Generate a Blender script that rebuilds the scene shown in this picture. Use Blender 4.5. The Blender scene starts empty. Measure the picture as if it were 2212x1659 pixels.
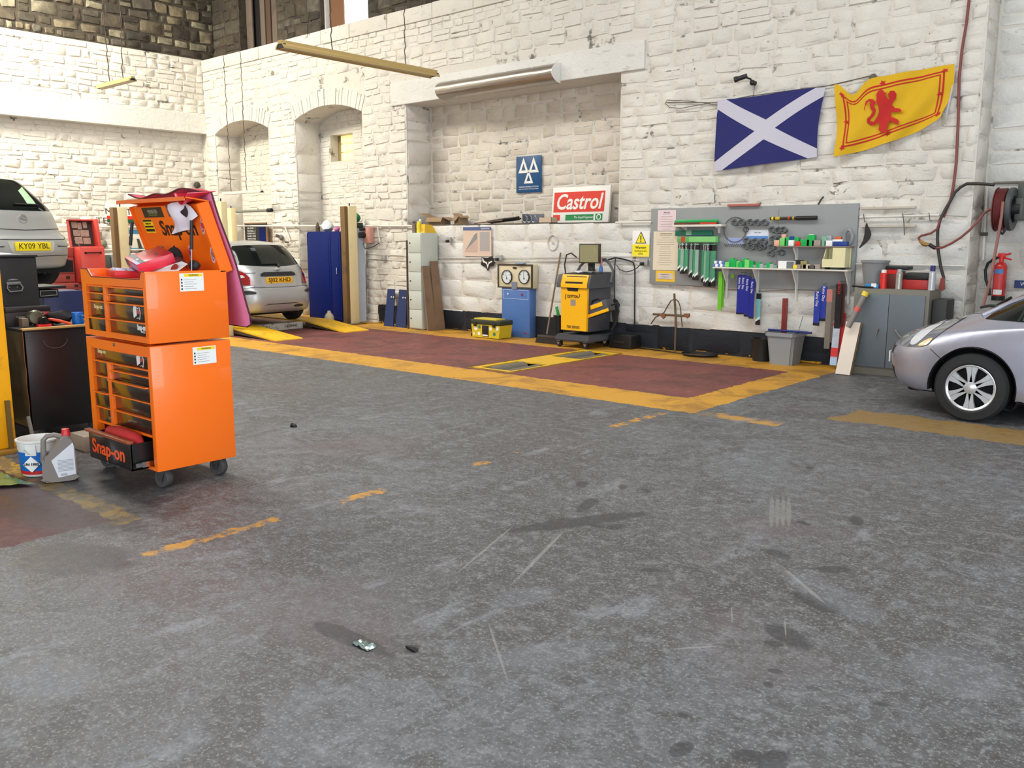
import bpy, bmesh, math, random
from math import sin, cos, pi, radians, sqrt, atan2
from mathutils import Vector as V, Matrix, noise as mnoise
from mathutils.geometry import delaunay_2d_cdt
from mathutils.bvhtree import BVHTree
SC = bpy.context.scene
COL = SC.collection
RND = random.Random(11)

# ---------------------------------------------------------------- camera
FPX, CX, CY, PITCH, YAW, EYE = 1895., 1106., 829.5, radians(9.37), radians(41.3), 1.6
cam = bpy.data.cameras.new('camera')
cam.sensor_width = 36.
cam.lens = FPX / 2212. * 36.
cam.clip_end = 200
camo = bpy.data.objects.new('camera', cam)
COL.objects.link(camo)
camo.location = (0, 0, EYE)
camo.rotation_euler = (pi / 2 - PITCH, 0, YAW)
SC.camera = camo

# ---------------------------------------------------------------- colour management, sky, lights
SC.view_settings.view_transform = 'Standard'
SC.view_settings.look = 'None'
SC.view_settings.gamma = 1
SC.view_settings.use_curve_mapping = False
SC.view_settings.exposure = 0.0
world = bpy.data.worlds.new('sky')
SC.world = world
world.use_nodes = True
bg = world.node_tree.nodes['Background']
bg.inputs[0].default_value = (0.80, 0.90, 1.0, 1)
bg.inputs[1].default_value = 1.6

def area(name, loc, aim, sx, sy, power, col=(1, 1, 1)):
    l = bpy.data.lights.new(name, 'AREA')
    l.shape = 'RECTANGLE'; l.size = sx; l.size_y = sy
    l.energy = power; l.color = col
    o = bpy.data.objects.new(name, l); COL.objects.link(o)
    o.location = loc
    o.rotation_euler = (V(aim) - V(loc)).to_track_quat('-Z', 'Y').to_euler()
    return o
# roof lights in the ceiling (glazed strips), the open vehicle doors behind the photographer
area('roof_light', (-6.5, 4.6, 8.3), (-6.5, 4.6, 0), 12, 2.6, 620, (1.0, 0.98, 0.945))
area('roof_light', (-15.2, 4.3, 8.3), (-16.6, 5.0, 3.5), 3.6, 3.2, 600, (1.0, 0.97, 0.86))
area('roof_light', (-17.4, 4.4, 8.2), (-19.3, 5.2, 3.4), 1.6, 2.6, 1250, (1.0, 0.94, 0.76))
area('door_daylight', (0.5, -4.4, 2.6), (-3.5, 6, 1.6), 8, 4.6, 480, (0.86, 0.93, 1.0))
area('door_daylight', (5.6, 2.5, 2.6), (-5, 5.0, 1.6), 5, 4.6, 420, (0.90, 0.95, 1.0))

# ---------------------------------------------------------------- pixel -> place helper (used like a survey of the photo)
_F = (-sin(YAW), cos(YAW)); _R = (cos(YAW), sin(YAW))
def P(u, v, x=None, y=None, z=None):
    a = (u - CX) / FPX; b = (v - CY) / FPX
    fw = cos(PITCH) - b * sin(PITCH); dn = sin(PITCH) + b * cos(PITCH)
    d = (_F[0] * fw + _R[0] * a, _F[1] * fw + _R[1] * a, -dn)
    s = x / d[0] if x is not None else y / d[1] if y is not None else (z - EYE) / d[2]
    return V((d[0] * s, d[1] * s, EYE + d[2] * s))
def W(u, v, y=11.1):
    p = P(u, v, y=y); return (p.x, p.z)
def zoom(ox, oy, k):
    return lambda x, y: (ox + x / k, oy + y / k)

# ---------------------------------------------------------------- materials
def lin(c):
    return tuple((v / 255 / 12.92) if v <= 10.3 else ((v / 255 + .055) / 1.055) ** 2.4 for v in c) + (1,)
class G:
    def __init__(s, name):
        s.m = bpy.data.materials.new(name); s.m.use_nodes = True
        s.nt = s.m.node_tree; s.b = s.nt.nodes['Principled BSDF']; s._p = None
    def put(s, sock, v):
        if hasattr(v, 'is_linked') or hasattr(v, 'links'): s.nt.links.new(v, sock)
        else: sock.default_value = v
    def pos(s):
        if s._p is None: s._p = s.nt.nodes.new('ShaderNodeNewGeometry').outputs['Position']
        return s._p
    def xyz(s):
        n = s.nt.nodes.new('ShaderNodeSeparateXYZ'); s.put(n.inputs[0], s.pos()); return n.outputs
    def math(s, op, a, b=0., c=0.):
        n = s.nt.nodes.new('ShaderNodeMath'); n.operation = op
        for i, v in enumerate((a, b, c)): s.put(n.inputs[i], v)
        return n.outputs[0]
    def mix(s, f, a, b):
        n = s.nt.nodes.new('ShaderNodeMix'); n.data_type = 'RGBA'
        s.put(n.inputs[0], f); s.put(n.inputs[6], a); s.put(n.inputs[7], b); return n.outputs[2]
    def noise(s, scale, det=4., rough=.55, vec=None, dist=0., sc3=None):
        n = s.nt.nodes.new('ShaderNodeTexNoise')
        v = vec or s.pos()
        if sc3:
            mp = s.nt.nodes.new('ShaderNodeMapping'); s.put(mp.inputs[0], v); mp.inputs['Scale'].default_value = sc3; v = mp.outputs[0]
        s.put(n.inputs['Vector'], v)
        n.inputs['Scale'].default_value = scale; n.inputs['Detail'].default_value = det
        n.inputs['Roughness'].default_value = rough; n.inputs['Distortion'].default_value = dist
        return n.outputs['Fac']
    def sm(s, x, lo, hi, a=0., b=1.):
        n = s.nt.nodes.new('ShaderNodeMapRange'); n.interpolation_type = 'SMOOTHSTEP'
        s.put(n.inputs[0], x)
        for i, v in enumerate((lo, hi, a, b)): n.inputs[i + 1].default_value = v
        return n.outputs[0]
    def bump(s, h, st=.3, d=.01):
        n = s.nt.nodes.new('ShaderNodeBump'); n.inputs['Strength'].default_value = st
        n.inputs['Distance'].default_value = d; s.put(n.inputs['Height'], h)
        s.put(s.b.inputs['Normal'], n.outputs[0])
MATS = {}
def mat(name, col, rough=.5, metal=0., var=.10, scale=9., bump=0., coat=0., emit=0., dirt=0., spec=.5):
    if name in MATS: return MATS[name]
    g = G(name)
    c = lin(col); a = tuple(min(1, v * (1 + var)) for v in c[:3]) + (1,); b = tuple(v * (1 - var) for v in c[:3]) + (1,)
    tc = g.nt.nodes.new('ShaderNodeTexCoord').outputs['Object']
    n = g.noise(scale, 5, .6, vec=tc)
    cc = g.mix(n, b, a)
    if dirt:
        n2 = g.noise(scale * .6, 8, .7, vec=tc)
        cc = g.mix(g.math('MULTIPLY', g.sm(n2, .52, .68), dirt), cc, (.05, .042, .035, 1))
    g.put(g.b.inputs['Base Color'], cc)
    g.put(g.b.inputs['Roughness'], g.sm(n, 0, 1, max(.02, rough - .06), min(1, rough + .06)))
    g.b.inputs['Metallic'].default_value = metal
    g.b.inputs['Coat Weight'].default_value = coat
    g.b.inputs['Specular IOR Level'].default_value = spec
    if emit:
        g.put(g.b.inputs['Emission Color'], c); g.b.inputs['Emission Strength'].default_value = emit
    if bump: g.bump(g.noise(scale * 6, 4, .6, vec=tc), bump)
    MATS[name] = g.m
    return g.m

# ---------------------------------------------------------------- mesh builder
class Fr:
    """a drawing plane: (u, v, d) -> world; d grows along the normal"""
    def __init__(s, o, ux, uy, un): s.o, s.x, s.y, s.n = V(o), V(ux), V(uy), V(un)
    def __call__(s, u, v, d=0.): return s.o + s.x * u + s.y * v + s.n * d
WALL = Fr((0, 11.1, 0), (1, 0, 0), (0, 0, 1), (0, -1, 0))
class B:
    def __init__(s): s.bm = bmesh.new()
    def poly(s, pts):
        return s.bm.faces.new([s.bm.verts.new(p) for p in pts])
    def box(s, a, b, bev=0., M=None):
        a = V(a); b = V(b); c = (a + b) / 2; d = b - a
        m = Matrix.Translation(c) @ Matrix.Diagonal((abs(d.x), abs(d.y), abs(d.z), 1))
        if M is not None: m = M @ m
        r = bmesh.ops.create_cube(s.bm, size=1, matrix=m)
        if bev:
            es = list({e for v in r['verts'] for e in v.link_edges})
            bmesh.ops.bevel(s.bm, geom=es, offset=bev, segments=2, affect='EDGES', profile=.5)
        return s
    def fbox(s, fr, u0, u1, v0, v1, d0, d1, bev=0.):
        M = Matrix((fr.x, fr.y, fr.n)).transposed().to_4x4(); M.translation = fr.o
        return s.box((u0, v0, d0), (u1, v1, d1), bev, M)
    def cyl(s, p, q, r, r2=None, n=16, cap=True):
        p = V(p); q = V(q); d = q - p
        M = Matrix.Translation((p + q) / 2) @ d.to_track_quat('Z', 'Y').to_matrix().to_4x4()
        bmesh.ops.create_cone(s.bm, cap_ends=cap, segments=n, radius1=r, radius2=r if r2 is None else r2, depth=d.length, matrix=M)
        return s
    def tube(s, pts, r, n=8, closed=False):
        pts = [V(p) for p in pts]; rings = []
        k = len(pts); up = None
        for i, p in enumerate(pts):
            a = pts[i - 1] if (i or closed) else p; b = pts[(i + 1) % k] if (i < k - 1 or closed) else p
            t = (b - a).normalized()
            if up is None:
                up = t.orthogonal().normalized()
            up = (up - t * up.dot(t)).normalized(); w = t.cross(up)
            rr = r[i] if isinstance(r, (list, tuple)) else r
            rings.append([s.bm.verts.new(p + (up * cos(2 * pi * j / n) + w * sin(2 * pi * j / n)) * rr) for j in range(n)])
        for i in range(k if closed else k - 1):
            A = rings[i]; Bq = rings[(i + 1) % k]
            for j in range(n): s.bm.faces.new((A[j], A[(j + 1) % n], Bq[(j + 1) % n], Bq[j]))
        if not closed:
            s.bm.faces.new(rings[0]); s.bm.faces.new(rings[-1])
        return s
    def lathe(s, prof, c=(0, 0, 0), n=24, ax=None):
        """prof: (radius, height) pairs around +Z at c, or around direction ax"""
        q = Matrix.Translation(V(c)) @ ((V(ax).to_track_quat('Z', 'Y')).to_matrix().to_4x4() if ax else Matrix())
        rings = []
        for r, h in prof:
            rings.append([s.bm.verts.new(q @ V((r * cos(2 * pi * j / n), r * sin(2 * pi * j / n), h))) for j in range(n)] if r > 1e-5 else [s.bm.verts.new(q @ V((0, 0, h)))])
        for A, D in zip(rings, rings[1:]):
            for j in range(n):
                a, b, c_, d = A[j % len(A)], A[(j + 1) % len(A)], D[(j + 1) % len(D)], D[j % len(D)]
                f = [a]
                for v in (b, c_, d):
                    if v not in f: f.append(v)
                if len(f) > 2: s.bm.faces.new(f)
        return s
    def prism(s, pts, fr, d0, d1):
        A = [s.bm.verts.new(fr(u, v, d0)) for u, v in pts]; D = [s.bm.verts.new(fr(u, v, d1)) for u, v in pts]
        k = len(pts)
        for i in range(k): s.bm.faces.new((A[i], A[(i + 1) % k], D[(i + 1) % k], D[i]))
        s.bm.faces.new(A); s.bm.faces.new(D)
        return s
    def ring(s, outer, inner, fr, d0, d1):
        k = len(outer); r = [[s.bm.verts.new(fr(u, v, d)) for u, v in q] for q, d in ((outer, d0), (outer, d1), (inner, d1), (inner, d0))]
        for a in range(4):
            A, D = r[a], r[(a + 1) % 4]
            for i in range(k): s.bm.faces.new((A[i], A[(i + 1) % k], D[(i + 1) % k], D[i]))
        return s
    def sph(s, c, r, sc=(1, 1, 1), n=16):
        bmesh.ops.create_uvsphere(s.bm, u_segments=n, v_segments=max(6, n // 2), radius=r, matrix=Matrix.Translation(V(c)) @ Matrix.Diagonal((*sc, 1)))
        return s
    def ico(s, c, r, sc=(1, 1, 1), sub=2, jit=0., seed=0):
        q = bmesh.ops.create_icosphere(s.bm, subdivisions=sub, radius=r, matrix=Matrix.Translation(V(c)) @ Matrix.Diagonal((*sc, 1)))
        if jit:
            for v in q['verts']: v.co += mnoise.noise_vector(v.co * (1.4 / r) + V((seed, 0, 0))) * jit
        return s
    def grid(s, f, nu, nv, loop=False):
        g = [[s.bm.verts.new(f(i / nu, j / nv)) for j in range(nv + 1)] for i in range(nu + 1)]
        for i in range(nu):
            for j in range(nv): s.bm.faces.new((g[i][j], g[i + 1][j], g[i + 1][j + 1], g[i][j + 1]))
        return s
    def thick(s, t):
        bmesh.ops.recalc_face_normals(s.bm, faces=s.bm.faces)
        bmesh.ops.solidify(s.bm, geom=s.bm.faces[:], thickness=t); return s
    def out(s, name, m, parent=None, ang=35, label=None, kind=None, cat=None, group=None, M=None, keep=False):
        bmesh.ops.recalc_face_normals(s.bm, faces=s.bm.faces)
        me = bpy.data.meshes.new(name); s.bm.to_mesh(me)
        if not keep: s.bm.free()
        for q in (m if isinstance(m, (list, tuple)) else [m]): me.materials.append(q)
        return put(name, me, parent, ang, label, kind, cat, group, M)
def put(name, me, parent=None, ang=35, label=None, kind=None, cat=None, group=None, M=None):
    if ang and isinstance(me, bpy.types.Mesh):
        me.shade_smooth(); me.set_sharp_from_angle(angle=radians(ang))
    o = bpy.data.objects.new(name, me); COL.objects.link(o)
    if parent is not None:
        o.parent = parent
        if M is not None: o.matrix_local = M
        elif parent.get('_w') or parent.parent is not None and parent.get('_pw'):
            pass
    elif M is not None: o.matrix_world = M
    if label: o['label'] = label
    if kind: o['kind'] = kind
    if cat: o['category'] = cat
    if group: o['group'] = group
    return o
ORG = {}
def thing(name, label, cat, loc=(0, 0, 0), group=None, world=True, rz=0.):
    """an Empty at the thing's base; world=True: its children are given in world coordinates"""
    o = bpy.data.objects.new(name, None); COL.objects.link(o)
    o.empty_display_size = .1
    o.location = loc; o.rotation_euler = (0, 0, rz)
    o['label'] = label; o['category'] = cat
    if group: o['group'] = group
    if world: ORG[o.name] = V(loc)
    return o
_put = put
def put(name, me, parent=None, ang=35, label=None, kind=None, cat=None, group=None, M=None):
    if parent is not None and parent.name in ORG and isinstance(me, bpy.types.Mesh) and M is None:
        me.transform(Matrix.Translation(-ORG[parent.name]))
    o = _put(name, me, parent, ang, label, kind, cat, group, M)
    if parent is not None and parent.name in ORG and M is None and isinstance(me, bpy.types.Mesh): ORG[o.name] = ORG[parent.name]
    return o
def dup(root, loc=None, label=None, group=None, rz=None, par=None):
    c = root.copy(); COL.objects.link(c)
    if par is not None: c.parent = par
    if loc is not None: c.location = loc
    if rz is not None: c.rotation_euler = (0, 0, rz)
    if label: c['label'] = label
    if group: c['group'] = group
    for ch in root.children: dup(ch, par=c)
    return c

def text(name, s, fr, u, v, size, m, parent, width=None, shear=0., bold=0., d=.002, align='CENTER', label=None, rot=0., space=1.):
    cu = bpy.data.curves.new(name, 'FONT'); cu.body = s; cu.size = size; cu.extrude = .0008
    cu.align_x = align; cu.align_y = 'CENTER'; cu.shear = shear; cu.offset = bold; cu.space_character = space
    cu.resolution_u = 3
    o = bpy.data.objects.new(name, cu); COL.objects.link(o)
    bpy.context.view_layer.update()
    dg = bpy.context.evaluated_depsgraph_get()
    me = bpy.data.meshes.new_from_object(o.evaluated_get(dg))
    COL.objects.unlink(o); bpy.data.objects.remove(o)
    sx = 1.
    if width and me.vertices:
        xs = [q.co.x for q in me.vertices]; w = max(xs) - min(xs)
        sx = width / w if w else 1.
    c, sn = cos(rot), sin(rot)
    for q in me.vertices:
        x, y = q.co.x * sx, q.co.y
        q.co = fr(u + x * c - y * sn, v + x * sn + y * c, d + q.co.z)
    me.materials.clear(); me.materials.append(m)
    return put(name, me, parent, 0, label)

def densify(pts, step):
    out = []
    for i, p in enumerate(pts):
        q = pts[(i + 1) % len(pts)]; d = sqrt((q[0] - p[0]) ** 2 + (q[1] - p[1]) ** 2); n = max(1, int(math.ceil(d / step)))
        for k in range(n): out.append((p[0] + (q[0] - p[0]) * k / n, p[1] + (q[1] - p[1]) * k / n))
    return out
def smooth_poly(pts, n=6):
    """Catmull-Rom through a closed outline"""
    out = []; k = len(pts)
    for i in range(k):
        p0, p1, p2, p3 = pts[i - 1], pts[i], pts[(i + 1) % k], pts[(i + 2) % k]
        for j in range(n):
            t = j / n
            out.append(tuple(.5 * (2 * p1[a] + (p2[a] - p0[a]) * t + (2 * p0[a] - 5 * p1[a] + 4 * p2[a] - p3[a]) * t * t + (3 * p1[a] - p0[a] - 3 * p2[a] + p3[a]) * t ** 3) for a in (0, 1)))
    return out
def tri2d(outline, step):
    b = densify(outline, step); n = len(b)
    xs = [p[0] for p in b]; ys = [p[1] for p in b]
    pts = [V(p) for p in b]
    x = min(xs) + step / 2
    while x < max(xs):
        y = min(ys) + step / 2
        while y < max(ys):
            pts.append(V((x, y))); y += step
        x += step
    r = delaunay_2d_cdt(pts, [(i, (i + 1) % n) for i in range(n)], [], 1, 1e-6)
    return [tuple(p) for p in r[0]], [tuple(f) for f in r[2]]
def skin(name, outline, f, step, m, parent, label=None, ang=40, kind=None):
    """triangulate a 2D outline and lay it on the surface f(u, v)"""
    vs, fs = tri2d(outline, step)
    P3 = [f(*p) for p in vs]
    ok = [i for i, p in enumerate(P3) if p is not None]; ix = {i: k for k, i in enumerate(ok)}
    me = bpy.data.meshes.new(name)
    me.from_pydata([P3[i] for i in ok], [], [[ix[i] for i in t] for t in fs if all(i in ix for i in t)])
    me.materials.append(m)
    return put(name, me, parent, ang, label, kind)
# ================================================================ MATERIALS OF THE SETTING
def paint_mat(name, base, chip=.62, warm=0., dark=False):
    g = G(name); x, y, z = g.xyz()
    n1 = g.noise(.55, 5, .6); n2 = g.noise(5., 8, .68); n3 = g.noise(1.9, 7, .7, dist=.6)
    n4 = g.noise(7., 3, .6, sc3=(.45, .45, 1.5)); n5 = g.noise(38., 6, .7)
    c = g.mix(g.sm(n1, .35, .65), lin(base), lin(tuple(v * .95 for v in base)))
    c = g.mix(g.math('MULTIPLY', g.sm(n2, .54, .72), .22), c, lin((178, 172, 162)))
    c = g.mix(g.math('MULTIPLY', g.sm(n5, .58, .68), .18), c, lin((150, 144, 134)))
    nd = g.noise(5.5, 5, .62, sc3=(.5, .5, 2.4), dist=.5); ne = g.noise(13., 4, .6, sc3=(.6, .6, 2.))
    c = g.mix(g.math('MULTIPLY', g.sm(nd, .62, .67), .30), c, lin((150, 144, 134)))
    c = g.mix(g.math('MULTIPLY', g.sm(ne, .67, .71), .55), c, lin((112, 105, 95)))
    # paint flaked off down to the stone, soot caught in the joints
    f = g.math('MULTIPLY', g.sm(n3, chip, chip + .02), g.sm(n4, .5, .54))
    c = g.mix(g.math('MULTIPLY', f, .75), c, lin((98, 90, 80)))
    # black plinth band painted along the foot of the wall
    edge = g.math('ADD', z, g.math('MULTIPLY', g.noise(6., 3), .02))
    pl = g.math('MULTIPLY', g.math('LESS_THAN', edge, .352), g.math('MULTIPLY', g.math('GREATER_THAN', y, 10.9), g.math('GREATER_THAN', x, -13.2)))
    fl = g.math('MULTIPLY', g.math('LESS_THAN', edge, .04 ), g.sm(g.noise(5., 2), .53, .56))
    blk = g.mix(fl, lin((38, 41, 48)), lin((205, 150, 30)))
    c = g.mix(pl, c, blk)
    g.put(g.b.inputs['Base Color'], c)
    g.b.inputs['Roughness'].default_value = .78
    g.b.inputs['Specular IOR Level'].default_value = .25
    g.bump(g.math('ADD', g.math('MULTIPLY', g.noise(11., 6, .7), .75), g.math('MULTIPLY', n5, .25)), .8, .028)
    return g.m
M_WALL = paint_mat('white_masonry_paint', (226, 221, 211))
def mortar_mat(name, a, b, lo=.50):
    g = G(name); x, y, z = g.xyz()
    n = g.noise(3.2, 6, .68); n2 = g.noise(14., 4)
    c = g.mix(g.math('MULTIPLY', g.sm(n, lo, lo + .12), .9), lin(a), lin(b))
    pl = g.math('MULTIPLY', g.math('LESS_THAN', z, .352), g.math('MULTIPLY', g.math('GREATER_THAN', y, 10.9), g.math('GREATER_THAN', x, -13.2)))
    c = g.mix(pl, c, lin((34, 37, 43)))
    g.put(g.b.inputs['Base Color'], c); g.b.inputs['Roughness'].default_value = .9
    g.bump(n2, .6, .02)
    return g.m
M_MORTAR = mortar_mat('painted_joints', (210, 204, 194), (84, 78, 70), .56)
M_DARKM = mortar_mat('bare_dark_mortar', (72, 64, 54), (40, 35, 30))
M_PLAS = paint_mat('smooth_white_paint', (228, 226, 220), .70)
def stone_mat(name, col):
    g = G(name); n = g.noise(7., 6, .65); n2 = g.noise(1.2, 4)
    c = g.mix(g.sm(n, .3, .7), lin(tuple(v * .72 for v in col)), lin(col))
    c = g.mix(g.math('MULTIPLY', g.sm(n2, .48, .62), .5), c, lin((70, 62, 50)))
    g.put(g.b.inputs['Base Color'], c); g.b.inputs['Roughness'].default_value = .88
    g.bump(n, .5, .02); return g.m
M_ST = [stone_mat('bare_stone_tan', (134, 121, 98)), stone_mat('bare_stone_grey', (104, 97, 86)), stone_mat('bare_stone_dark', (78, 71, 62)), stone_mat('bare_stone_buff', (150, 142, 120)), stone_mat('bare_stone_soot', (62, 56, 49)), stone_mat('bare_stone_brown', (92, 82, 68))]

def floor_mat():
    g = G('painted_concrete_floor'); x, y, z = g.xyz()
    nb = g.noise(.42, 6, .6); nm = g.noise(1.7, 8, .68, dist=.8); nf = g.noise(11., 8, .72); ns = g.noise(70., 3, .7); nst = g.noise(2.6, 7, .7, sc3=(1.6, .55, 1))
    c = g.mix(g.sm(nb, .36, .66), lin((80, 78, 78)), lin((99, 101, 105)))
    c = g.mix(g.math('MULTIPLY', g.sm(nm, .48, .58), .75), c, lin((72, 70, 70)))
    c = g.mix(g.math('MULTIPLY', g.sm(nst, .56, .68), .55), c, lin((134, 139, 146)))
    c = g.mix(g.math('MULTIPLY', g.sm(nf, .52, .60), .42), c, lin((128, 130, 132)))
    c = g.mix(g.math('MULTIPLY', g.sm(nf, .48, .40), .42), c, lin((60, 58, 58)))
    n25 = g.noise(26., 6, .75)
    c = g.mix(g.math('MULTIPLY', g.sm(n25, .54, .60), .40), c, lin((134, 136, 138)))
    c = g.mix(g.math('MULTIPLY', g.sm(n25, .46, .40), .40), c, lin((62, 60, 60)))
    c = g.mix(g.math('MULTIPLY', g.sm(ns, .56, .62), .6), c, lin((146, 146, 144)))
    c = g.mix(g.math('MULTIPLY', g.sm(ns, .44, .36), .3), c, lin((54, 54, 54)))
    nr = g.noise(.8, 4, .5)
    c = g.mix(g.math('MULTIPLY', g.sm(nr, .55, .68), .35), c, lin((98, 84, 84)))
    jag = g.math('MULTIPLY', g.math('SUBTRACT', g.noise(9., 6, .7), .5), .16)
    jag2 = g.math('MULTIPLY', g.math('SUBTRACT', g.noise(3., 6, .7), .5), .5)
    def boxm(x0, x1, y0, y1, j):
        d = g.math('MAXIMUM', g.math('MAXIMUM', g.math('SUBTRACT', x0, x), g.math('SUBTRACT', x, x1)), g.math('MAXIMUM', g.math('SUBTRACT', y0, y), g.math('SUBTRACT', y, y1)))
        return g.math('LESS_THAN', g.math('ADD', d, j), 0.)
    def ell(cx, cy, rx, ry, a=0.):
        dx = g.math('SUBTRACT', x, cx); dy = g.math('SUBTRACT', y, cy)
        u = g.math('ADD', g.math('MULTIPLY', dx, cos(a) / rx), g.math('MULTIPLY', dy, sin(a) / rx))
        v = g.math('ADD', g.math('MULTIPLY', dx, -sin(a) / ry), g.math('MULTIPLY', dy, cos(a) / ry))
        return g.math('SQRT', g.math('ADD', g.math('MULTIPLY', u, u), g.math('MULTIPLY', v, v)))
    wear = g.sm(g.noise(4.5, 8, .75), .60, .66)
    yel = g.mix(g.sm(nm, .45, .62), lin((200, 146, 44)), lin((160, 116, 42)))
    red = g.mix(g.sm(nm, .42, .66), lin((122, 66, 62)), lin((94, 54, 52)))
    red = g.mix(g.math('MULTIPLY', g.sm(nst, .58, .70), .4), red, lin((170, 120, 70)))
    def lay(c, m, col, k=1., w=wear):
        return g.mix(g.math('MULTIPLY', g.math('MULTIPLY', m, g.math('SUBTRACT', 1., g.math('MULTIPLY', w, .7))), k), c, col)
    c = lay(c, boxm(-19.4, -4.03, 7.13, 11.4, jag), yel)
    c = lay(c, boxm(-19.4, -4.46, 7.80, 10.22, jag), red, 1., g.math('MULTIPLY', wear, .25))
    # far left bay
    wl = g.sm(g.noise(7., 6, .75), .44, .52)
    c = lay(c, boxm(-9., -4.84, 2.10, 2.27, jag), lin((196, 158, 46)), .97, g.math('MINIMUM', wl, 1.1))
    c = lay(c, boxm(-9., -4.93, -2., 2.13, jag), lin((84, 48, 50)), 1., g.math('MULTIPLY', wear, .2))
    # worn guide line, right-hand yellow box, a row of fading dashes
    wd = g.sm(g.noise(2.2, 5, .7), .47, .55)
    wq = g.math('MULTIPLY', g.sm(g.noise(9., 6, .75), .40, .60), 1.35)
    for ya_, yb_ in ((2.0, 2.78), (3.22, 3.60), (4.42, 4.56), (4.9, 4.95), (6.15, 6.95)): c = lay(c, boxm(-4.29, -4.21, ya_, yb_, jag), lin((190, 136, 44)), .95, wq)
    c = lay(c, boxm(-2.95, 3., 7.72, 8.34, jag2), lin((140, 110, 54)), .85)
    c = lay(c, boxm(-4.0, -3.2, 7.1, 7.32, jag), lin((190, 142, 52)), .9, g.math('ADD', wd, .2))
    # oil and wet stains
    st = None
    pr = random.Random(5)
    sp = [(-4.5, 1.72, .34, .22, .4), (-5.2, .95, .7, .42, .2), (-1.98, 1.33, .42, .16, .8), (-1.75, 1.1, .35, .12, .9), (-5.6, 2.2, .9, .5, .0), (-2.9, 3.9, .5, .08, 1.1)]
    px = [(1270, 1090, .15, .05), (1257, 1046, .08, .04), (1590, 1195, .01, .01), (1682, 1198, .09, .05), (1345, 1052, .06, .03), (1395, 1060, .05, .03), (1287, 1135, .06, .03), (1330, 1138, .06, .04), (1735, 1130, .06, .03), (1850, 1125, .1, .04), (1700, 1375, .13, .07), (1672, 1390, .05, .03), (1472, 1618, .05, .03), (1610, 1632, .06, .035), (1668, 1645, .07, .04), (890, 1403, .05, .02), (760, 1380, .25, .05), (1405, 1232, .06, .03), (1800, 1230, .08, .05), (1760, 1300, .12, .06), (1660, 1480, .03, .02), (1905, 1522, .03, .015), (1475, 1545, .02, .02), (1675, 1450, .03, .02), (1750, 1010, .05, .03)]
    for a, b_, rx, ry in px:
        p = P(a, b_, z=0); sp.append((p.x, p.y, rx, ry, pr.uniform(0, 3)))
    jg = g.math('MULTIPLY', g.math('SUBTRACT', g.noise(4.5, 7, .7), .5), 1.5)
    for i, (a, b_, rx, ry, an) in enumerate(sp):
        e = g.sm(g.math('ADD', ell(a, b_, rx, ry, an), jg), .8, 1.12, .85, 0.)
        st = e if st is None else g.math('MAXIMUM', st, e)
    c = g.mix(g.math('MULTIPLY', st, .8), c, lin((46, 46, 50)))
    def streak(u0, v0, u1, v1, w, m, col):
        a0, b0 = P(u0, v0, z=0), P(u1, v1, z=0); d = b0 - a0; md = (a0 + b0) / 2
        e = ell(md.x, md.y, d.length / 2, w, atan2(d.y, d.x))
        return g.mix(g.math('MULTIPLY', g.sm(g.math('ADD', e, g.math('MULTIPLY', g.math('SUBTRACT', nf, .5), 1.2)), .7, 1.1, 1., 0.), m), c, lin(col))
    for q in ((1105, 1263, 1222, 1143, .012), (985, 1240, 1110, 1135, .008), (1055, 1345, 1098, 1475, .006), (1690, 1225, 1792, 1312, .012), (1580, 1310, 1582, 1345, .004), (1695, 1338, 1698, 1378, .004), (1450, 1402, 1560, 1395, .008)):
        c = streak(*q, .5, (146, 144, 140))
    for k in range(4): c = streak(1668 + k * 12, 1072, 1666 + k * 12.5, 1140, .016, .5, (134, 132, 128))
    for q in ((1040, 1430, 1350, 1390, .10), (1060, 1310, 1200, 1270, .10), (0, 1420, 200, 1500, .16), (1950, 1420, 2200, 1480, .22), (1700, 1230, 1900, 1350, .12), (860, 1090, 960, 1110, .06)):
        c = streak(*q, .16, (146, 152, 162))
    g.put(g.b.inputs['Base Color'], c)
    r = g.math('SUBTRACT', g.sm(nf, .3, .7, .46, .72), g.math('MULTIPLY', st, .12))
    g.put(g.b.inputs['Roughness'], r)
    g.bump(g.math('ADD', g.math('MULTIPLY', nf, .6), g.math('MULTIPLY', ns, .4)), .35, .006)
    return g.m

# ================================================================ THE SHELL
def struct(name, b, m, parent=None, ang=0): return b.out(name, m, parent, ang, kind='structure')

fl = B(); PX0, PX1, PY0, PY1 = -7.66, -6.96, 7.88, 10.30       # the pit for the brake roller bed is cut out of the slab
for a, b_, c_, d in ((-20, PX0, -7, 13), (PX1, 8, -7, 13), (PX0, PX1, -7, PY0), (PX0, PX1, PY1, 13)):
    fl.box((a, c_, -.3), (b_, d, 0))
fl.box((PX0, PY0, -.3), (PX1, PY1, -.26))
FLOOR = struct('floor', fl, floor_mat())

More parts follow.
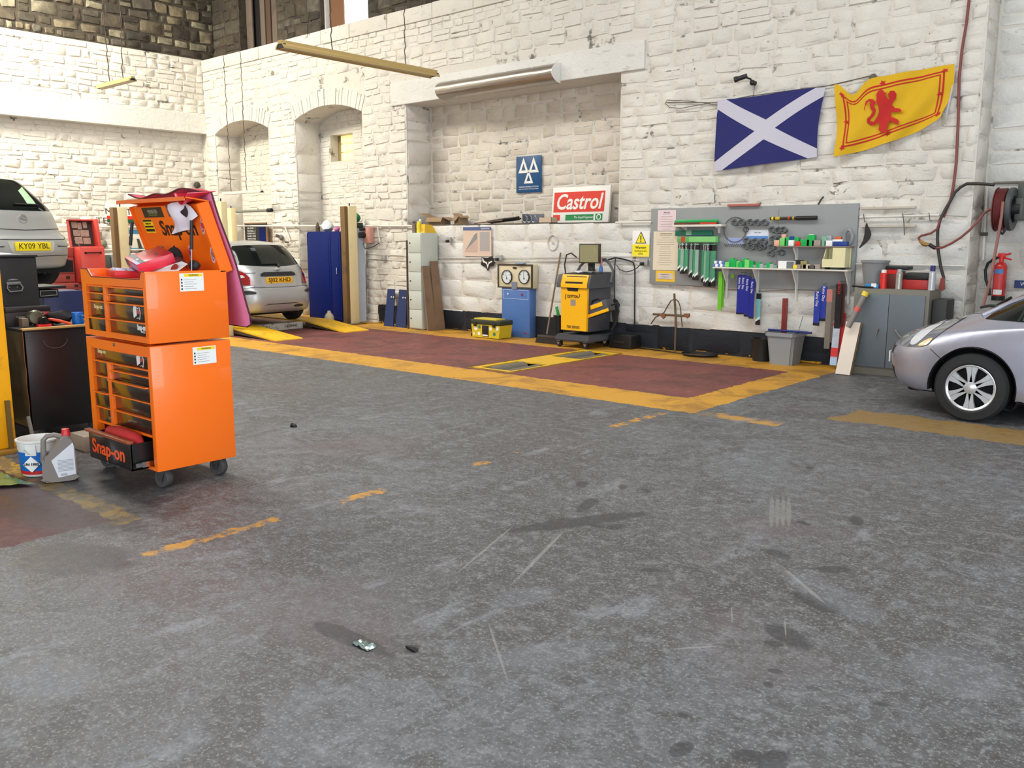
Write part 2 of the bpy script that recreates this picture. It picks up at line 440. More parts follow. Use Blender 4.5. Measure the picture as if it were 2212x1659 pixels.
def arch_pts(x0, x1, sp, rise, n=16, dr=0.):
    c = (x1 - x0) / 2; r = (c * c + rise * rise) / (2 * rise); cx = (x0 + x1) / 2; cz = sp + rise - r
    a = math.asin(c / r)
    return [(cx + (r + dr) * sin(-a + 2 * a * i / n), cz + (r + dr) * cos(-a + 2 * a * i / n)) for i in range(n + 1)]
A1 = (-18.80, -16.67, 3.95, .23); A2 = (-15.70, -13.55, 4.00, .21)
R3 = (-12.30, -7.63, 1.845, 4.0); RX = -2.78; TOP = 5.36
w = B()
D = 11.1; DB = 11.72
w.box((-19.5, D, 0), (A1[0], DB, 4.6)); w.box((A1[1], D, 0), (A2[0], DB, 4.6)); w.box((A2[1], D, 0), (R3[0], DB, 4.6))
w.box((R3[1], D, 0), (RX, DB, 4.0)); w.box((R3[0], D, 0), (R3[1], DB, R3[2])); w.box((R3[0], D, 4.0), (RX, DB, 4.6))
for A in (A1, A2):
    w.prism([(A[0], 4.6), (A[0], A[2])] + arch_pts(*A)[1:-1] + [(A[1], A[2]), (A[1], 4.6)], WALL, 0, -.62)
w.box((-19.5, D, 4.6), (RX, DB, TOP)); w.box((RX, 11.56, 0), (8, 11.95, 7.6)); w.box((RX - .0, D, TOP), (RX + .001, DB, 7.6))
w.box((-19.5, DB, 0), (RX, 11.98, 3.2)); w.box((-19.5, DB, 3.2), (-15.36, 11.98, 3.74)); w.box((-14.62, DB, 3.2), (RX, 11.98, 3.74)); w.box((-19.5, DB, 3.74), (RX, 11.98, 4.9))
w.box((-7.4, D, TOP), (RX, DB, 7.6))
WB = struct('wall_back', w, M_MORTAR)

def stones(par, fr, rects, hr, wr, mats, relief=(.004, .02), gap=.007, nmax=300, cut=None, name='stone', wob=.02, big=0.):
    it = []
    for (u0, u1, v0, v1) in rects:
        v = v0
        while v < v1 - .02:
            h = min(RND.uniform(*hr), v1 - v)
            if v1 - (v + h) < hr[0] * .7: h = v1 - v
            for a, b_ in (cut([(u0, u1)], v, v + h) if cut else [(u0, u1)]):
                u = a
                while u < b_ - .01:
                    ww = RND.uniform(*wr) * (.65 + .6 * h / hr[1])
                    if RND.random() < big: ww *= 1.7
                    if b_ - (u + ww) < wr[0] * .6: ww = b_ - u
                    ww = min(ww, b_ - u)
                    if h > hr[1] * .7 and RND.random() < .28 and not big:
                        k = RND.uniform(.35, .65) * h
                        it.append((u, u + ww, v, v + k)); it.append((u, u + ww, v + k, v + h))
                    else: it.append((u, u + ww, v, v + h))
                    u += ww
            v += h
    def score(q):
        p = fr((q[0] + q[1]) / 2, (q[2] + q[3]) / 2); r = Vproj(p)
        return (q[1] - q[0]) * (q[3] - q[2]) / max(1, p.length_squared) * (1 if r else .0001)
    it.sort(key=score, reverse=True)
    def geo(q):
        a, b_, c_, d = q; a += gap * RND.uniform(.3, 1.2); b_ -= gap * RND.uniform(.3, 1.2); c_ += gap * RND.uniform(.3, 1.1); d -= gap * RND.uniform(.3, 1.1)
        ww, h = b_ - a, d - c_; k = min(ww, h)
        r1, r2 = [k * RND.uniform(.03, .20) for _ in (0, 1)]
        o = [(a + r1, c_), (b_ - r2, c_), (b_, c_ + r2), (b_, d - r1), (b_ - r1, d), (a + r2, d), (a, d - r2), (a, c_ + r1)]
        j = min(.022, k * .11)
        o = [(p + RND.uniform(-j, j) * .6, s_ + RND.uniform(-j, j)) for p, s_ in o]
        e = RND.uniform(*relief); cx, cy = (a + b_) / 2 + RND.uniform(-.2, .2) * ww, (c_ + d) / 2 + RND.uniform(-.2, .2) * h
        ins = min(.030, k * .20)
        i_ = []
        for p, s_ in o:
            dx, dy = p - (a + b_) / 2, s_ - (c_ + d) / 2; L = sqrt(dx * dx + dy * dy) or 1
            i_.append((p - dx / L * ins, s_ - dy / L * ins))
        def wv(u, v, dd): return fr(u, v + wob * mnoise.noise(V((u * 1.1, v * 1.7, 3.3))), dd)
        vs = [wv(p, s_, -.02) for p, s_ in o] + [wv(p, s_, e * RND.uniform(.75, 1.0)) for p, s_ in i_] + [wv(cx, cy, e * RND.uniform(1., 1.35))]
        fs = [(t, (t + 1) % 8, 8 + (t + 1) % 8, 8 + t) for t in range(8)] + [(8 + t, 8 + (t + 1) % 8, 16) for t in range(8)]
        return vs, fs
    for q in it[:nmax]:
        vs, fs = geo(q); me = bpy.data.meshes.new(name); me.from_pydata([tuple(p) for p in vs], [], fs)
        me.materials.append(RND.choice(mats)); put(name, me, par, 50)
    if len(it) > nmax:
        vv, ff, mi = [], [], []
        for q in it[nmax:]:
            vs, fs = geo(q); k = len(vv); vv += [tuple(p) for p in vs]; m_ = RND.randrange(len(mats))
            for f in fs: ff.append([k + t for t in f]); mi.append(m_)
        me = bpy.data.meshes.new(name + 'work'); me.from_pydata(vv, [], ff)
        for m_ in mats: me.materials.append(m_)
        me.polygons.foreach_set('material_index', mi)
        put(name + 'work', me, par, 50, kind='stuff')
def Vproj(p):
    d = V(p) - V((0, 0, EYE)); zc = d.x * _F[0] * cos(PITCH) + d.y * _F[1] * cos(PITCH) - d.z * sin(PITCH)
    if zc < .1: return False
    u = CX + FPX * (d.x * _R[0] + d.y * _R[1]) / zc
    v = CY + FPX * (-(d.x * _F[0] + d.y * _F[1]) * sin(PITCH) - d.z * cos(PITCH)) / zc
    return -30 < u < 2240 and -30 < v < 1690
def sub(iv, a, b):
    out = []
    for p, q in iv:
        if b <= p or a >= q: out.append((p, q)); continue
        if a > p: out.append((p, a))
        if b < q: out.append((b, q))
    return [t for t in out if t[1] - t[0] > .04]
def cut_back(iv, v0, v1):
    for A in (A1, A2):
        if v0 < A[2]: iv = sub(iv, A[0], A[1])
        elif v0 < A[2] + A[3] + .36: iv = sub(iv, A[0] - .10, A[1] + .10)
    if v1 > 1.9 and v0 < 4.41: iv = sub(iv, *( (R3[0], R3[1]) if v0 < 3.99 else (-12.70, -7.20)))
    return iv
MW = [M_WALL]
# rubble face between the openings, larger blocks low down on the piers
stones(WB, WALL, [(-19.2, R3[0], 0, 4.36), (-19.2, -2.78, 4.36, TOP)], (.11, .24), (.16, .42), MW, (.004, .026), .006, 300, cut_back)
WR = struct('wall_back_right', B().box((-2.8, 11.11, 5.4), (-2.79, 11.12, 5.41)), M_MORTAR)
stones(WR, WALL, [(R3[1], RX, 1.86, 4.36)], (.12, .28), (.20, .55), MW, (.001, .018), .002, 300, cut_back)
stones(WR, WALL, [(-7.2, RX, TOP, 7.4)], (.14, .30), (.22, .55), MW, (.003, .022), .005, 40, None)
WL = struct('wall_back_plinth', B().box((R3[0], 11.095, .01), (R3[0] + .01, 11.1, .02)), M_PLAS)
stones(WL, WALL, [(R3[0], RX, 0, .35), (R3[0], RX, .35, 1.845)], (.24, .40), (.35, .8), [M_PLAS], (.000, .004), .001, 300, None, wob=.02)
# coping of long pale blocks
u = -19.2; k = 0
while u < -7.4:
    ww = RND.uniform(.85, 1.35); q = B().fbox(WALL, u + .006, min(u + ww, -7.4) - .006, TOP + .004, 5.62 + RND.uniform(-.006, .006), -.62, .028 + RND.uniform(0, .008), .012)
    q.out('coping_stone', M_WALL, WB); u += ww
# voussoirs over the two arches
for A in (A1, A2):
    n = 25; lo = arch_pts(*A, n=n); hi = arch_pts(*A, n=n, dr=.33)
    for i in range(n):
        f = lambda p, q, t: (p[0] + (q[0] - p[0]) * t, p[1] + (q[1] - p[1]) * t)
        e = RND.uniform(.012, .032); tp = RND.uniform(.82, 1.)
        a, b_ = f(lo[i], lo[i + 1], .06), f(lo[i], lo[i + 1], .94); c_, d = f(hi[i], hi[i + 1], .94), f(hi[i], hi[i + 1], .06)
        c_ = f(b_, c_, tp); d = f(a, d, tp)
        B().prism([a, b_, c_, d], WALL, -.3, e).out('arch_stone', M_WALL, WB)
# reveals and backs of the recesses
WRV = struct('wall_back_recess', B().box((-16.9, DB - .002, .0), (-16.89, DB, .01)), M_MORTAR)
for x0, sp, z0 in ((A1[0], 3.95, 0), (A2[0], 4.0, 0), (R3[0], 3.98, 1.85), (RX, 5.6, 0)):
    stones(WRV, Fr((x0, 11.1, 0), (0, 1, 0), (0, 0, 1), (1, 0, 0)), [(0, .60 if x0 < -3 else .45, z0, sp)], (.30, .46), (.35, .6), MW, (.004, .016), .005, 30, None, 'quoin', wob=.01)
FB = Fr((0, DB, 0), (1, 0, 0), (0, 0, 1), (0, -1, 0))
def cut_win(iv, v0, v1):
    return sub(iv, -15.38, -14.60) if v1 > 3.20 and v0 < 3.74 else iv
stones(WRV, FB, [(A1[0], A1[1], 0, 4.2), (A2[0], A2[1], 0, 4.2)], (.09, .14), (.18, .34), MW, (.003, .014), .006, 200, cut_win, 'brick', wob=.008)
WR3 = struct('wall_back_alcove', B().box((-12.2, DB - .002, 1.9), (-12.19, DB, 1.91)), M_MORTAR)
M_ALC = paint_mat('cream_block_paint', (220, 211, 197), .66); M_ALC2 = paint_mat('cream_block_paint_dirty', (208, 198, 183), .66)  # warm cream paint, with some of the alcove's shading put into the tone
stones(WR3, FB, [(R3[0], R3[1], 1.85, 4.02)], (.17, .27), (.22, .46), [M_ALC, M_ALC, M_ALC2], (.003, .010), .004, 300, None, 'block', wob=.006)
FR_ = Fr((0, 11.56, 0), (1, 0, 0), (0, 0, 1), (0, -1, 0))
WRR = struct('wall_right_recess', B().box((-2.7, 11.559, .0), (-2.69, 11.56, .01)), M_MORTAR)
stones(WRR, FR_, [(RX, 0.2, 0, 5.4)], (.22, .40), (.35, .7), [M_PLAS], (.003, .012), .004, 200, None)
# lintel over the alcove, ledge stones
trim = B().box((-12.68, 11.055, 4.0), (-7.21, 11.72, 4.40), .012)
struct('trim_1', trim, M_PLAS)
lg = B().box((R3[0], 11.1, 1.835), (R3[1], 11.72, 1.86), .004)
struct('trim_2', lg, mat('ledge_dust', (92, 84, 76), .9))

# ---- left-hand end wall
FL = Fr((-19.2, 0, 0), (0, 1, 0), (0, 0, 1), (1, 0, 0)); FL2 = Fr((-19.36, 0, 0), (0, 1, 0), (0, 0, 1), (1, 0, 0))
w = B().box((-19.9, -6, 0), (-19.36, 11.2, 4.1)); w.box((-19.9, -6, 4.1), (-19.2, 12, 5.64))
WLF = struct('wall_left', w, M_MORTAR)
stones(WLF, FL, [(3.4, 11.1, 4.44, 5.62)], (.10, .22), (.16, .42), MW, (.004, .026), .006, 300)
WLL = struct('wall_left_lower', B().box((-19.37, 4., .01), (-19.36, 4.01, .02)), M_MORTAR)
stones(WLL, FL2, [(3.4, 11.1, .9, 3.98)], (.10, .19), (.18, .40), MW, (.003, .016), .006, 300)
struct('trim_3', B().box((-19.5, -6, 4.0), (-19.13, 11.1, 4.44), .01), M_PLAS)
WLU = struct('wall_left_upper', B().box((-19.9, -6, 5.64), (-19.24, 12, 9)), M_DARKM)
stones(WLU, Fr((-19.24, 0, 0), (0, 1, 0), (0, 0, 1), (1, 0, 0)), [(4.6, 11.44, 5.66, 7.6)], (.08, .32), (.12, .55), M_ST, (.008, .03), .020, 300)

# ---- clerestory over the back wall, set back behind the coping
YU = 11.46
FU = Fr((0, YU, 0), (1, 0, 0), (0, 0, 1), (0, -1, 0))
ux = lambda px, v=30: P(px, v, y=YU).x
piers = [(-19.3, ux(516)), (ux(597), ux(692)), (ux(795), -7.4)]
w = B()
for a, b_ in piers: w.box((a, YU, 5.5), (b_, YU + .45, 9))
w.box((-19.3, YU + .44, 7.9), (-7.4, YU + .46, 9))
WU = struct('wall_upper', w, M_DARKM)
stones(WU, FU, [(a, b_, 5.62, 7.6) for a, b_ in piers[:2]] + [(piers[2][0], -9, 5.62, 7.0)], (.16, .36), (.22, .5), M_ST[1:3] + M_ST[4:], (.008, .03), .014, 200)
brd = B(); pl = mat('old_brown_board', (88, 66, 52), .8, dirt=.5, scale=3); pl2 = mat('grey_brown_board', (112, 98, 88), .8, dirt=.5, scale=3)
W1 = struct('window_1', B().box((ux(516), YU + .26, 5.5), (ux(597), YU + .3, 8)), mat('dark_void', (22, 18, 16), .9))
x = ux(516) + .03; k = 0
while x < ux(597) - .06:
    ww = RND.uniform(.2, .3)
    if k != 1: B().box((x, YU + .16, 5.5), (min(x + ww - .05, ux(597)), YU + .2 + .02 * (k % 2), 8), .004).out('board', pl if k % 2 else pl2, W1)
    x += ww; k += 1
M_SKYP = mat('bright_pane', (255, 255, 255), .3, emit=2.2)
W2 = struct('window_2', B().box((ux(692), YU + .20, 5.5), (ux(724), YU + .26, 8)), mat('brown_panel', (120, 84, 56), .8))
B().box((ux(692), YU + .1, 5.5), (ux(694.5), YU + .22, 8)).box((ux(793), YU + .1, 5.5), (ux(796), YU + .22, 8)).box((ux(762), YU + .14, 5.5), (ux(763.5), YU + .22, 8)).out('window_frame', mat('grey_white_frame', (220, 220, 216), .6), W2)
B().box((ux(725.5), YU + .22, 5.5), (ux(793), YU + .235, 8)).out('pane', M_SKYP, W2)
# glass-brick window in the second arch
W3 = struct('window_3', B().box((-15.36, DB + .20, 3.2), (-14.62, DB + .24, 3.74)), mat('stained_reveal', (150, 130, 84), .8))
M_GB = mat('glass_brick_daylit', (255, 236, 170), .25, emit=.6, var=.12, scale=14)
for i in range(3):
    for j in range(3):
        x0 = -15.17 + i * .18; z0 = 3.215 + j * .173
        B().box((x0 + .007, DB + .12, z0 + .007), (x0 + .173, DB + .21, z0 + .166), .012).out('glass_brick', M_GB, W3)
# ---- the rest of the shed: ceiling and the sides behind the photographer, with their openings
cm = mat('ceiling_boards', (196, 192, 184), .85)
c_ = B()
for a, b_, c0, d in ((-20, -16.9, -7, 12), (-16.9, -13.5, -7, 2.6), (-16.9, -13.5, 6.2, 12), (-13.5, -12.5, -7, 12), (-12.5, -.5, -7, 3.3), (-12.5, -.5, 5.9, 12), (-.5, 8, -7, 12)):
    c_.box((a, c0, 8.5), (b_, d, 8.6))
struct('ceiling', c_, cm)
PLAIN = mat('plain_white_render', (205, 203, 198), .9, scale=.5)
c_ = B().box((-20, -5.2, 0), (-3.5, -5, 8.6)).box((4.5, -5.2, 0), (8, -5, 8.6)).box((-3.5, -5.2, 4.9), (4.5, -5, 8.6))
struct('wall_front', c_, PLAIN)
c_ = B().box((6.2, -5, 0), (6.4, 0, 8.6)).box((6.2, 5, 0), (6.4, 12, 8.6)).box((6.2, 0, 4.9), (6.4, 5, 8.6))
struct('wall_right', c_, PLAIN)
# ================================================================ ORANGE ROLLER CABINET AND TOP CHEST
ORG_ = mat('orange_enamel', (255, 116, 20), .34, var=.02, coat=.25)
BLKG = mat('black_gloss_drawer', (40, 32, 24), .16, var=.1, coat=.5, scale=2.5)
BLK = mat('black_plastic', (24, 24, 26), .5)
RUB = mat('grey_rubber', (66, 64, 64), .7)
TYRE = mat('black_tyre', (26, 26, 27), .75)
CHR = mat('chrome', (205, 208, 212), .14, 1., var=.03)
STEEL = mat('zinc_steel', (150, 152, 156), .35, 1., var=.08)
WHT = mat('white_label', (236, 236, 234), .6, var=.02)
INK = mat('black_ink', (26, 26, 28), .6)
YEL = mat('yellow_ink', (244, 212, 20), .5, var=.03)
CREAM_L = mat('cream_lettering', (232, 214, 150), .4)
REDM = mat('red_enamel', (214, 62, 52), .35, coat=.3, var=.04)
WHTP = mat('white_plastic', (226, 226, 222), .45, var=.03)
OX0, OX1, OY0, OY1 = -6.22, -5.30, 2.60, 3.16
FC = Fr((0, OY0, 0), (1, 0, 0), (0, 0, 1), (0, -1, 0))      # cabinet front
FS = Fr((OX1, 0, 0), (0, 1, 0), (0, 0, 1), (1, 0, 0))       # cabinet right side

def drawer(par, u0, u1, z0, z1, pull=0., lip=True, name='drawer', deep=.06):
    d = B().fbox(FC, u0 - .004, u1 + .004, z0 - .008, z1 - .001, -deep, -.019 + pull, .002).out(name, BLKG, par)
    if lip:
        B().prism([(u0 - .012, z1 - .008), (u1 + .012, z1 - .008), (u1 + .012, z1), (u0 - .012, z1)], FC, -.018 + pull, .006 + pull).out('drawer_pull', ORG_, d)
    return d
def sticker_warn(par, y0, z1, wd=.165, h=.115):
    s = B().fbox(FS, y0, y0 + wd, z1 - h, z1, 0, .0015).out('warning_sticker', WHT, par, label='white warning sticker with yellow header')
    B().fbox(FS, y0 + .03, y0 + wd - .008, z1 - .022, z1 - .004, .0014, .002).out('header', YEL, s)
    text('lettering', 'WARNING', FS, y0 + wd * .58, z1 - .013, .014, INK, s, d=.0024)
    q = B()
    for i in range(4): q.fbox(FS, y0 + .008, y0 + .018, z1 - .045 - i * .02, z1 - .034 - i * .02, .0014, .002)
    for i in range(5): q.fbox(FS, y0 + .03, y0 + .115 - .02 * (i % 2), z1 - .042 - i * .014, z1 - .0405 - i * .014, .0014, .002)
    q.out('small_print', INK, s, kind='stuff')
def caster(par, x, y, z1, yaw=0., r=.062):
    M = Matrix.Translation((x, y, 0)) @ Matrix.Rotation(yaw, 4, 'Z')
    f = Fr(M @ V((0, 0, 0)), M.to_3x3() @ V((1, 0, 0)), (0, 0, 1), M.to_3x3() @ V((0, -1, 0)))
    c = B(); c.fbox(f, -.045, .045, z1 - .008, z1, -.04, .04)
    for s in (-1, 1): c.prism([(-.03, z1 - .008), (.03, z1 - .008), (.0, r - .022), (-.03, r - .022)], f, s * .029, s * .033)
    k = c.out('caster', STEEL, par)
    a = f(-.012, r, -.025); b_ = f(-.012, r, .025)
    ax = (b_ - a).normalized()
    B().lathe([(0, -.022), (r * .62, -.022), (r * .66, -.026), (r * .92, -.026), (r, -.018), (r, .018), (r * .92, .026), (r * .66, .026), (r * .62, .022), (0, .022)], (a + b_) / 2, 24, ax).out('wheel', RUB, k)
def snapon(par, fr, u, v, size, m, width, d=.002, **k):
    return text('lettering', 'Snap-on', fr, u, v, size, m, par, width=width, bold=size * .035, d=d, **k)

RC = thing('roller_cabinet', 'tall orange tool roller cabinet on grey casters, its bottom drawer pulled out', 'tool cabinet', (-5.76, 2.88, 0))
Z0, Z1 = .125, .935
b = B()
b.box((OX0 + .01, OY0 + .5, Z0 + .01), (OX1 - .01, OY1 - .003, Z1 - .005)); b.box((OX0 + .01, OY0 + .06, Z1 - .03), (OX1 - .01, OY1 - .003, Z1 - .002))
b.box((OX0, OY0, Z0), (OX0 + .018, OY1, Z1), .004); b.box((OX1 - .05, OY0, Z0), (OX1, OY1, Z1), .006)
b.fbox(FC, OX0 + .005, OX0 + .075, Z0 + .003, Z1 - .003, -.05, .001)
b.fbox(FC, OX0 + .006, OX1 - .008, Z1 - .065, Z1 - .004, -.05, .0015); b.fbox(FC, OX0 + .006, OX1 - .008, Z0 + .004, Z0 + .025, -.05, .0015)
b.fbox(FC, -5.925, -5.875, .36, .785, -.06, .002, .003); b.fbox(FC, OX0 + .07, OX1 - .05, .335, .352, -.06, -.02)
b.box((OX0 + .01, OY0 + .05, Z0 + .004), (OX1 - .01, OY1 - .004, Z0 + .02))
b.out('body', ORG_, RC)
B().box((OX0 + .02, OY0 + .3, Z0 + .02), (OX1 - .02, OY0 + .49, Z1 - .03)).out('inner_back', BLK, RC)
B().lathe([(0, 0), (.012, 0), (.012, .006), (.006, .008), (0, .008)], FC(-5.79, .912, 0), 16, (0, -1, 0)).out('lock', STEEL, RC)
d0 = drawer(RC, OX0 + .085, OX1 - .06, .795, .875)
snapon(d0, FC, -6.03, .845, .038, CREAM_L, .12, -.018)
def badge(par, u, v, s=1.):
    k = B().prism([(u - .055 * s, v + .012 * s), (u - .045 * s, v + .036 * s), (u - .012 * s, v + .042 * s), (u - .012 * s, v - .022 * s), (u - .05 * s, v - .04 * s)], FC, -.019, -.016).out('badge', WHT, par, label='pale torn sticker')
    q = B().tube([FC(u - .008 * s, v + .03 * s, -.016), FC(u + .012 * s, v + .022 * s, -.016), FC(u + .03 * s, v + .034 * s, -.016), FC(u + .042 * s, v, -.016), FC(u + .03 * s, v - .044 * s, -.016), FC(u + .012 * s, v - .034 * s, -.016), FC(u - .008 * s, v - .04 * s, -.016)], .0022, 6)
    q.out('outline', WHT, k)
    B().fbox(FC, u, u + .028 * s, v - .01 * s, v + .014 * s, -.019, -.0165).out('red_patch', REDM, k)
badge(d0, -5.47, .835)
for z1 in (.675, .570, .465):
    pass
drawer(RC, OX0 + .085, -5.93, .69, .785, name='drawer'); drawer(RC, OX0 + .085, -5.93, .575, .68, .0)
drawer(RC, OX0 + .085, -5.93, .47, .568, .018); drawer(RC, OX0 + .085, -5.93, .365, .462)
drawer(RC, -5.87, OX1 - .06, .745, .785); drawer(RC, -5.87, OX1 - .06, .68, .738); drawer(RC, -5.87, OX1 - .06, .58, .672, .02)
drawer(RC, -5.87, OX1 - .06, .475, .572); drawer(RC, -5.87, OX1 - .06, .365, .466)
# bottom drawer, pulled out
U0, U1, DZ0, DZ1, PL = -6.02, -5.42, .135, .318, .115
q = B().fbox(FC, U0, U1, DZ0, DZ1, PL - .016, PL, .004)
q.box((U0, OY0 - PL, DZ0), (U0 + .012, OY0 + .3, DZ1 - .01)).box((U1 - .012, OY0 - PL, DZ0), (U1, OY0 + .3, DZ1 - .01)).box((U0, OY0 - PL, DZ0), (U1, OY0 + .3, DZ0 + .01))
bd = q.out('open_drawer', mat('black_satin', (26, 25, 26), .3, coat=.3), RC, label='black bottom drawer standing open')
B().fbox(FC, U0 - .02, U1 + .012, DZ1 - .004, DZ1 + .014, PL - .02, PL + .02, .003).out('drawer_pull', mat('brown_orange_trim', (150, 70, 36), .4), bd)
snapon(bd, FC, -5.74, .225, .12, mat('orange_lettering', (246, 92, 36), .4), .50, PL + .001, bold=.0) if False else text('lettering', 'Snap-on', FC, -5.735, .222, .13, mat('orange_lettering', (246, 92, 36), .4), bd, width=.47, bold=.003, d=PL + .002)
B().box((OX1 - .10, OY0 - .10, .160), (OX1 - .045 - .04, OY0 + .05, .185)).box((OX1 - .088, OY0 - .06, .155), (OX1 - .08, OY0 + .06, .190)).out('slide_rail', CHR, bd)
sticker_warn(RC, 2.885, .905)
for x, y, a in ((-5.37, 2.68, .25), (-5.38, 3.08, .3), (-6.13, 2.68, .9), (-6.12, 3.08, .2)): caster(RC, x, y, Z0, a)
rb = B().tube([(-5.95, 2.58, .28), (-5.88, 2.575, .31), (-5.7, 2.575, .318), (-5.52, 2.575, .31), (-5.46, 2.58, .28)], [.025, .045, .050, .045, .025], 12)
rb.out('tool_roll', mat('red_cloth', (196, 46, 46), .8, bump=.3), None, label='rolled red cloth lying in the open bottom drawer of the orange cabinet', cat='cloth')

TC = thing('tool_chest', 'orange top chest with raised stickered lid, standing on the roller cabinet', 'tool chest', (-5.76, 2.88, .945))
T0, T1 = .95, 1.40
b = B()
b.box((OX0, OY0, T0), (OX0 + .018, OY1, T1 - .0), .004); b.box((OX1 - .046, OY0, T0), (OX1, OY1, T1), .006)
b.box((OX0 + .01, OY1 - .018, T0 + .005), (OX1 - .01, OY1 - .003, T1 - .004)); b.box((OX0 + .01, OY0 + .02, T0 + .003), (OX1 - .01, OY1 - .004, T0 + .02)); b.box((OX0 + .01, OY0 + .06, 1.315), (OX1 - .01, OY1, 1.325))
b.fbox(FC, OX0 + .005, OX0 + .07, T0 + .003, 1.35, -.05, .001)
b.fbox(FC, OX0 + .006, OX1 - .008, T0 + .004, T0 + .042, -.05, .0015)
b.prism([(OX0 + .005, 1.30), (OX1 - .008, 1.30), (OX1 - .008, T1 - .003), (OX1 - .05, T1 - .003), (OX1 - .075, 1.35), (OX0 + .16, 1.35), (OX0 + .10, T1), (OX0, T1)], FC, -.012, .002)
b.fbox(FC, -5.90, -5.865, T0, 1.30, -.05, .001, .003); b.fbox(FC, -5.905, -5.84, 1.195, 1.24, -.05, .0005, .003)
b.out('body', ORG_, TC)
B().box((OX0 + .02, OY0 + .28, T0 + .02), (OX1 - .02, OY0 + .3, 1.3)).out('inner_back', BLK, TC)
B().tube([FC(OX0 + .01, T1 + .002, .001), FC(OX0 + .10, T1 + .002, .001), FC(OX0 + .16, 1.352, .001), FC(OX1 - .075, 1.352, .001), FC(OX1 - .05, T1 + .002, .001), FC(OX1 - .01, T1 + .002, .001)], .004, 6).out('edge_trim', mat('dark_trim', (90, 40, 30), .6), TC)
drawer(TC, OX0 + .08, -5.905, 1.255, 1.295); drawer(TC, OX0 + .08, -5.905, 1.20, 1.247)
d1 = drawer(TC, OX0 + .08, -5.905, 1.09, 1.192); snapon(d1, FC, -6.03, 1.15, .040, CREAM_L, .125, -.018)
drawer(TC, OX0 + .08, -5.905, 1.0, 1.082, .02)
drawer(TC, -5.86, OX1 - .055, 1.255, 1.295); drawer(TC, -5.84, OX1 - .055, 1.20, 1.247)
d2 = drawer(TC, -5.86, OX1 - .055, 1.09, 1.192); badge(d2, -5.47, 1.142)
d3 = drawer(TC, -5.86, OX1 - .055, 1.0, 1.082); text('lettering', 'Snap-on', FC, -5.43, 1.045, .05, WHT, d3, width=.11, bold=.002, d=-.018); text('lettering', 'TOOLS', FC, -5.415, 1.018, .018, WHT, d3, d=-.018)
sticker_warn(TC, 2.825, 1.385)
# raised lid: back panel, side flanges, front lip on top
def lidp(x, t, d=0.):   # t 0..1 up the panel, d towards the front
    y = 3.205 - .15 * t; z = 1.395 + .45 * t
    return V((x, y - d * .97, z + d * -.10))
b = B()
def slab(b, pts, t):
    A = [b.bm.verts.new(p) for p in pts]; n = (pts[1] - pts[0]).cross(pts[2] - pts[0]).normalized() * t
    D_ = [b.bm.verts.new(p + n) for p in pts]; k = len(pts)
    for i in range(k): b.bm.faces.new((A[i], A[(i + 1) % k], D_[(i + 1) % k], D_[i]))
    b.bm.faces.new(A); b.bm.faces.new(D_); return b
slab(b, [lidp(OX0 + .01, 0), lidp(OX1 - .01, 0), lidp(OX1 - .01, 1), lidp(OX0 + .01, 1)], .07)
slab(b, [lidp(OX0, 0, -.0), lidp(OX0, 0, .09), lidp(OX0, .97, .09), lidp(OX0, 1, -.0)], .012)
slab(b, [lidp(OX1, 0, -.0), lidp(OX1, 0, .09), lidp(OX1, .97, .09), lidp(OX1, 1, -.0)], .012)
lip = [V((OX0 - .02, 3.06, 1.848)), V((OX1, 3.06, 1.848)), V((OX1, 2.89, 1.868)), V((OX0 - .02, 2.89, 1.868))]
slab(b, lip, .008); slab(b, [lip[3], lip[2], lip[2] + V((0, -.003, -.026)), lip[3] + V((0, -.003, -.026))], .006)
LID = b.out('lid', ORG_, TC)

un = (lidp(OX0, 0, 1) - lidp(OX0, 0, 0)).normalized(); uy = (lidp(0, 1) - lidp(0, 0)).normalized()
FLD = Fr(lidp(0, 0, .0715), (1, 0, 0), uy, un)
def LPX(u, v):
    y = 3.0
    for _ in range(4): p = P(u, v, y=y); y = 3.205 - .15 * (p.z - 1.395) / .45 - .07
    return p.x, (p.z - 1.395) / .945
B().fbox(FLD, OX0 + .05, OX1 - .05, .2, .203, 0, .001).out('crease', mat('lid_crease', (190, 66, 20), .6), LID)
sx_, sv_ = LPX(386, 492)
text('lettering', 'Snap-on', FLD, sx_, sv_, .145, mat('brown_black_lettering', (48, 24, 20), .6), LID, width=.47, bold=.004, d=.003)
def LQ(u0, v0, u1, v1):
    a, b_ = LPX(u0, (v0 + v1) / 2)[0], LPX(u1, (v0 + v1) / 2)[0]; return a, b_, LPX((u0 + u1) / 2, v1)[1], LPX((u0 + u1) / 2, v0)[1]
q = LQ(309, 446, 352, 468); k = B().fbox(FLD, *q, .001, .003).out('sticker', mat('black_green_sticker', (44, 44, 30), .5), LID, label='black rectangular sticker with grey lettering'); text('lettering', 'MONSTER', FLD, (q[0] + q[1]) / 2, q[2] + (q[3] - q[2]) * .55, .04, mat('pale_grey_ink', (170, 170, 150), .5), k, width=.13, d=.004); text('lettering', 'GIRLS OF ENERGY', FLD, (q[0] + q[1]) / 2, q[2] + .016, .014, mat('lime_ink', (130, 150, 60), .5), k, width=.12, d=.004)
q = LQ(313, 472, 333, 501); k = B().fbox(FLD, *q, .001, .003).out('sticker', YEL, LID, label='yellow sticker with a black band'); h_ = q[3] - q[2]; text('lettering', 'Snap-on', FLD, (q[0] + q[1]) / 2, q[3] - h_ * .3, .02, INK, k, width=.07, d=.004)
for f0, f1 in ((.84, .97), (.40, .52), (.1, .28)): B().fbox(FLD, q[0] + .006, q[1] - .006, q[2] + h_ * f0, q[2] + h_ * f1, .003, .004).out('print_bar', INK, k)
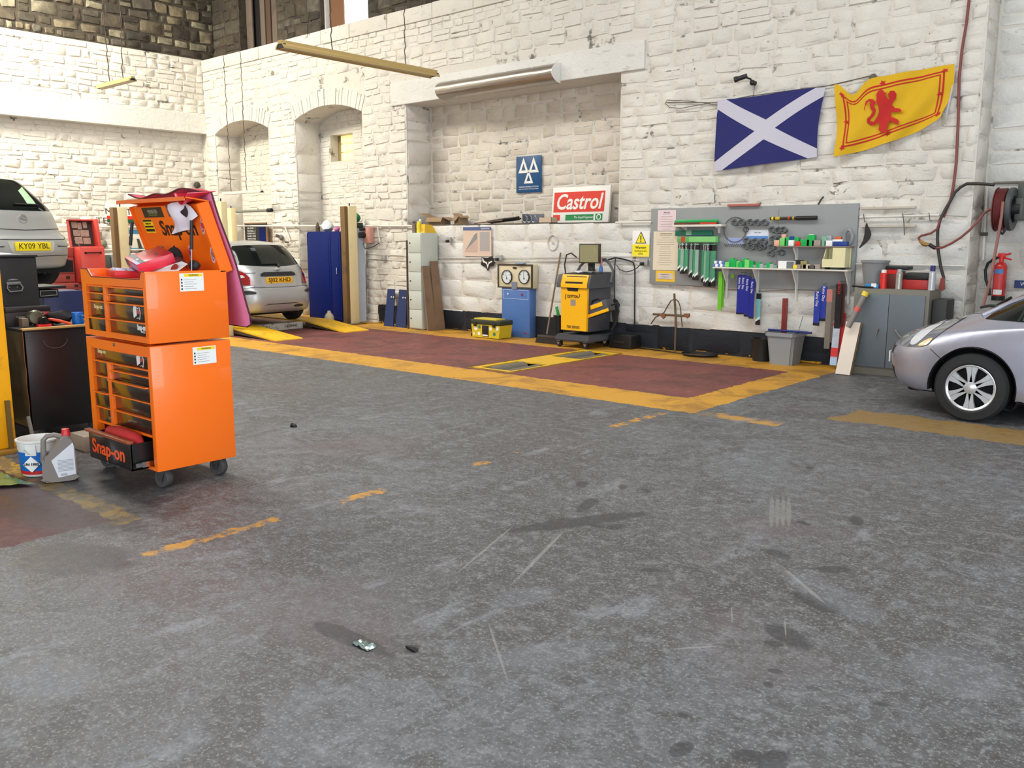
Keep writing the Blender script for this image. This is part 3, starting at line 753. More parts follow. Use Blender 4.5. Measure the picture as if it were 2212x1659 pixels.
q = LQ(361, 441, 377, 466); k = B().fbox(FLD, *q, .001, .003).out('sticker', mat('grey_brown_sticker', (120, 92, 86), .6), LID, label='small grey and white sticker'); text('lettering', 'TRAXX', FLD, (q[0] + q[1]) / 2, q[2] + .03, .022, WHT, k, width=.045, d=.004)
pk = mat('pink_white_sticker', (238, 196, 206), .5); rd2 = mat('crimson_ink', (206, 46, 84), .5)
for (u, v, a, h, rt) in ((*LPX(440, 485), .030, .065, .35), (*LPX(411, 544), .022, .055, .3), (*LPX(468, 548), .032, .062, .3)):
    u = min(u, OX1 - .05)
    pts = [(u + a * cos(t) * cos(rt) - h * sin(t) * sin(-rt), v + h * sin(t) * cos(rt) - a * cos(t) * sin(rt) * -1) for t in [2 * pi * i / 20 for i in range(20)]]
    k = B().prism(pts, FLD, .001, .003).out('sticker', pk, LID, label='oval pink and white sticker')
    pts2 = [(u + (x - u) * .72, v + (y - v) * .72) for x, y in pts]
    B().ring(pts2, [(u + (x - u) * .52, v + (y - v) * .52) for x, y in pts], FLD, .003, .0036).fbox(FLD, u - .012, u + .012, v - .02, v + .02, .003, .0036).out('emblem', rd2 if a != .032 else mat('grey_ink', (150, 120, 116), .5), k)
q = LQ(342, 529, 357, 546); k = B().fbox(FLD, *q, .001, .003).out('sticker', mat('brown_tan_sticker', (150, 110, 76), .6), LID, label='brown sticker with dark print'); B().fbox(FLD, q[0] + .01, q[1] - .01, q[2] + .01, q[3] - .01, .003, .004).out('print_bar', mat('dark_brown_ink', (70, 46, 40), .6), k)
for x, y0, z0, y1, z1 in ((OX0 + .03, 2.93, 1.44, 2.97, 1.72), (OX1 - .035, 2.93, 1.40, 2.95, 1.72)):
    k = B().cyl((x, y0 + (y1 - y0) * .4, z0 + (z1 - z0) * .42), (x, y1, z1), .011, n=12).out('gas_strut', BLK, TC)
    B().cyl((x, y0, z0), (x, y0 + (y1 - y0) * .45, z0 + (z1 - z0) * .45), .004, n=8).out('strut_rod', STEEL, k)
# contents of the tray
def obox(name, label, cat, c, sx, sy, sz, rz, rx, m, ry=0.):
    t = thing(name, label, cat, c, world=False)
    t.rotation_euler = (rx, ry, rz)
    b = B().box((-sx / 2, -sy / 2, 0), (sx / 2, sy / 2, sz), .003); b.out('body', m, t)
    return t
rbx = mat('red_carton', (212, 34, 62), .4, coat=.2)
t = obox('red_carton', 'red tool carton with navy stripe tilted on top of the orange chest tray', 'box', (-5.72, 2.86, 1.43), .36, .24, .07, -.25, .32, rbx, ry=.12)
LF = Fr((0, 0, .07), (1, 0, 0), (0, 1, 0), (0, 0, 1)); LG = Fr((0, -.12, 0), (1, 0, 0), (0, 0, 1), (0, -1, 0))
B().fbox(LF, -.18, .18, -.095, -.06, 0, .001).fbox(LG, -.18, -.08, .02, .065, 0, .001).fbox(LG, -.06, .17, .006, .022, 0, .001).out('stripe', mat('navy_ink', (38, 34, 66), .4), t)
B().fbox(LF, .02, .18, -.118, -.095, 0, .001).fbox(LG, .02, .178, .03, .06, 0, .001).out('blue_panel', mat('pale_blue_ink', (140, 150, 200), .4), t)
text('lettering', 'Ring', LF, .03, -.078, .028, WHT, t, d=.002); B().prism([(.05 + .02 * cos(a), .04 + .012 * sin(a)) for a in [i * pi / 8 for i in range(16)]], LF, 0, .001).out('roundel', mat('navy_ink', (38, 34, 66), .4), t)
t = obox('moulded_tray', 'open red moulded case with pale grey insert, left of the tilted red carton', 'tool case', (-5.93, 2.80, 1.345), .30, .24, .045, -.25, -.05, mat('red_plastic', (206, 30, 40), .35))
q = B()
for i in range(5):
    for j in range(3): q.box((-.13 + i * .052, -.1 + j * .07, .04), (-.13 + i * .052 + .04, -.1 + j * .07 + .055, .052 + .008 * ((i + j) % 2)), .005)
q.out('insert', mat('pale_blue_grey_plastic', (196, 200, 222), .4), t)
B().box((-.15, .09, .03), (.15, .12, .075), .006).out('hinge_edge', mat('dark_navy_plastic', (52, 50, 74), .4), t)
t = thing('baseball_cap', 'black baseball cap hanging inside the raised lid of the orange chest', 'cap', (-5.55, 3.03, 1.42))
B().grid(lambda u, v: V((-5.60, 2.96, 1.475)) + V((.062 * sin(v * pi * .55) * cos(2 * pi * u), .05 * sin(v * pi * .55) * sin(2 * pi * u), .075 * cos(v * pi * .55))), 20, 8).thick(.003).out('crown', mat('black_cloth', (30, 27, 28), .9), t)
B().grid(lambda u, v: V((-5.545 + .07 * v, 2.95 + (u - .5) * .1 * (1 - v * v * .5), 1.455 + .03 * sin(u * pi) - .05 * v)), 10, 6).thick(.003).out('peak', mat('maroon_cloth', (96, 40, 44), .9), t)
B().sph((-5.60, 2.96, 1.551), .008, n=8).out('button', mat('black_cloth', (30, 27, 28), .9), t)
t = thing('leaflet', 'white leaflet with black and red print propped beside the cap in the orange chest', 'leaflet', (-5.42, 2.85, 1.40))
B().poly([V((-5.60, 2.80, 1.395)), V((-5.34, 2.80, 1.395)), V((-5.33, 2.92, 1.425)), V((-5.44, 2.93, 1.455))])
b = B(); slab(b, [V((-5.62, 2.80, 1.392)), V((-5.36, 2.84, 1.392)), V((-5.38, 2.93, 1.44)), V((-5.45, 2.93, 1.455))], .003); b.out('sheet', WHT, t)
B().lathe([(0, 0), (.03, 0), (.03, .004), (0, .004)], (-5.42, 2.86, 1.415), 20, (.2, -.9, .5)).out('red_disc', mat('red_brown_ink', (150, 50, 40), .4), t)
B().ico((-5.37, 2.97, 1.43), .035, (1.3, 1, 1), 2, .006).out('dark_lump', mat('dark_leather', (34, 26, 28), .6), None, label='black leather glove bunched behind the white leaflet in the orange chest', cat='glove')
# white sheet hung on the lid
def sheet(u, v):
    return FLD(u, v, .028 + .010 * sin(u * 30) + .008 * sin(v * 35 + u * 10))
t = thing('torn_paper_sheet', 'crumpled white paper sheet with a dark oval hole hanging from the orange lid', 'paper', (-5.55, 3.0, 1.6))
zD = zoom(330, 400, 7.54)
def lidpx(x, y):
    u, v = zD(x, y); return LPX(u, v)
skin('sheet', [lidpx(*q) for q in ((285, 300), (380, 268), (520, 235), (600, 245), (690, 330), (778, 482), (728, 560), (705, 690), (590, 715), (480, 745), (370, 775), (388, 600), (400, 500), (340, 425), (300, 370))], sheet, .02, mat('paper_white', (234, 234, 244), .7), t)
def sheet2(u, v): p = sheet(u, v); return p + FLD.n * .004
skin('dark_oval', smooth_poly([lidpx(*q) for q in ((580, 310), (625, 370), (642, 440), (632, 490), (605, 502), (540, 460), (503, 410), (540, 360))], 4), sheet2, .02, mat('oval_black', (40, 34, 42), .7), t)
# red and pink wing cover draped over the lid
def matf(u, v):   # u across (-1..), v along the drape
    x = u; t = v
    if t < .30: y = 2.92 + t / .30 * .15; z = 1.878 + .012 * sin(x * 16) + .012 * (sin(x * 7 + 2) + 1)
    else:
        s_ = (t - .30); y = (3.078 + .30 * s_ if s_ < .45 else 3.213 + .26 * (s_ - .45)) + .006 * sin(s_ * 9 + x * 4) ; z = 1.885 - s_ * 1.0 + .012 * (sin(x * 7 + 2) + 1) * max(0, 1 - s_ * 6)
    return V((x, y, z))
mr = mat('crimson_vinyl', (222, 52, 74), .38, coat=.2); mp = mat('pink_felt_backing', (250, 142, 186), .9, bump=.3)
t = thing('wing_cover', 'pink and red padded cover draped over the raised orange lid, hanging behind', 'cover', (-5.7, 3.1, 1.9))
FW = [(-6.14, .02), (-5.78, .05), (-5.60, .01), (-5.40, .02), (-5.30, .12), (-5.29, .45), (-5.28, .8), (-5.27, 1.10), (-5.29, 1.16), (-5.35, 1.18), (-5.95, 1.17), (-6.05, 1.1), (-6.04, .4)]
skin('outer_face', FW, lambda u, v: matf(u, v) + V((0, .008, .012 if v < .3 else 0)), .04, mr, t)
skin('felt_backing', FW, lambda u, v: matf(u, v) + V((0, -.002, .006 if v < .3 else 0)), .04, mp, t)
B().tube([matf(u, v) + V((0, .003, .008 if v < .3 else 0)) for u, v in densify(FW, .04)], .006, 6, closed=True).out('piping', mat('dark_piping', (74, 30, 38), .6), t)
def flap(u, v):  # folded-over front corner, red
    return V((-5.45 + u * .16, 2.905 + v * .20, 1.90 - .07 * sin(u * pi) * (1 - v) + .01 * v - .01 * (1 - v)))
B().grid(flap, 12, 6).thick(.006).out('folded_corner', mr, t)

# ================================================================ BUCKET, JUG, FLOOR BITS, YELLOW POST
t = thing('bucket', 'white and blue paint bucket with diamond hazard label beside the grey oil jug', 'bucket', (-6.35, 2.28, 0))
cx, cy = -6.35, 2.28
B().lathe([(0, .004), (.112, .004), (.118, .02), (.134, .235), (.142, .24), (.142, .252), (.130, .252), (.112, .03), (0, .03)], (cx, cy, 0), 40).out('tub', WHTP, t)
B().lathe([(.1205, .022), (.1325, .175)], (cx, cy, 0), 40).out('blue_band', mat('label_blue', (10, 104, 190), .35), t)
B().lathe([(.1215, .02), (.1235, .045)], (cx, cy, 0), 40).out('red_band', mat('label_red', (200, 40, 40), .35), t)
dv = (V((6.35, -2.28, 0)).normalized() + V((-.30, -.26, 0))).normalized(); FBk = Fr(V((cx, cy, 0)) + dv * .133, (-dv.y, dv.x, 0), (0, 0, 1), dv)
k = B().prism([(0, .04), (.055, .095), (0, .15), (-.055, .095)], FBk, -.006, .004).out('hazard_diamond', WHT, t); text('lettering', 'UN 1993', FBk, 0, .095, .026, INK, k, d=.006, bold=.001)
B().fbox(FBk, -.035, .035, .155, .225, -.02, .002).out('handle_tab', WHTP, t)
B().tube([FBk(-.035, .2, .01), FBk(-.01, .17, .02), FBk(0, .12 + .05, .02)], .002, 6).out('wire_handle', STEEL, t)
B().box((-.01, -.01, 0), (.01, .01, .36), 0, Matrix.Translation((-6.60, 2.36, .0)) @ Matrix.Rotation(-.35, 4, 'Y')).out('stirring_stick', mat('grey_wood', (110, 104, 96), .8), None, label='grey wooden stick leaning behind the white and blue bucket', cat='stick')
GJ = mat('grey_hdpe', (122, 114, 108), .42, var=.04)
t = thing('oil_jug', 'grey plastic oil jug with red cap and white back label', 'oil jug', (-6.05, 2.29, 0))
jd = V((.93, -.36, 0)).normalized(); jr = V((-jd.y, jd.x, 0)); jr = V((.36, .93, 0)).normalized()
FJ = Fr(V((-6.05, 2.29, 0)), jr, (0, 0, 1), jd)
body = smooth_poly([(x_ * .9, z_) for x_, z_ in [(-.095, .01), (.10, .01), (.112, .04), (.112, .19), (.108, .235), (.09, .285), (.075, .305), (.03, .305), (-.02, .245), (-.07, .18), (-.11, .15), (-.112, .04)]], 4)
b = B(); b.prism(body, FJ, -.06, .06); bmesh.ops.bevel(b.bm, geom=[e for e in b.bm.edges if len(e.link_faces) == 2 and any(len(f.verts) > 6 for f in e.link_faces)], offset=.014, segments=3, affect='EDGES'); b.out('body', GJ, t, 50)
B().tube([FJ(.036, .295), FJ(-.018, .315), FJ(-.06, .31), FJ(-.082, .285), FJ(-.086, .22), FJ(-.092, .15), FJ(-.08, .12)], [.02, .017, .016, .017, .018, .02, .02], 10).out('handle', GJ, t, 60)
B().lathe([(0, 0), (.028, 0), (.028, .018), (.024, .03), (.024, .05), (.018, .052), (0, .052)], FJ(.053, .30), 20).out('cap', mat('red_cap', (206, 40, 44), .4), t)
k = B().prism([(-.045, .155), (.09, .265), (.094, .24), (.094, .05), (-.01, .035)], FJ, .059, .0625).out('label', mat('silver_label', (206, 208, 214), .4), t)
q = B()
for i in range(9): q.fbox(FJ, -.01, .085, .15 - i * .009, .153 - i * .009, .0625, .063)
for i in range(8): q.fbox(FJ, .005 + i * .005, .0075 + i * .005, .045, .062, .0625, .063)
q.out('small_print', mat('grey_print', (120, 122, 128), .6), k, kind='stuff')
# wood block and offcut under the black trolley
B().box((-6.98, 2.74, 0), (-6.72, 2.92, .12), .006).out('wooden_block', mat('pale_timber', (176, 164, 148), .85, dirt=.5, scale=14), None, label='pale timber block on the floor under the black trolley', cat='block')
# clear green plastic sheet on the floor
def crump(u, v): return V((u, v, .012 + .012 * (mnoise.noise(V((u * 14, v * 14, 0))) + .6)))
skin('plastic_sheet', [(-6.75, 1.55), (-6.2, 1.86), (-6.02, 2.12), (-6.35, 2.08), (-6.9, 2.1)], crump, .025, mat('green_film', (92, 130, 84), .25, var=.5, scale=22), None, label='crumpled green plastic sheet on the floor in front of the bucket', ang=20)['category'] = 'plastic sheet'
yp = mat('yellow_post_paint', (246, 176, 16), .45, dirt=.4, scale=6)
t = thing('lift_post', 'yellow steel lift post at the edge beside the black trolley', 'lift post', (-7.3, 2.25, 0))
B().box((-7.42, 1.95, .03), (-7.17, 2.42, 1.55), .012).out('column', yp, t)
B().box((-7.52, 1.80, 0), (-7.08, 2.46, .03), .004).out('base_plate', mat('dirty_yellow', (150, 110, 30), .7, dirt=.7), t)
B().box((-7.17, 2.36, .03), (-7.14, 2.39, .4)).out('guard_strip', mat('brown_strip', (104, 80, 30), .6), t)

# ================================================================ BLACK TROLLEY AND THE CLUTTER ON IT
t = thing('black_trolley', 'black tool trolley with yellow wooden edge, dark chrome side and casters', 'tool trolley', (-7.6, 2.8, 0))
B().box((-7.95, 2.585, .11), (-7.28, 3.3, .895), .006).out('body', mat('black_panel', (20, 16, 18), .35), t)
B().box((-7.31, 2.56, .905), (-7.25, 3.32, .922), .003).out('edge_strip', mat('varnished_edge', (190, 150, 84), .4), t)
B().box((-7.98, 2.56, .895), (-7.26, 3.32, .912)).out('worktop', BLK, t)
def foil(u, v): return V((-7.92 + u * .64, 2.572 + .008 * mnoise.noise(V((u * 5, v * 6, 1))), .14 + v * .75))
B().grid(foil, 14, 16).thick(.004).out('side_sheet', mat('crinkled_brass_foil', (170, 150, 104), .22, .9, var=.2), t, 20)
q = B()
for y, z in ((2.61, .86), (2.61, .83), (3.12, .86), (3.12, .83)): q.sph((-7.277, y, z), .006, n=8)
q.out('rivet', STEEL, t, kind='stuff')
for y in (2.66, 3.10): caster(t, -7.36, y, .11, .3, .055)
B().tube([(-7.262, 2.8 + .09 * cos(a), .82 + .07 * sin(a)) for a in [pi + i * pi / 10 for i in range(11)]], .0025, 6).out('wire_loop', mat('grey_wire', (90, 80, 84), .5), t)
t = thing('mug', 'blue and white mug on the black trolley top', 'mug', (-7.4, 3.04, .913))
B().lathe([(0, 0), (.042, 0), (.043, .004), (.043, .098), (.040, .1), (.038, .096), (.038, .01), (0, .01)], (-7.4, 3.04, .913), 28).out('cup', mat('mug_blue', (24, 110, 196), .3, var=.5, scale=26), t)
B().tube([(-7.40 + .043, 3.04 + .0, .99), (-7.37 + .05, 3.065, .985), (-7.37 + .05, 3.07, .945), (-7.40 + .04, 3.05, .935)], .006, 8).out('handle', mat('mug_blue', (24, 110, 196), .3), t)
# motor part
t = thing('engine_part', 'oily grey alternator lying on the black trolley', 'engine part', (-7.4, 2.68, .913))
al = mat('oily_cast_metal', (92, 92, 76), .4, .7, var=.5, scale=24, dirt=.6)
B().lathe([(0, -.07), (.04, -.07), (.055, -.05), (.062, -.02), (.062, .03), (.05, .055), (.03, .06), (0, .06)], (-7.42, 2.72, .985), 18, (.8, -.1, .1)).out('casing', al, t)
B().lathe([(0, 0), (.036, 0), (.036, .016), (.026, .02), (.026, .028), (.036, .032), (.036, .045), (.012, .045), (.012, .06), (0, .06)], (-7.36, 2.75, .965), 20, (.9, .1, -.15)).out('pulley', mat('dark_pulley', (40, 38, 36), .4, .5), t)
q = B()
for i in range(9):
    a = i * 2 * pi / 9; q.box((-.012, -.008, -.006), (.05, .008, .008), .002, Matrix.Translation((-7.43, 2.72 + .062 * cos(a), .985 + .055 * sin(a))) @ Matrix.Rotation(a, 4, 'X'))
q.out('cooling_fin', al, t, kind='stuff')
B().box((-7.46, 2.61, .92), (-7.38, 2.66, .99), .006).out('terminal_block', mat('brown_grey_plastic', (110, 100, 84), .6), t)
t = thing('boxed_part', 'black parts carton marked XL behind the alternator on the trolley', 'box', (-7.7, 2.75, .913))
B().box((-7.78, 2.57, .913), (-7.60, 2.93, 1.02), .003).box((-7.76, 2.58, 1.02), (-7.62, 2.92, 1.06), .003).out('body', mat('black_carton', (44, 40, 42), .45), t)
FX = Fr((-7.597, 0, 0), (0, 1, 0), (0, 0, 1), (1, 0, 0))
B().fbox(FX, 2.79, 2.80, .97, 1.02, 0, .002).out('violet_bar', mat('violet_ink', (110, 110, 190), .5), t); text('lettering', 'XL', FX, 2.84, .998, .022, WHT, t, bold=.001); text('lettering', 'Tie Rod Assembly Kit', FX, 2.70, .985, .012, WHT, t)
t = thing('work_jacket', 'black work jacket bundle with red lining lying on the trolley', 'jacket', (-7.45, 2.9, .913))
B().ico((-7.47, 2.93, .975), .095, (.9, 1.0, .6), 3, .025, 3).out('body', mat('black_fabric', (30, 26, 28), .9, bump=.4), t)
B().ico((-7.53, 2.83, 1.00), .05, (1., 1.5, .4), 3, .02, 5).out('lining', mat('dark_red_fabric', (140, 38, 48), .9), t)
B().tube([(-7.40, 2.79, .965), (-7.37, 2.82, .97), (-7.35, 2.88, .955), (-7.34, 2.93, .935), (-7.33, 2.96, .925)], .012, 10).out('orange_hose', mat('orange_red_hose', (226, 80, 44), .45), None, label='short orange hose curving over the black trolley edge', cat='hose')
B().box((-7.36, 2.70, .914), (-7.30, 2.80, .94), .006).out('red_clamp', mat('red_plastic', (206, 30, 40), .35), None, label='small red plastic clamp below the alternator on the trolley', cat='clamp')
# black chest behind the trolley
t = thing('black_tool_chest', 'black steel tool chest with chrome drop handles behind the trolley', 'tool chest', (-8.4, 2.7, 0))
B().box((-8.75, 2.2, .08), (-8.0, 2.985, 1.45), .008).out('body', mat('black_crackle_paint', (36, 36, 38), .45, bump=.2), t)
FB8 = Fr((-8.0, 0, 0), (0, 1, 0), (0, 0, 1), (1, 0, 0))
k = B().ring([(2.735, 1.235), (2.84, 1.235), (2.86, 1.20), (2.845, 1.17), (2.75, 1.165), (2.73, 1.195)], [(2.742, 1.228), (2.834, 1.228), (2.85, 1.2), (2.84, 1.178), (2.755, 1.173), (2.738, 1.197)], FB8, .008, .018).out('drop_handle', CHR, t)
B().prism([(2.735, 1.25), (2.84, 1.25), (2.845, 1.24), (2.73, 1.235)], FB8, .0, .012).prism(arch_pts(2.742, 2.832, 1.262, .012, 8), FB8, 0, .006).sph(FB8(2.755, 1.205), .006).sph(FB8(2.815, 1.205), .006).out('handle_mount', CHR, k)
B().box((-8.76, 2.19, 1.45), (-7.99, 2.995, 1.47), .004).out('lid', mat('black_crackle_paint', (36, 36, 38), .45), t)
B().box((-8.5, 2.985, 1.18), (-8.02, 3.22, 1.20), .003).box((-8.5, 2.985, 1.10), (-8.04, 3.16, 1.17), .003).out('side_shelf', BLK, t)
B().ring([(3.0, 1.165), (3.14, 1.165), (3.14, 1.12), (3.0, 1.115)], [(3.006, 1.159), (3.134, 1.159), (3.134, 1.126), (3.006, 1.121)], FB8, -.03, -.02).out('shelf_frame', CHR, t)
def bag(u, v): return V((-8.5 + u * .4, 2.55 + v * .36, 1.475 + .05 * abs(mnoise.noise(V((u * 4, v * 4, 2)))) * 2 * sin(pi * u) * sin(pi * min(1, v * 1.1))))
B().grid(bag, 14, 14).thick(.002).out('plastic_bag', mat('white_film', (214, 216, 220), .3), None, 20, label='crumpled white plastic bag on top of the black chest', cat='bag')
B().box((-9.0, 3.24, .05), (-8.6, 3.6, 1.12), .006).out('blue_cabinet', mat('navy_steel', (28, 36, 84), .4), None, label='dark navy cabinet between the black chest and the red cabinets', cat='cabinet')
# red tool boxes at the back, beyond the raised car
RR = mat('faded_red_steel', (236, 84, 72), .4, var=.05); RD = mat('brick_red_drawers', (168, 74, 62), .45, var=.08)
SLOT = mat('dark_recess', (50, 22, 20), .8)
t = thing('red_roller_cabinet', 'brick red tool cabinet with rows of drawers below the open red box', 'tool cabinet', (-13.9, 5.4, 0))
B().box((-14.2, 5.10, .10), (-13.66, 5.90, .955), .008).out('body', RD, t)
for y in (5.18, 5.82):
    for x in (-14.1, -13.76): B().lathe([(0, -.018), (.05, -.018), (.05, .018), (0, .018)], (x, y, .05), 16, (0, 1, 0)).cyl((x, y, .05), (x, y, .105), .012, n=8).out('caster', RUB, t)
F9 = Fr((-13.66, 0, 0), (0, 1, 0), (0, 0, 1), (1, 0, 0))
for i, (a, b_) in enumerate(((.16, .32), (.33, .43), (.44, .53), (.54, .62), (.63, .71), (.72, .80), (.81, .87), (.88, .94))):
    k = B().fbox(F9, 5.12, 5.88, a, b_, 0, .012, .002).out('drawer', RD, t)
    for y in (5.17, 5.60): B().fbox(F9, y, y + .055, (a + b_) / 2 - .018, (a + b_) / 2 + .02, .011, .014).out('finger_slot', SLOT, k)
t = thing('stacked_red_chest', 'brick red drawer chest on the red cabinet, left of the bright red box', 'tool chest', (-13.9, 5.3, .956))
B().box((-14.1, 5.30, .957), (-13.74, 5.655, 1.48), .006).out('body', RD, t)
F95 = Fr((-13.74, 0, 0), (0, 1, 0), (0, 0, 1), (1, 0, 0))
for i in range(4):
    k = B().fbox(F95, 5.31, 5.645, .97 + i * .125, 1.08 + i * .125, 0, .01, .002).out('drawer', RD, t)
    B().fbox(F95, 5.52, 5.575, 1.01 + i * .125, 1.055 + i * .125, .009, .012).out('finger_slot', SLOT, k)
t = thing('open_red_box', 'bright red toolbox with side handle and raised lid lined with pale photos', 'toolbox', (-13.7, 5.85, .956))
B().box((-13.92, 5.665, .957), (-13.50, 6.025, 1.49), .016).out('body', RR, t)
F92 = Fr((-13.50, 0, 0), (0, 1, 0), (0, 0, 1), (1, 0, 0))
B().tube([F92(5.745, 1.40, .0), F92(5.75, 1.402, .03), F92(5.945, 1.402, .03), F92(5.95, 1.40, 0)], .010, 8).sph(F92(5.735, 1.40), .017).sph(F92(5.96, 1.40), .017).out('side_handle', mat('dark_handle', (60, 30, 30), .4, .5), t)
FT = Fr((-13.76, 0, 1.49), (.0, 1, 0), (-.15, 0, .99), (.99, 0, .15))
k = B().fbox(FT, 5.63, 6.03, 0, .40, -.02, 0, .006).fbox(FT, 5.985, 6.035, -.02, .40, -.02, .15, .010).fbox(FT, 5.63, 5.645, 0, .40, -.02, .04).fbox(FT, 5.63, 6.03, .385, .40, -.02, .07).out('lid', RR, t)
ph = mat('sepia_photo', (176, 152, 130), .6, var=.5, scale=20); ph2 = mat('dark_lid_lining', (52, 34, 28), .7)
B().fbox(FT, 5.645, 5.985, .005, .385, .0, .004).out('lining', ph2, k)
for (a, b_, c0, d) in ((5.69, 5.77, .28, .37), (5.775, 5.835, .26, .36), (5.70, 5.80, .16, .25), (5.805, 5.93, .15, .25), (5.71, 5.82, .045, .145), (5.83, 5.94, .04, .135), (5.855, 5.915, .28, .37)):
    B().fbox(FT, a, b_, c0, d, .004, .006).out('photo', ph, k)
B().tube([V((-13.5, 5.67, 1.49)), V((-13.70, 5.67, 1.60))], .005, 6).out('lid_stay', STEEL, t); B().tube([V((-13.5, 5.93, 1.49)), V((-13.68, 6.0, 1.56))], .005, 6).out('lid_stay', STEEL, t)
t = thing('metal_bin', 'pale grey metal locker with a big red patch behind the orange cabinet', 'locker', (-13.2, 6.0, 0))
B().box((-13.6, 5.96, .0), (-13.1, 6.6, .84), .006).out('body', mat('pale_grey_steel', (168, 164, 160), .5), t)
F89 = Fr((-13.1, 0, 0), (0, 1, 0), (0, 0, 1), (1, 0, 0))
B().prism(smooth_poly([(6.04, .82), (6.30, .83), (6.3, .45), (6.18, .42), (6.08, .55)], 4), F89, 0, .003).out('red_patch', mat('bright_red', (230, 44, 36), .4), t)
B().box((-13.65, 5.93, .9555), (-13.25, 6.33, .98), .003).box((-13.5, 5.97, .845), (-13.2, 6.3, .955), .003).out('box_with_wooden_lid', mat('dark_box_wood_lid', (96, 62, 40), .5), None, label='small dark box with wooden lid on the grey locker below the bright red toolbox', cat='box')
# ================================================================ CARS
def catmull(p0, p1, p2, p3, t):
    return tuple(.5 * (2 * b + (c - a) * t + (2 * a - 5 * b + 4 * c - d) * t * t + (3 * b - a - 3 * c + d) * t ** 3) for a, b, c, d in zip(p0, p1, p2, p3))
class Car:
    """body shell from stacked plan outlines; local x: 0 = tail, L = nose; z = 0 at the tyre contact.
    level: (x_tail, x_nose, half_width, z_tail, z_mid, z_nose, squareness_tail, squareness_nose)"""
    def __init__(s, levels, L, nrow=64, sub=5):
        lv = []
        k = len(levels)
        for i in range(k - 1):
            for j in range(sub):
                lv.append(catmull(levels[max(0, i - 1)], levels[i], levels[i + 1], levels[min(k - 1, i + 2)], j / sub))
        lv.append(levels[-1])
        s.v = []; s.f = []
        def row(l):
            xt, xn, w, zt, zm, zn, nt, nn = l; out = []
            for r in range(nrow):
                a = 2 * pi * r / nrow; c_, s_ = cos(a), sin(a)
                n = nt if c_ < 0 else nn
                X = (abs(c_) ** (2 / n)) * (1 if c_ > 0 else -1); Y = (abs(s_) ** (2 / n)) * (1 if s_ > 0 else -1)
                x = (xt + xn) / 2 + X * (xn - xt) / 2
                t = (x - xt) / max(1e-6, xn - xt)
                z = zt + (zm - zt) * min(1, t * 2.5) if t < .4 else (zm if t < .6 else zm + (zn - zm) * ((t - .6) / .4) ** 1.3)
                out.append((x, Y * w, z))
            return out
        for l in lv: s.v += row(l)
        m = len(lv)
        for i in range(m - 1):
            for r in range(nrow):
                s.f.append((i * nrow + r, i * nrow + (r + 1) % nrow, (i + 1) * nrow + (r + 1) % nrow, (i + 1) * nrow + r))
        s.f.append(tuple(range(nrow))); s.f.append(tuple((m - 1) * nrow + r for r in range(nrow)))
        s.bm = bmesh.new(); vs = [s.bm.verts.new(p) for p in s.v]
        for f in s.f:
            try: s.bm.faces.new([vs[i] for i in f])
            except ValueError: pass
        bmesh.ops.recalc_face_normals(s.bm, faces=s.bm.faces)
        s.bvh = BVHTree.FromBMesh(s.bm)
    def arches(s, ws, R, W):
        """open the wheel arches"""
        bm = s.bm
        es = [e for e in bm.edges if e.calc_length() > .05 and any(abs((e.verts[0].co.x + e.verts[1].co.x) / 2 - x) < R * 1.5 and (e.verts[0].co.z + e.verts[1].co.z) / 2 < z + R * 1.4 for x, z in ws)]
        bmesh.ops.subdivide_edges(bm, edges=es, cuts=2, use_grid_fill=True)
        kill = [f for f in bm.faces if any((f.calc_center_median().x - x) ** 2 + (f.calc_center_median().z - z) ** 2 < R * R for x, z in ws) and abs(f.calc_center_median().y) > .1 and abs(f.normal.z) < .9]
        kill += [f for f in bm.faces if any(abs(f.calc_center_median().x - x) < R * 1.3 for x, z in ws) and f.calc_center_median().z < .21]
        kill = list(set(kill))
        bmesh.ops.delete(bm, geom=kill, context='FACES')
        for e in bm.edges:
            if len(e.link_faces) == 1:
                for v in e.verts:
                    for x, z in ws:
                        d = V((v.co.x - x, 0, v.co.z - z))
                        if .6 * R < d.length < R * 1.35 and abs(v.co.y) > .3:
                            d = d.normalized() * R; v.co.x, v.co.z = x + d.x, z + d.z
    def body(s, m, par, name='body_shell'):
        me = bpy.data.meshes.new(name); s.bm.to_mesh(me); me.materials.append(m)
        return put(name, me, par, 50)
    def hit(s, o, d, off):
        h = s.bvh.ray_cast(V(o), V(d))
        if h[0] is None: return None
        n = h[1]
        if n.dot(V(d)) > 0: n = -n
        return h[0] + n * off
    def rear(s, name, pts, m, par, off=.004, step=.03, label=None, n=0):
        p = smooth_poly(pts, n) if n else pts
        return skin(name, p, lambda y, z: s.hit((-3, y, z), (1, 0, 0), off), step, m, par, label, 60)
    def front(s, name, pts, m, par, off=.004, step=.03, label=None, n=0, L=9):
        p = smooth_poly(pts, n) if n else pts
        return skin(name, p, lambda y, z: s.hit((L, y, z), (-1, 0, 0), off), step, m, par, label, 60)
    def side(s, name, pts, m, par, sy, off=.004, step=.03, label=None, n=0):
        p = smooth_poly(pts, n) if n else pts
        return skin(name, p, lambda x, z: s.hit((x, sy * 4, z), (0, -sy, 0), off), step, m, par, label, 60)
    def top(s, name, pts, m, par, off=.004, step=.04, n=0, label=None):
        p = smooth_poly(pts, n) if n else pts
        return skin(name, p, lambda x, y: s.hit((x, y, 5), (0, 0, -1), off), step, m, par, label, 60)
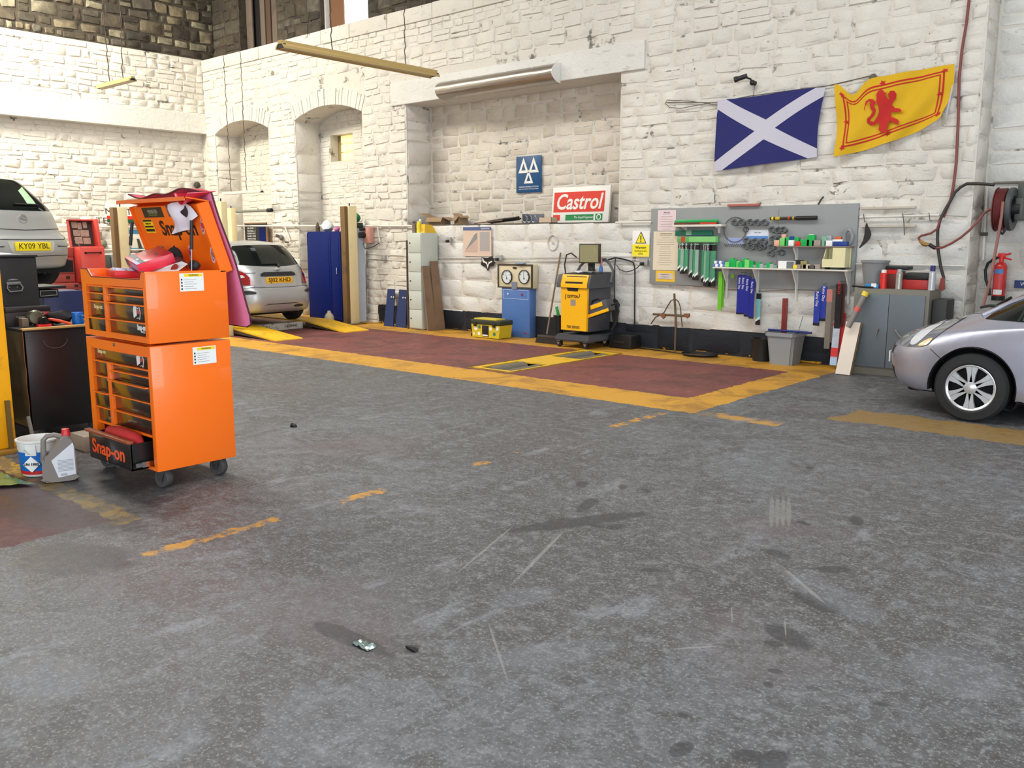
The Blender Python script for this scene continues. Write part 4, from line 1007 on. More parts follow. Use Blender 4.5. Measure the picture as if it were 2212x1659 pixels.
    def line(s, name, pts, kind, r, m, par, sy=1, n=0):
        out = []
        pts = densify(pts, .04)[:max(2, int(1e9))]
        for a, b_ in pts:
            h = s.hit((-3, a, b_), (1, 0, 0), .001) if kind == 'rear' else s.hit((a, sy * 4, b_), (0, -sy, 0), .001) if kind == 'side' else s.hit((9, a, b_), (-1, 0, 0), .001)
            if h is not None: out.append(h)
        if len(out) > 1: return B().tube(out, r, 5).out(name, m, par)
def seam(p):  # open polyline for Car.line: densify closes the loop, so walk there and back
    return p + p[-2:0:-1]
SEAM = mat('panel_gap', (40, 42, 46), .7)
GLASS = mat('tinted_car_glass', (16, 22, 21), .07, var=.02, spec=.3)
RUBT = mat('black_trim', (34, 35, 38), .5)
LAMPR = mat('red_lamp_lens', (150, 20, 26), .12, coat=.8); LAMPO = mat('orange_lamp_lit', (255, 120, 30), .2, emit=1.6); LAMPL = mat('red_lamp_lit', (255, 60, 40), .2, emit=1.5)
PLATE = mat('yellow_plate', (246, 186, 20), .35, var=.02); CLEAR = mat('clear_lens', (214, 216, 220), .1, coat=.8)
def wheel(par, x, y, z, r, wd, sy, spokes=6, name='wheel', cover=True):
    ax = (0, sy, 0)
    t = B().lathe([(r * .66, -wd / 2), (r * .90, -wd / 2), (r, -wd * .34), (r, wd * .30), (r * .93, wd * .46), (r * .72, wd * .5), (r * .66, wd * .42)], (x, y, z), 48, ax).out(name, TYRE, par)
    RIM = mat('silver_wheel_trim', (206, 208, 212), .28, .6, coat=.3, var=.03); DK = mat('wheel_void', (22, 22, 24), .8)
    B().lathe([(0, -.05), (r * .68, -.05), (r * .68, wd * .30)], (x, y, z), 40, ax).out('wheel_back', DK, t)
    if cover:
        f = Fr((x, y, z), (-sy, 0, 0), (0, 0, 1), (0, sy, 0))
        q = B().lathe([(r * .63, wd * .30), (r * .69, wd * .36), (r * .70, wd * .43), (r * .65, wd * .44), (r * .60, wd * .38)], (x, y, z), 48, ax)
        for i in range(spokes):
            for sd in (-1, 1):
                a = 2 * pi * i / spokes + pi / 2 + sd * .13; ca, sa = cos(a), sin(a)
                def pt(rr, w): return (rr * ca - w * sa, rr * sa + w * ca)
                w0, w1 = r * .062, r * .085
                pts = [pt(r * .13, -w0), pt(r * .4, -w0 * .9), pt(r * .62, -w1 + (sd < 0) * 0), pt(r * .66, -w1), pt(r * .66, w1), pt(r * .62, w1), pt(r * .4, w0 * .9), pt(r * .13, w0)]
                q.prism(pts, f, wd * .22, wd * .40)
        q.lathe([(0, wd * .50), (r * .10, wd * .49), (r * .17, wd * .43), (r * .19, wd * .30)], (x, y, z), 32, ax)
        q.out('wheel_trim', RIM, t)
    return t

# ---------------- silver hatchback at the end of the lane (tail towards us)
t = thing('silver_hatchback', 'silver five-door hatchback seen from behind between the yellow ramps', 'car', (-12.93, 8.76, .142), world=False, rz=pi)
SIL = mat('silver_car_paint', (180, 182, 184), .36, .5, coat=.3, var=.01)
c = Car([(.35, 3.9, .70, .20, .18, .18, 4, 4), (.10, 4.10, .80, .23, .22, .20, 5, 4), (.02, 4.18, .845, .34, .30, .3, 4.6, 4), (.0, 4.18, .853, .46, .48, .45, 4.4, 4), (.02, 4.16, .852, .60, .62, .6, 4.4, 4), (.07, 4.10, .848, .68, .72, .66, 4.4, 4),
         (.11, 4.0, .835, .82, .86, .72, 4.2, 3.6), (.16, 3.6, .80, .95, .95, .86, 4., 3.2), (.30, 3.0, .74, 1.10, 1.10, 1.1, 4., 3.4), (.46, 2.6, .66, 1.26, 1.28, 1.28, 4., 3.4), (.60, 2.35, .58, 1.36, 1.385, 1.37, 3.6, 3.2), (.80, 2.1, .46, 1.40, 1.425, 1.40, 3., 3), (1.1, 1.8, .25, 1.42, 1.438, 1.42, 2.6, 2.6)], 4.18)
c.arches([(.83, .30), (3.37, .30)], .345, .85)
c.body(SIL, t)
k = c.rear('rear_window', [(-.60, 1.03), (-.645, 1.06), (-.60, 1.20), (-.53, 1.31), (-.45, 1.345), (0, 1.362), (.45, 1.345), (.53, 1.31), (.60, 1.20), (.645, 1.06), (.60, 1.03), (0, .995)], GLASS, t, n=3)
B().tube([c.hit((-3, y, 1.03 + .0 * y), (1, 0, 0), .02) for y in (-.05, .05, .15, .25)], .010, 6).out('wiper', BLK, t)
B().tube([c.hit((-3, -.06, z), (1, 0, 0), .02) for z in (.98, 1.02)], .02, 8).out('wiper_pivot', BLK, t)
for sy in (-1, 1):
    k = c.rear('tail_lamp', [(sy * .81, .90), (sy * .75, .99), (sy * .66, .955), (sy * .57, .89), (sy * .51, .79), (sy * .49, .70), (sy * .66, .695), (sy * .82, .70)], LAMPR, t, .012, .025, n=3)
    c.rear('lit_lens', smooth_poly([(sy * .73, .955), (sy * .67, .93), (sy * .64, .885), (sy * .73, .88)], 3), LAMPO, k, .016, .02)
    c.rear('clear_lens', [(sy * .79, .86), (sy * .60, .855), (sy * .58, .82), (sy * .66, .80), (sy * .79, .83)], CLEAR if sy > 0 else LAMPR, k, .016, .02)
    c.rear('brake_lens', smooth_poly([(sy * .79, .79), (sy * .68, .78), (sy * .66, .72), (sy * .79, .72)], 3), LAMPL, k, .016, .02)
    c.rear('bumper_strip', [(sy * .86, .60), (sy * .58, .60), (sy * .50, .585), (sy * .48, .565), (sy * .50, .545), (sy * .86, .53)], RUBT, t, .010, .03)
    c.side('side_window', [(.62, 1.02), (1.0, 1.0), (2.9, .98), (2.5, 1.22), (2.25, 1.33), (1.2, 1.36), (.86, 1.31), (.68, 1.15)], GLASS, t, sy, .004, .06)
    c.side('door_mirror', [(2.7, .98), (2.9, .98), (2.9, 1.08), (2.72, 1.1)], SIL, t, sy, .10, .05)
c.rear('plate_recess', [(-.34, .845), (.34, .845), (.35, .70), (.30, .655), (-.30, .655), (-.35, .70)], mat('silver_car_recess', (186, 187, 188), .4, .5), t, .003, .04, n=0)
c.rear('boot_handle', [(-.34, .875), (-.28, .90), (.28, .90), (.34, .875), (.345, .835), (.30, .832), (-.30, .832), (-.345, .835)], RUBT, t, .018, .03)
xr = c.hit((-3, 0, .765), (1, 0, 0), .0).x - .006
FA = Fr((xr, 0, 0), (0, -1, 0), (0, 0, 1), (-1, 0, 0))
k = B().fbox(FA, -.26, .26, .71, .82, 0, .008, .003).out('number_plate', PLATE, t); text('lettering', 'SJ02 KHD', FA, 0, .768, .098, INK, k, width=.44, bold=.0015, d=.009); text('lettering', 'DUNFERMLINE', FA, 0, .718, .012, INK, k, d=.009) if False else None
k = c.rear('badge', smooth_poly([(-.055, .955), (0, .975), (.055, .955), (.055, .935), (0, .918), (-.055, .935)], 3), CHR, t, .008, .02); c.rear('model_script', [(.42, .885), (.58, .885), (.58, .90), (.42, .90)], mat('grey_badge', (110, 112, 116), .4, .6), t, .006, .02)
for pts in ([(-.68, .64), (-.50, .655), (-.46, .70)], [(.68, .64), (.50, .655), (.46, .70)], [(-.55, .655), (0, .645), (.55, .655)], [(-.80, .67), (-.66, .675)], [(.80, .67), (.66, .675)], [(-.68, 1.0), (-.74, 1.06), (-.70, 1.2), (-.6, 1.34)], [(.68, 1.0), (.74, 1.06), (.70, 1.2), (.6, 1.34)]):
    c.line('panel_gap', seam(pts), 'rear', .004, SEAM, t)
c.rear('lower_bumper_line', [(-.36, .345), (-.28, .375), (.28, .375), (.36, .345), (.28, .362), (-.28, .362)], SEAM, t, .003, .03)
c.rear('reflector_hole', smooth_poly([(-.42, .335), (-.34, .345), (-.25, .335), (-.25, .30), (-.42, .30)], 3), RUBT, t, .004, .02)
B().cyl((.12, -.38, .24), (.5, -.38, .24), .028, n=14).out('exhaust_pipe', STEEL, t)
for x in (.83, 3.37):
    for sy in (-1, 1): wheel(t, x, sy * .735, .30, .30, .185, sy)
B().box((.35, -.60, .17), (3.9, .60, .30)).out('underbody', mat('underbody_black', (16, 16, 18), .9), t)
B().box((.5, -.60, .9), (.9, .60, 1.05), .03).out('parcel_shelf', BLK, t)

# ---------------- grey hatchback raised on the lift at the far left
ASX, ASY, ASZ = -12.05, 4.47, 1.0
HD = radians(90 + 109)      # local +x points along the heading
t = thing('raised_silver_hatchback', 'silver grey hatchback raised on a lift at the left edge, tail towards us', 'car', (ASX, ASY, ASZ), world=False, rz=HD)
SG = mat('grey_silver_paint', (178, 178, 174), .42, .35, coat=.25, var=.01)
c = Car([(.35, 3.9, .70, .20, .18, .18, 4, 4), (.10, 4.15, .80, .23, .22, .2, 5, 4), (.04, 4.25, .865, .32, .30, .3, 4.6, 4), (.0, 4.25, .878, .45, .48, .45, 4.4, 4), (.02, 4.22, .876, .60, .62, .6, 4.4, 4), (.09, 4.15, .868, .66, .72, .66, 4.2, 4), (.13, 4.0, .85, .80, .86, .72, 4.0, 3.6),
         (.16, 3.7, .815, .93, .95, .86, 3.8, 3.2), (.24, 3.3, .76, 1.05, 1.06, 1.05, 3.6, 3.2), (.42, 2.8, .68, 1.22, 1.26, 1.25, 3.2, 3.2), (.58, 2.5, .58, 1.36, 1.40, 1.38, 3., 3), (.80, 2.2, .44, 1.42, 1.445, 1.42, 2.8, 2.8), (1.1, 1.8, .22, 1.44, 1.455, 1.44, 2.5, 2.5)], 4.25)
c.arches([(.82, .31), (3.43, .31)], .355, .87)
c.body(SG, t)
c.rear('rear_window', [(-.70, .985), (-.66, 1.10), (-.58, 1.25), (-.46, 1.345), (0, 1.37), (.46, 1.345), (.58, 1.25), (.66, 1.10), (.70, .985), (0, .96)], GLASS, t, n=2)
c.rear('window_reflection_patch', [(-.30, 1.03), (-.16, 1.03), (-.20, 1.22), (-.34, 1.28)], mat('pale_green_reflection', (176, 206, 170), .1, coat=.5), t, .006, .03)  # reflection in the rear glass, painted on as a pale patch
B().tube([c.hit((-3, y, 1.03), (1, 0, 0), .02) for y in (.05, -.05, -.15, -.3)], .012, 6).out('wiper', BLK, t)
c.rear('high_brake_lamp', [(-.16, 1.40), (.16, 1.40), (.16, 1.42), (-.16, 1.42)], LAMPR, t, .01, .03)
for sy in (-1, 1):
    k = c.rear('tail_lamp', [(sy * .80, .95), (sy * .72, .94), (sy * .745, .86), (sy * .70, .74), (sy * .74, .725), (sy * .86, .73)], LAMPR, t, .012, .025)
    c.rear('clear_lens', [(sy * .795, .945), (sy * .735, .935), (sy * .75, .87), (sy * .81, .88)], CLEAR, k, .016, .02)
    c.side('side_window', [(.45, 1.0), (1.0, 1.0), (3.0, .99), (2.6, 1.24), (2.3, 1.36), (1.2, 1.38), (.8, 1.32), (.55, 1.15)], GLASS, t, sy, .004, .06)
    c.rear('bumper_rib', [(sy * .88, .545), (sy * .40, .545), (sy * .37, .53), (sy * .40, .515), (sy * .88, .50)], SG, t, .018, .03)
    c.line('bumper_gap', seam([(sy * .88, .508), (sy * .62, .508), (sy * .38, .508)]), 'rear', .005, SEAM, t)
c.rear('plate_recess', [(-.34, .575), (.34, .575), (.31, .455), (.27, .43), (-.27, .43), (-.31, .455)], mat('pale_recess', (206, 204, 196), .4, .3), t, .003, .04)
xr = c.hit((-3, 0, .51), (1, 0, 0), .0).x - .006
FA = Fr((xr, 0, 0), (0, -1, 0), (0, 0, 1), (-1, 0, 0))
k = B().fbox(FA, -.26, .26, .455, .566, 0, .008, .003).out('number_plate', mat('bright_yellow_plate', (252, 226, 30), .35, var=.02), t); text('lettering', 'KY09 YBL', FA, .01, .512, .098, mat('brown_black_ink', (70, 56, 16), .6), k, width=.44, bold=.0005, d=.009)
B().ring([(.0 + .06 * cos(a), .855 + .06 * sin(a)) for a in [i * pi / 12 for i in range(24)]], [(.0 + .045 * cos(a), .855 + .045 * sin(a)) for a in [i * pi / 12 for i in range(24)]], Fr((c.hit((-3, 0, .855), (1, 0, 0), .0).x, 0, 0), (0, -1, 0), (0, 0, 1), (-1, 0, 0)), 0, .012).prism([(-.05, .868), (-.01, .862), (.0, .85), (.05, .842), (.05, .85), (.01, .858), (0, .87), (-.05, .876)], Fr((c.hit((-3, 0, .855), (1, 0, 0), .0).x, 0, 0), (0, -1, 0), (0, 0, 1), (-1, 0, 0)), 0, .012).out('badge', CHR, t)
for pts in ([(-.86, .715), (-.70, .71), (-.66, .63), (-.55, .60), (0, .595), (.55, .60), (.66, .63), (.70, .71), (.86, .715)], [(-.70, .74), (0, .715), (.70, .74)], [(-.72, .94), (-.745, .86), (-.70, .74)], [(-.80, .395), (0, .385), (.80, .395)]):
    c.line('panel_gap', seam(pts), 'rear', .005, SEAM, t)
for x in (.82, 3.43):
    for sy in (-1, 1): wheel(t, x, sy * .76, .27, .315, .19, sy)
B().box((.15, -.72, .16), (4.0, .72, .32)).out('underbody', mat('underbody_black', (16, 16, 18), .9), t)
tl = thing('vehicle_lift', 'dark steel lift arms and post carrying the raised grey hatchback', 'car lift', (-13.2, 3.4, 0))
B().box((-13.6, 2.2, .0), (-13.3, 2.5, 3.0), .01).out('column', mat('dark_blue_lift', (40, 50, 90), .5, dirt=.5), tl)
M = Matrix.Translation((ASX, ASY, 0)) @ Matrix.Rotation(HD, 4, 'Z')
for x0 in (1.0, 3.1): B().box((x0, -.6, 1.04), (x0 + .14, 1.35, 1.155), .004, M).out('arm', mat('dark_steel', (52, 50, 48), .6, .4), tl)

# ---------------- small silver-blue car at the right, nose in (left flank towards us)
NX = -2.885
t = thing('silver_compact_car', 'silver blue compact car cut off by the right edge, front wheel turned towards us', 'car', (1.015, 9.23, 0), world=False, rz=pi)
SB = mat('silver_blue_paint', (168, 169, 184), .33, .6, coat=.35, var=.008)
L = 3.9
c = Car([(.3, 3.55, .72, .2, .17, .19, 4, 3.2), (.1, 3.74, .80, .24, .19, .20, 4, 3.2), (.03, 3.84, .835, .34, .28, .27, 4, 3.1), (.0, 3.885, .845, .48, .44, .38, 4, 3.0), (.02, 3.90, .847, .62, .60, .50, 4, 2.9), (.05, 3.87, .842, .72, .74, .60, 4, 2.8),
         (.08, 3.76, .822, .84, .86, .70, 4, 2.7), (.12, 3.52, .805, .95, .90, .80, 4, 2.7), (.15, 3.22, .78, 1.05, .955, .905, 4, 2.8), (.2, 2.95, .74, 1.15, 1.07, 1.02, 4, 2.9), (.3, 2.55, .65, 1.3, 1.27, 1.24, 4, 3), (.4, 2.25, .59, 1.42, 1.42, 1.40, 3.6, 3), (.6, 1.95, .45, 1.48, 1.495, 1.47, 3, 2.8), (1., 1.6, .22, 1.51, 1.52, 1.5, 2.6, 2.6)], L, nrow=96, sub=6)
WX = 1.015 + 2.0
c.arches([(WX, .305), (WX - 2.5, .305)], .362, .85)
c.body(SB, t)
HL = mat('headlamp_lens', (128, 134, 142), .08, .3, coat=1., var=.25, scale=14)
for sy in (-1, 1):
    # side view outline of lamp, wrapped on the wing
    k = c.side('headlamp', [(3.795, .625), (3.70, .60), (3.50, .615), (3.40, .69), (3.30, .79), (3.195, .905), (3.26, .90), (3.42, .845), (3.58, .775), (3.70, .70)], HL, t, sy, .007, .02, n=4)
    c.side('indicator_lens', smooth_poly([(3.53, .625), (3.45, .635), (3.40, .70), (3.46, .68)], 3), mat('amber_tint', (246, 210, 150), .1, coat=1.), k, sy, .010, .02)
    c.side('lamp_core', smooth_poly([(3.62, .63), (3.55, .635), (3.42, .78), (3.36, .86), (3.48, .80), (3.58, .72)], 3), CLEAR, k, sy, .010, .02)
    c.side('side_repeater', smooth_poly([(2.60, .655), (2.53, .655), (2.52, .668), (2.53, .682), (2.60, .682), (2.61, .668)], 3), mat('amber_lens', (244, 120, 20), .15, coat=.8), t, sy, .010, .02)
    k = c.side('quarter_window', [(3.0, .898), (2.96, .945), (2.86, 1.01), (2.70, 1.085), (2.50, 1.17), (2.44, 1.19), (2.50, .90)], GLASS, t, sy, .004, .03)
    c.side('side_window', [(2.68, .905), (2.66, 1.09), (2.44, 1.195), (2.2, 1.30), (1.9, 1.36), (1.2, 1.38), (.6, 1.32), (.35, 1.1), (.6, .96), (1.6, .92)], mat('green_car_glass', (52, 76, 64), .08, spec=.4), t, sy, .005, .05)
    B().tube([h for h in (c.hit((x, sy * 4, z), (0, -sy, 0), .004) for x, z in ((3.04, .915), (2.94, .975), (2.84, 1.035), (2.70, 1.10), (2.56, 1.165), (2.44, 1.215), (2.2, 1.32))) if h], .026, 8).out('windscreen_pillar', SB, t)
    c.line('window_divider', seam([(2.71, .90), (2.66, 1.09)]), 'side', .010, RUBT, t, sy)
    c.line('panel_gap', seam([(3.41, .61), (3.30, .53), (3.24, .48)]), 'side', .003, SEAM, t, sy)
    c.line('bonnet_gap', seam([(3.20, .91), (3.05, .94), (2.95, .98)]), 'side', .003, SEAM, t, sy)
    c.line('door_gap', seam([(2.46, .9), (2.47, .6), (2.50, .3)]), 'side', .003, SEAM, t, sy)
    c.side('bumper_lip', [(3.84, .33), (3.74, .30), (3.60, .285), (3.62, .31), (3.74, .345)], CLEAR if sy > 0 else CLEAR, t, sy, .004, .02) if False else None
    # black wheel-arch liner, flared edge
    q = B()
    for x in (WX, WX - 2.5):
        pts = [(x + .358 * cos(a), .305 + .358 * sin(a)) for a in [pi * i / 20 - .15 for i in range(23)]]
        q.grid(lambda u, v: V((x + .357 * cos(pi * u * 1.1 - .15), sy * (.84 - .42 * v), .305 + .357 * sin(pi * u * 1.1 - .15))), 24, 3)
        q.poly([V((x + .37 * cos(a), sy * .50, .305 + .37 * sin(a))) for a in [pi * i / 12 for i in range(13)]])
    q.out('arch_liner', mat('arch_liner_black', (14, 14, 15), .9), t, kind='stuff')
c.front('grille', [(-.40, .585), (.40, .585), (.36, .50), (-.36, .50)], RUBT, t, .005, .04); c.front('lower_grille', [(-.42, .38), (.42, .38), (.38, .26), (-.38, .26)], RUBT, t, .005, .04)
xf = c.hit((9, 0, .44), (-1, 0, 0), 0).x
k = B().box((xf, -.26, .40), (xf + .012, .26, .51), .003).out('number_plate', WHT, t)
B().box((3.3, -.40, .16), (3.68, .40, .24), .03).out('under_tray', mat('underbody_black', (16, 16, 18), .9), t)
c.top('windscreen', [(3.0, -.46), (3.04, -.25), (3.06, 0), (3.04, .25), (3.0, .46), (2.45, .44), (2.35, 0), (2.45, -.44)], GLASS, t, .006, .06)
for y0 in (-.45, .1): B().tube([c.hit((x, y0 + (3.18 - x) * 1.4, 5), (0, 0, -1), .035) for x in (3.12, 3.06, 3.0, 2.94)], .014, 6).out('wiper', BLK, t)
wheel(t, WX, .75, .305, .305, .19, 1, 6); wheel(t, WX, -.75, .305, .305, .19, -1, 6); wheel(t, WX - 2.5, .75, .305, .305, .19, 1); wheel(t, WX - 2.5, -.75, .305, .305, .19, -1)
B().box((.15, -.70, .14), (WX - .42, .70, .32)).box((WX - .42, -.40, .16), (3.4, .40, .35)).out('underbody', mat('underbody_black', (16, 16, 18), .9), t)

# ================================================================ THE LANE: RAMPS, LIFT BEAM, POSTS, ROLLER BED
YR = mat('yellow_ramp_paint', (228, 178, 28), .5, dirt=.45, scale=7)
def ramp(label, x0, x1, xt, y0, y1):
    """lies from the lift platform (xt, z .13) down to the floor (x1)"""
    t = thing('ramp', label, 'ramp', (x1, (y0 + y1) / 2, 0), group='yellow drive-on ramps')
    fr = Fr((0, 0, 0), (1, 0, 0), (0, 0, 1), (0, 1, 0))
    B().prism([(x0, .115), (x0, .14), (xt, .14), (x1, .014), (x1 + .01, .0), (x1 - .12, .0), (xt + .02, .115)], fr, y0, y1).out('ramp_plate', YR, t)
    for y in (y0, y1): B().prism([(xt, .11), (x1 - .2, .01), (x1 - .25, .0), (xt, .05)], fr, y - .004, y + .004).out('ramp_side', mat('ramp_shadow_steel', (60, 50, 30), .7), t)
    B().box((xt - .05, (y0 + y1) / 2 - .1, .0), (xt - .02, (y0 + y1) / 2 + .1, .115)).box((xt - .04, y0 + .01, 0), (xt - .02, y0 + .03, .115)).out('ramp_leg', mat('dark_steel', (52, 50, 48), .6, .4), t)
ramp('yellow drive-on ramp nearer the orange cabinet', -16.9, -11.97, -13.3, 7.93, 8.45)
ramp('yellow drive-on ramp nearer the cream post and wall', -16.9, -12.18, -13.3, 9.48, 10.0)
t = thing('lift_crossbeam', 'white steel lift beam lettered S.W.L. 1 tonne between the yellow ramps', 'lift beam', (-13.45, 9.0, 0))
FBm = Fr((-13.38, 0, 0), (0, 1, 0), (0, 0, 1), (1, 0, 0))
B().box((-13.55, 8.47, .0), (-13.38, 9.46, .125), .008).out('beam', mat('chipped_white_steel', (206, 200, 186), .6, dirt=.8, scale=12), t)
text('lettering', 'S.W.L.', FBm, 8.70, .065, .075, INK, t, bold=.001); text('lettering', '1 TONNE', FBm, 9.2, .065, .065, INK, t, bold=.001)
CRM = mat('cream_post_paint', (228, 212, 164), .55, dirt=.18, scale=5); CRD = mat('rusty_channel', (112, 84, 48), .75, dirt=.8, scale=8)
def post(label, x, y, h, wy=.20, wx=.16, ch=True, foot=True, cw=.105):
    t = thing('lift_post', label, 'lift post', (x, y, 0), group='cream lift posts')
    B().box((x - wx / 2, y - wy / 2 + .06, 0), (x + wx / 2, y + wy / 2, h), .01).out('column', CRM, t)
    if ch: B().box((x - wx / 2, y - wy / 2 + .06 - cw, 0), (x + wx / 2 - .03, y - wy / 2 + .06, h - .01), .004).out('channel', CRD, t)
    if foot: B().box((x - .2, y - .2, 0), (x + .2, y + .2, .02), .004).out('base_plate', CRD, t)
    B().cyl((x, y + .02, h), (x, y + .02, h + .05), .012, n=8).out('top_bolt', BLK, t)
    return t
post('cream lift post with rusty brown channel beside the blue cabinets', -13.35, 10.56, 2.215, .25, cw=.075)
t = post('cream lift post showing above and right of the raised orange lid', -13.25, 7.84, 2.21, .17, ch=False, foot=False)
post('pale post partly behind the cream post right of the orange lid', -17.5, 10.60, 2.27, .20, ch=False)
post('cream lift post with tan edge at the left of the raised orange lid', -15.0, 6.98, 2.14, .22, cw=.075)
B().sph((-13.115, 7.93, 1.13), .08, (.5, .7, 1.2), 16).out('cable_cover', CRM, None, label='rounded cream cover low on the post beside the silver hatchback', cat='cover')
t = thing('jerry_can', 'dirty white plastic can at the foot of the cream post', 'can', (-13.6, 10.22, 0))
B().lathe([(0, 0), (.085, 0), (.09, .02), (.09, .14), (.07, .19), (.035, .23), (.03, .26), (0, .26)], (-13.6, 10.22, 0), 20).out('body', mat('dirty_cream_plastic', (190, 176, 150), .6, dirt=.4), t)
# brake roller bed set in the floor
t = thing('brake_roller_bed', 'yellow framed brake tester roller bed sunk into the floor', 'brake tester', (-7.31, 9.09, -.26))
YP = mat('worn_yellow_plate', (224, 178, 34), .5, dirt=.6, scale=5)
X0, X1, Y0, Y1 = PX0 + .002, PX1 - .002, PY0 + .002, PY1 - .002
q = B()
for a, b_, c0, d in ((X0, X0 + .10, Y0, Y1), (X1 - .09, X1, Y0, Y1), (X0 + .1, X1 - .09, Y0, Y0 + .12), (X0 + .1, X1 - .09, 8.72, 9.42), (X0 + .1, X1 - .09, Y1 - .10, Y1)): q.box((a, c0, -.012), (b_, d, .004))
q.out('cover_plate', YP, t)
q = B()
for y0, y1 in ((Y0 - .0, Y1),): q.ring([(X0, Y0), (X1, Y0), (X1, Y1), (X0, Y1)], [(X0 + .012, Y0 + .012), (X1 - .012, Y0 + .012), (X1 - .012, Y1 - .012), (X0 + .012, Y1 - .012)], Fr((0, 0, 0), (1, 0, 0), (0, 1, 0), (0, 0, 1)), .004, .010)
q.out('frame_edge', mat('dark_yellow_edge', (120, 96, 30), .6, dirt=.6), t)
rl = mat('grit_roller', (112, 106, 92), .85, bump=.5)
for y0, y1 in ((8.02, 8.70), (9.44, 10.18)):
    for x, r in ((-7.43, .10), (-7.17, .085)):
        B().lathe([(0, 0), (.02, 0), (.02, .02), (r, .02), (r, y1 - y0 - .02), (.02, y1 - y0 - .02), (.02, y1 - y0), (0, y1 - y0)], (x, y0, -.085), 28, (0, 1, 0)).out('roller', rl, t)
    B().lathe([(0, 0), (.03, 0), (.03, y1 - y0), (0, y1 - y0)], (-7.30, y0, -.12), 14, (0, 1, 0)).out('sensing_bar', mat('dark_steel', (52, 50, 48), .6, .4), t)
B().box((X0 + .1, Y0, -.255), (X1 - .1, Y1, -.25)).out('pit_floor', mat('pit_black', (18, 17, 16), .9), t)
# ================================================================ SIGNS, FLAGS AND FITTINGS ON THE WALLS
def rectpx(u0, v0, u1, v1, y=11.1):
    a = W(u0, v0, y); b_ = W(u1, v1, y); return a[0], b_[0], b_[1], a[1]       # x0, x1, z0, z1
# ---- flags
FBLUE = mat('flag_blue_cloth', (28, 30, 98), .8); FWHT = mat('flag_white_cloth', (192, 189, 202), .8, var=.02); FYEL = mat('flag_yellow_cloth', (212, 168, 14), .8, var=.04); FRED = mat('flag_red_ink', (186, 30, 26), .8); FORG = mat('flag_orange_ink', (226, 110, 30), .8)
def bil(c, fold, off=0.):
    """corners tl, tr, br, bl on the wall (x, z) -> cloth surface"""
    def f(u, v):
        x = (c[0][0] * (1 - u) + c[1][0] * u) * (1 - v) + (c[3][0] * (1 - u) + c[2][0] * u) * v
        z = (c[0][1] * (1 - u) + c[1][1] * u) * (1 - v) + (c[3][1] * (1 - u) + c[2][1] * u) * v
        dx, dz, dy = fold(u, v)
        return V((x + dx, 11.035 - dy - off, z + dz))
    return f
t = thing('saltire_flag', 'dark blue flag with white diagonal cross hanging on the white wall', 'flag', (-5.3, 11.03, 3.0))
c = [W(1556, 217), W(1789, 190), W(1769, 340), W(1549, 371)]
fd = lambda u, v: (-.035 * sin(pi * v) * u * 1.2, -.012 * sin(pi * u * 2) * (1 - v), .012 * sin(u * 9 + v * 3) + .02 * v * sin(u * 5) + .02 * v)
skin('field', [(0, 0), (1, 0), (1, 1), (0, 1)], bil(c, fd), .05, FBLUE, t)
w_ = .085; h_ = .14
skin('cross', [(0, 0), (w_, 0), (.5, .5 - h_), (1 - w_, 0), (1, 0), (1, h_ * .9), (.5 + w_ * 1.2, .5), (1, 1 - h_ * .9), (1, 1), (1 - w_, 1), (.5, .5 + h_), (w_, 1), (0, 1), (0, 1 - h_ * .9), (.5 - w_ * 1.2, .5), (0, h_ * .9)], bil(c, fd, .004), .05, FWHT, t)
B().tube([V((W(1556, y)[0], 11.03, W(1556, y)[1])) for y in (217, 260, 300, 371)], .006, 6).out('hoist_band', FWHT, t)
t = thing('lion_flag', 'yellow flag with red rampant lion and double border, one corner sagging', 'flag', (-3.8, 11.03, 3.0))
c = [W(1808, 184), W(2066, 140), W(2052, 252), W(1811, 340)]
def fd(u, v):
    sag = -.16 * math.exp(-((u - .17) / .085) ** 2) * max(0, 1 - v) ** 1.6
    return (.02 * sin(v * 4), sag - .05 * sin(pi * u) * v, .02 + .022 * sin((u * 1.2 + v * .7) * 11) * (.4 + v) + .015 * sin(u * 23 + v * 6) * (1 - v))
skin('field', [(0, 0), (1, 0), (1, .55), (.955, .98), (.93, 1.0), (.8, 1.03), (0, 1)], bil(c, fd), .035, FYEL, t)
b1 = bil(c, fd, .004)
def bring(o, i_, nm, m):
    k = len(o); O = densify(o, .03); 
    # straight border made of four thin strips
    for a in range(4):
        p, q, r, s_ = o[a], o[(a + 1) % 4], i_[(a + 1) % 4], i_[a]
        skin(nm, [p, q, r, s_], b1, .03, m, t)
bring([(.07, .13), (.93, .10), (.92, .88), (.08, .90)], [(.085, .155), (.915, .125), (.905, .86), (.095, .875)], 'border_strip', FRED)
bring([(.10, .18), (.90, .15), (.89, .835), (.11, .85)], [(.112, .20), (.888, .17), (.878, .815), (.122, .83)], 'border_strip', FRED)
for (u, v) in ((.07, .13), (.93, .10), (.92, .88), (.08, .90), (.42, .10), (.09, .52), (.90, .50), (.50, .88)):
    skin('border_flower', [(u + .03 * cos(a) * (1 if i % 2 else .5), v + .045 * sin(a) * (1 if i % 2 else .5)) for i, a in enumerate([k * pi / 5 for k in range(10)])], bil(c, fd, .006), .03, FRED, t)
zf = zoom(1400, 60, 2.724)
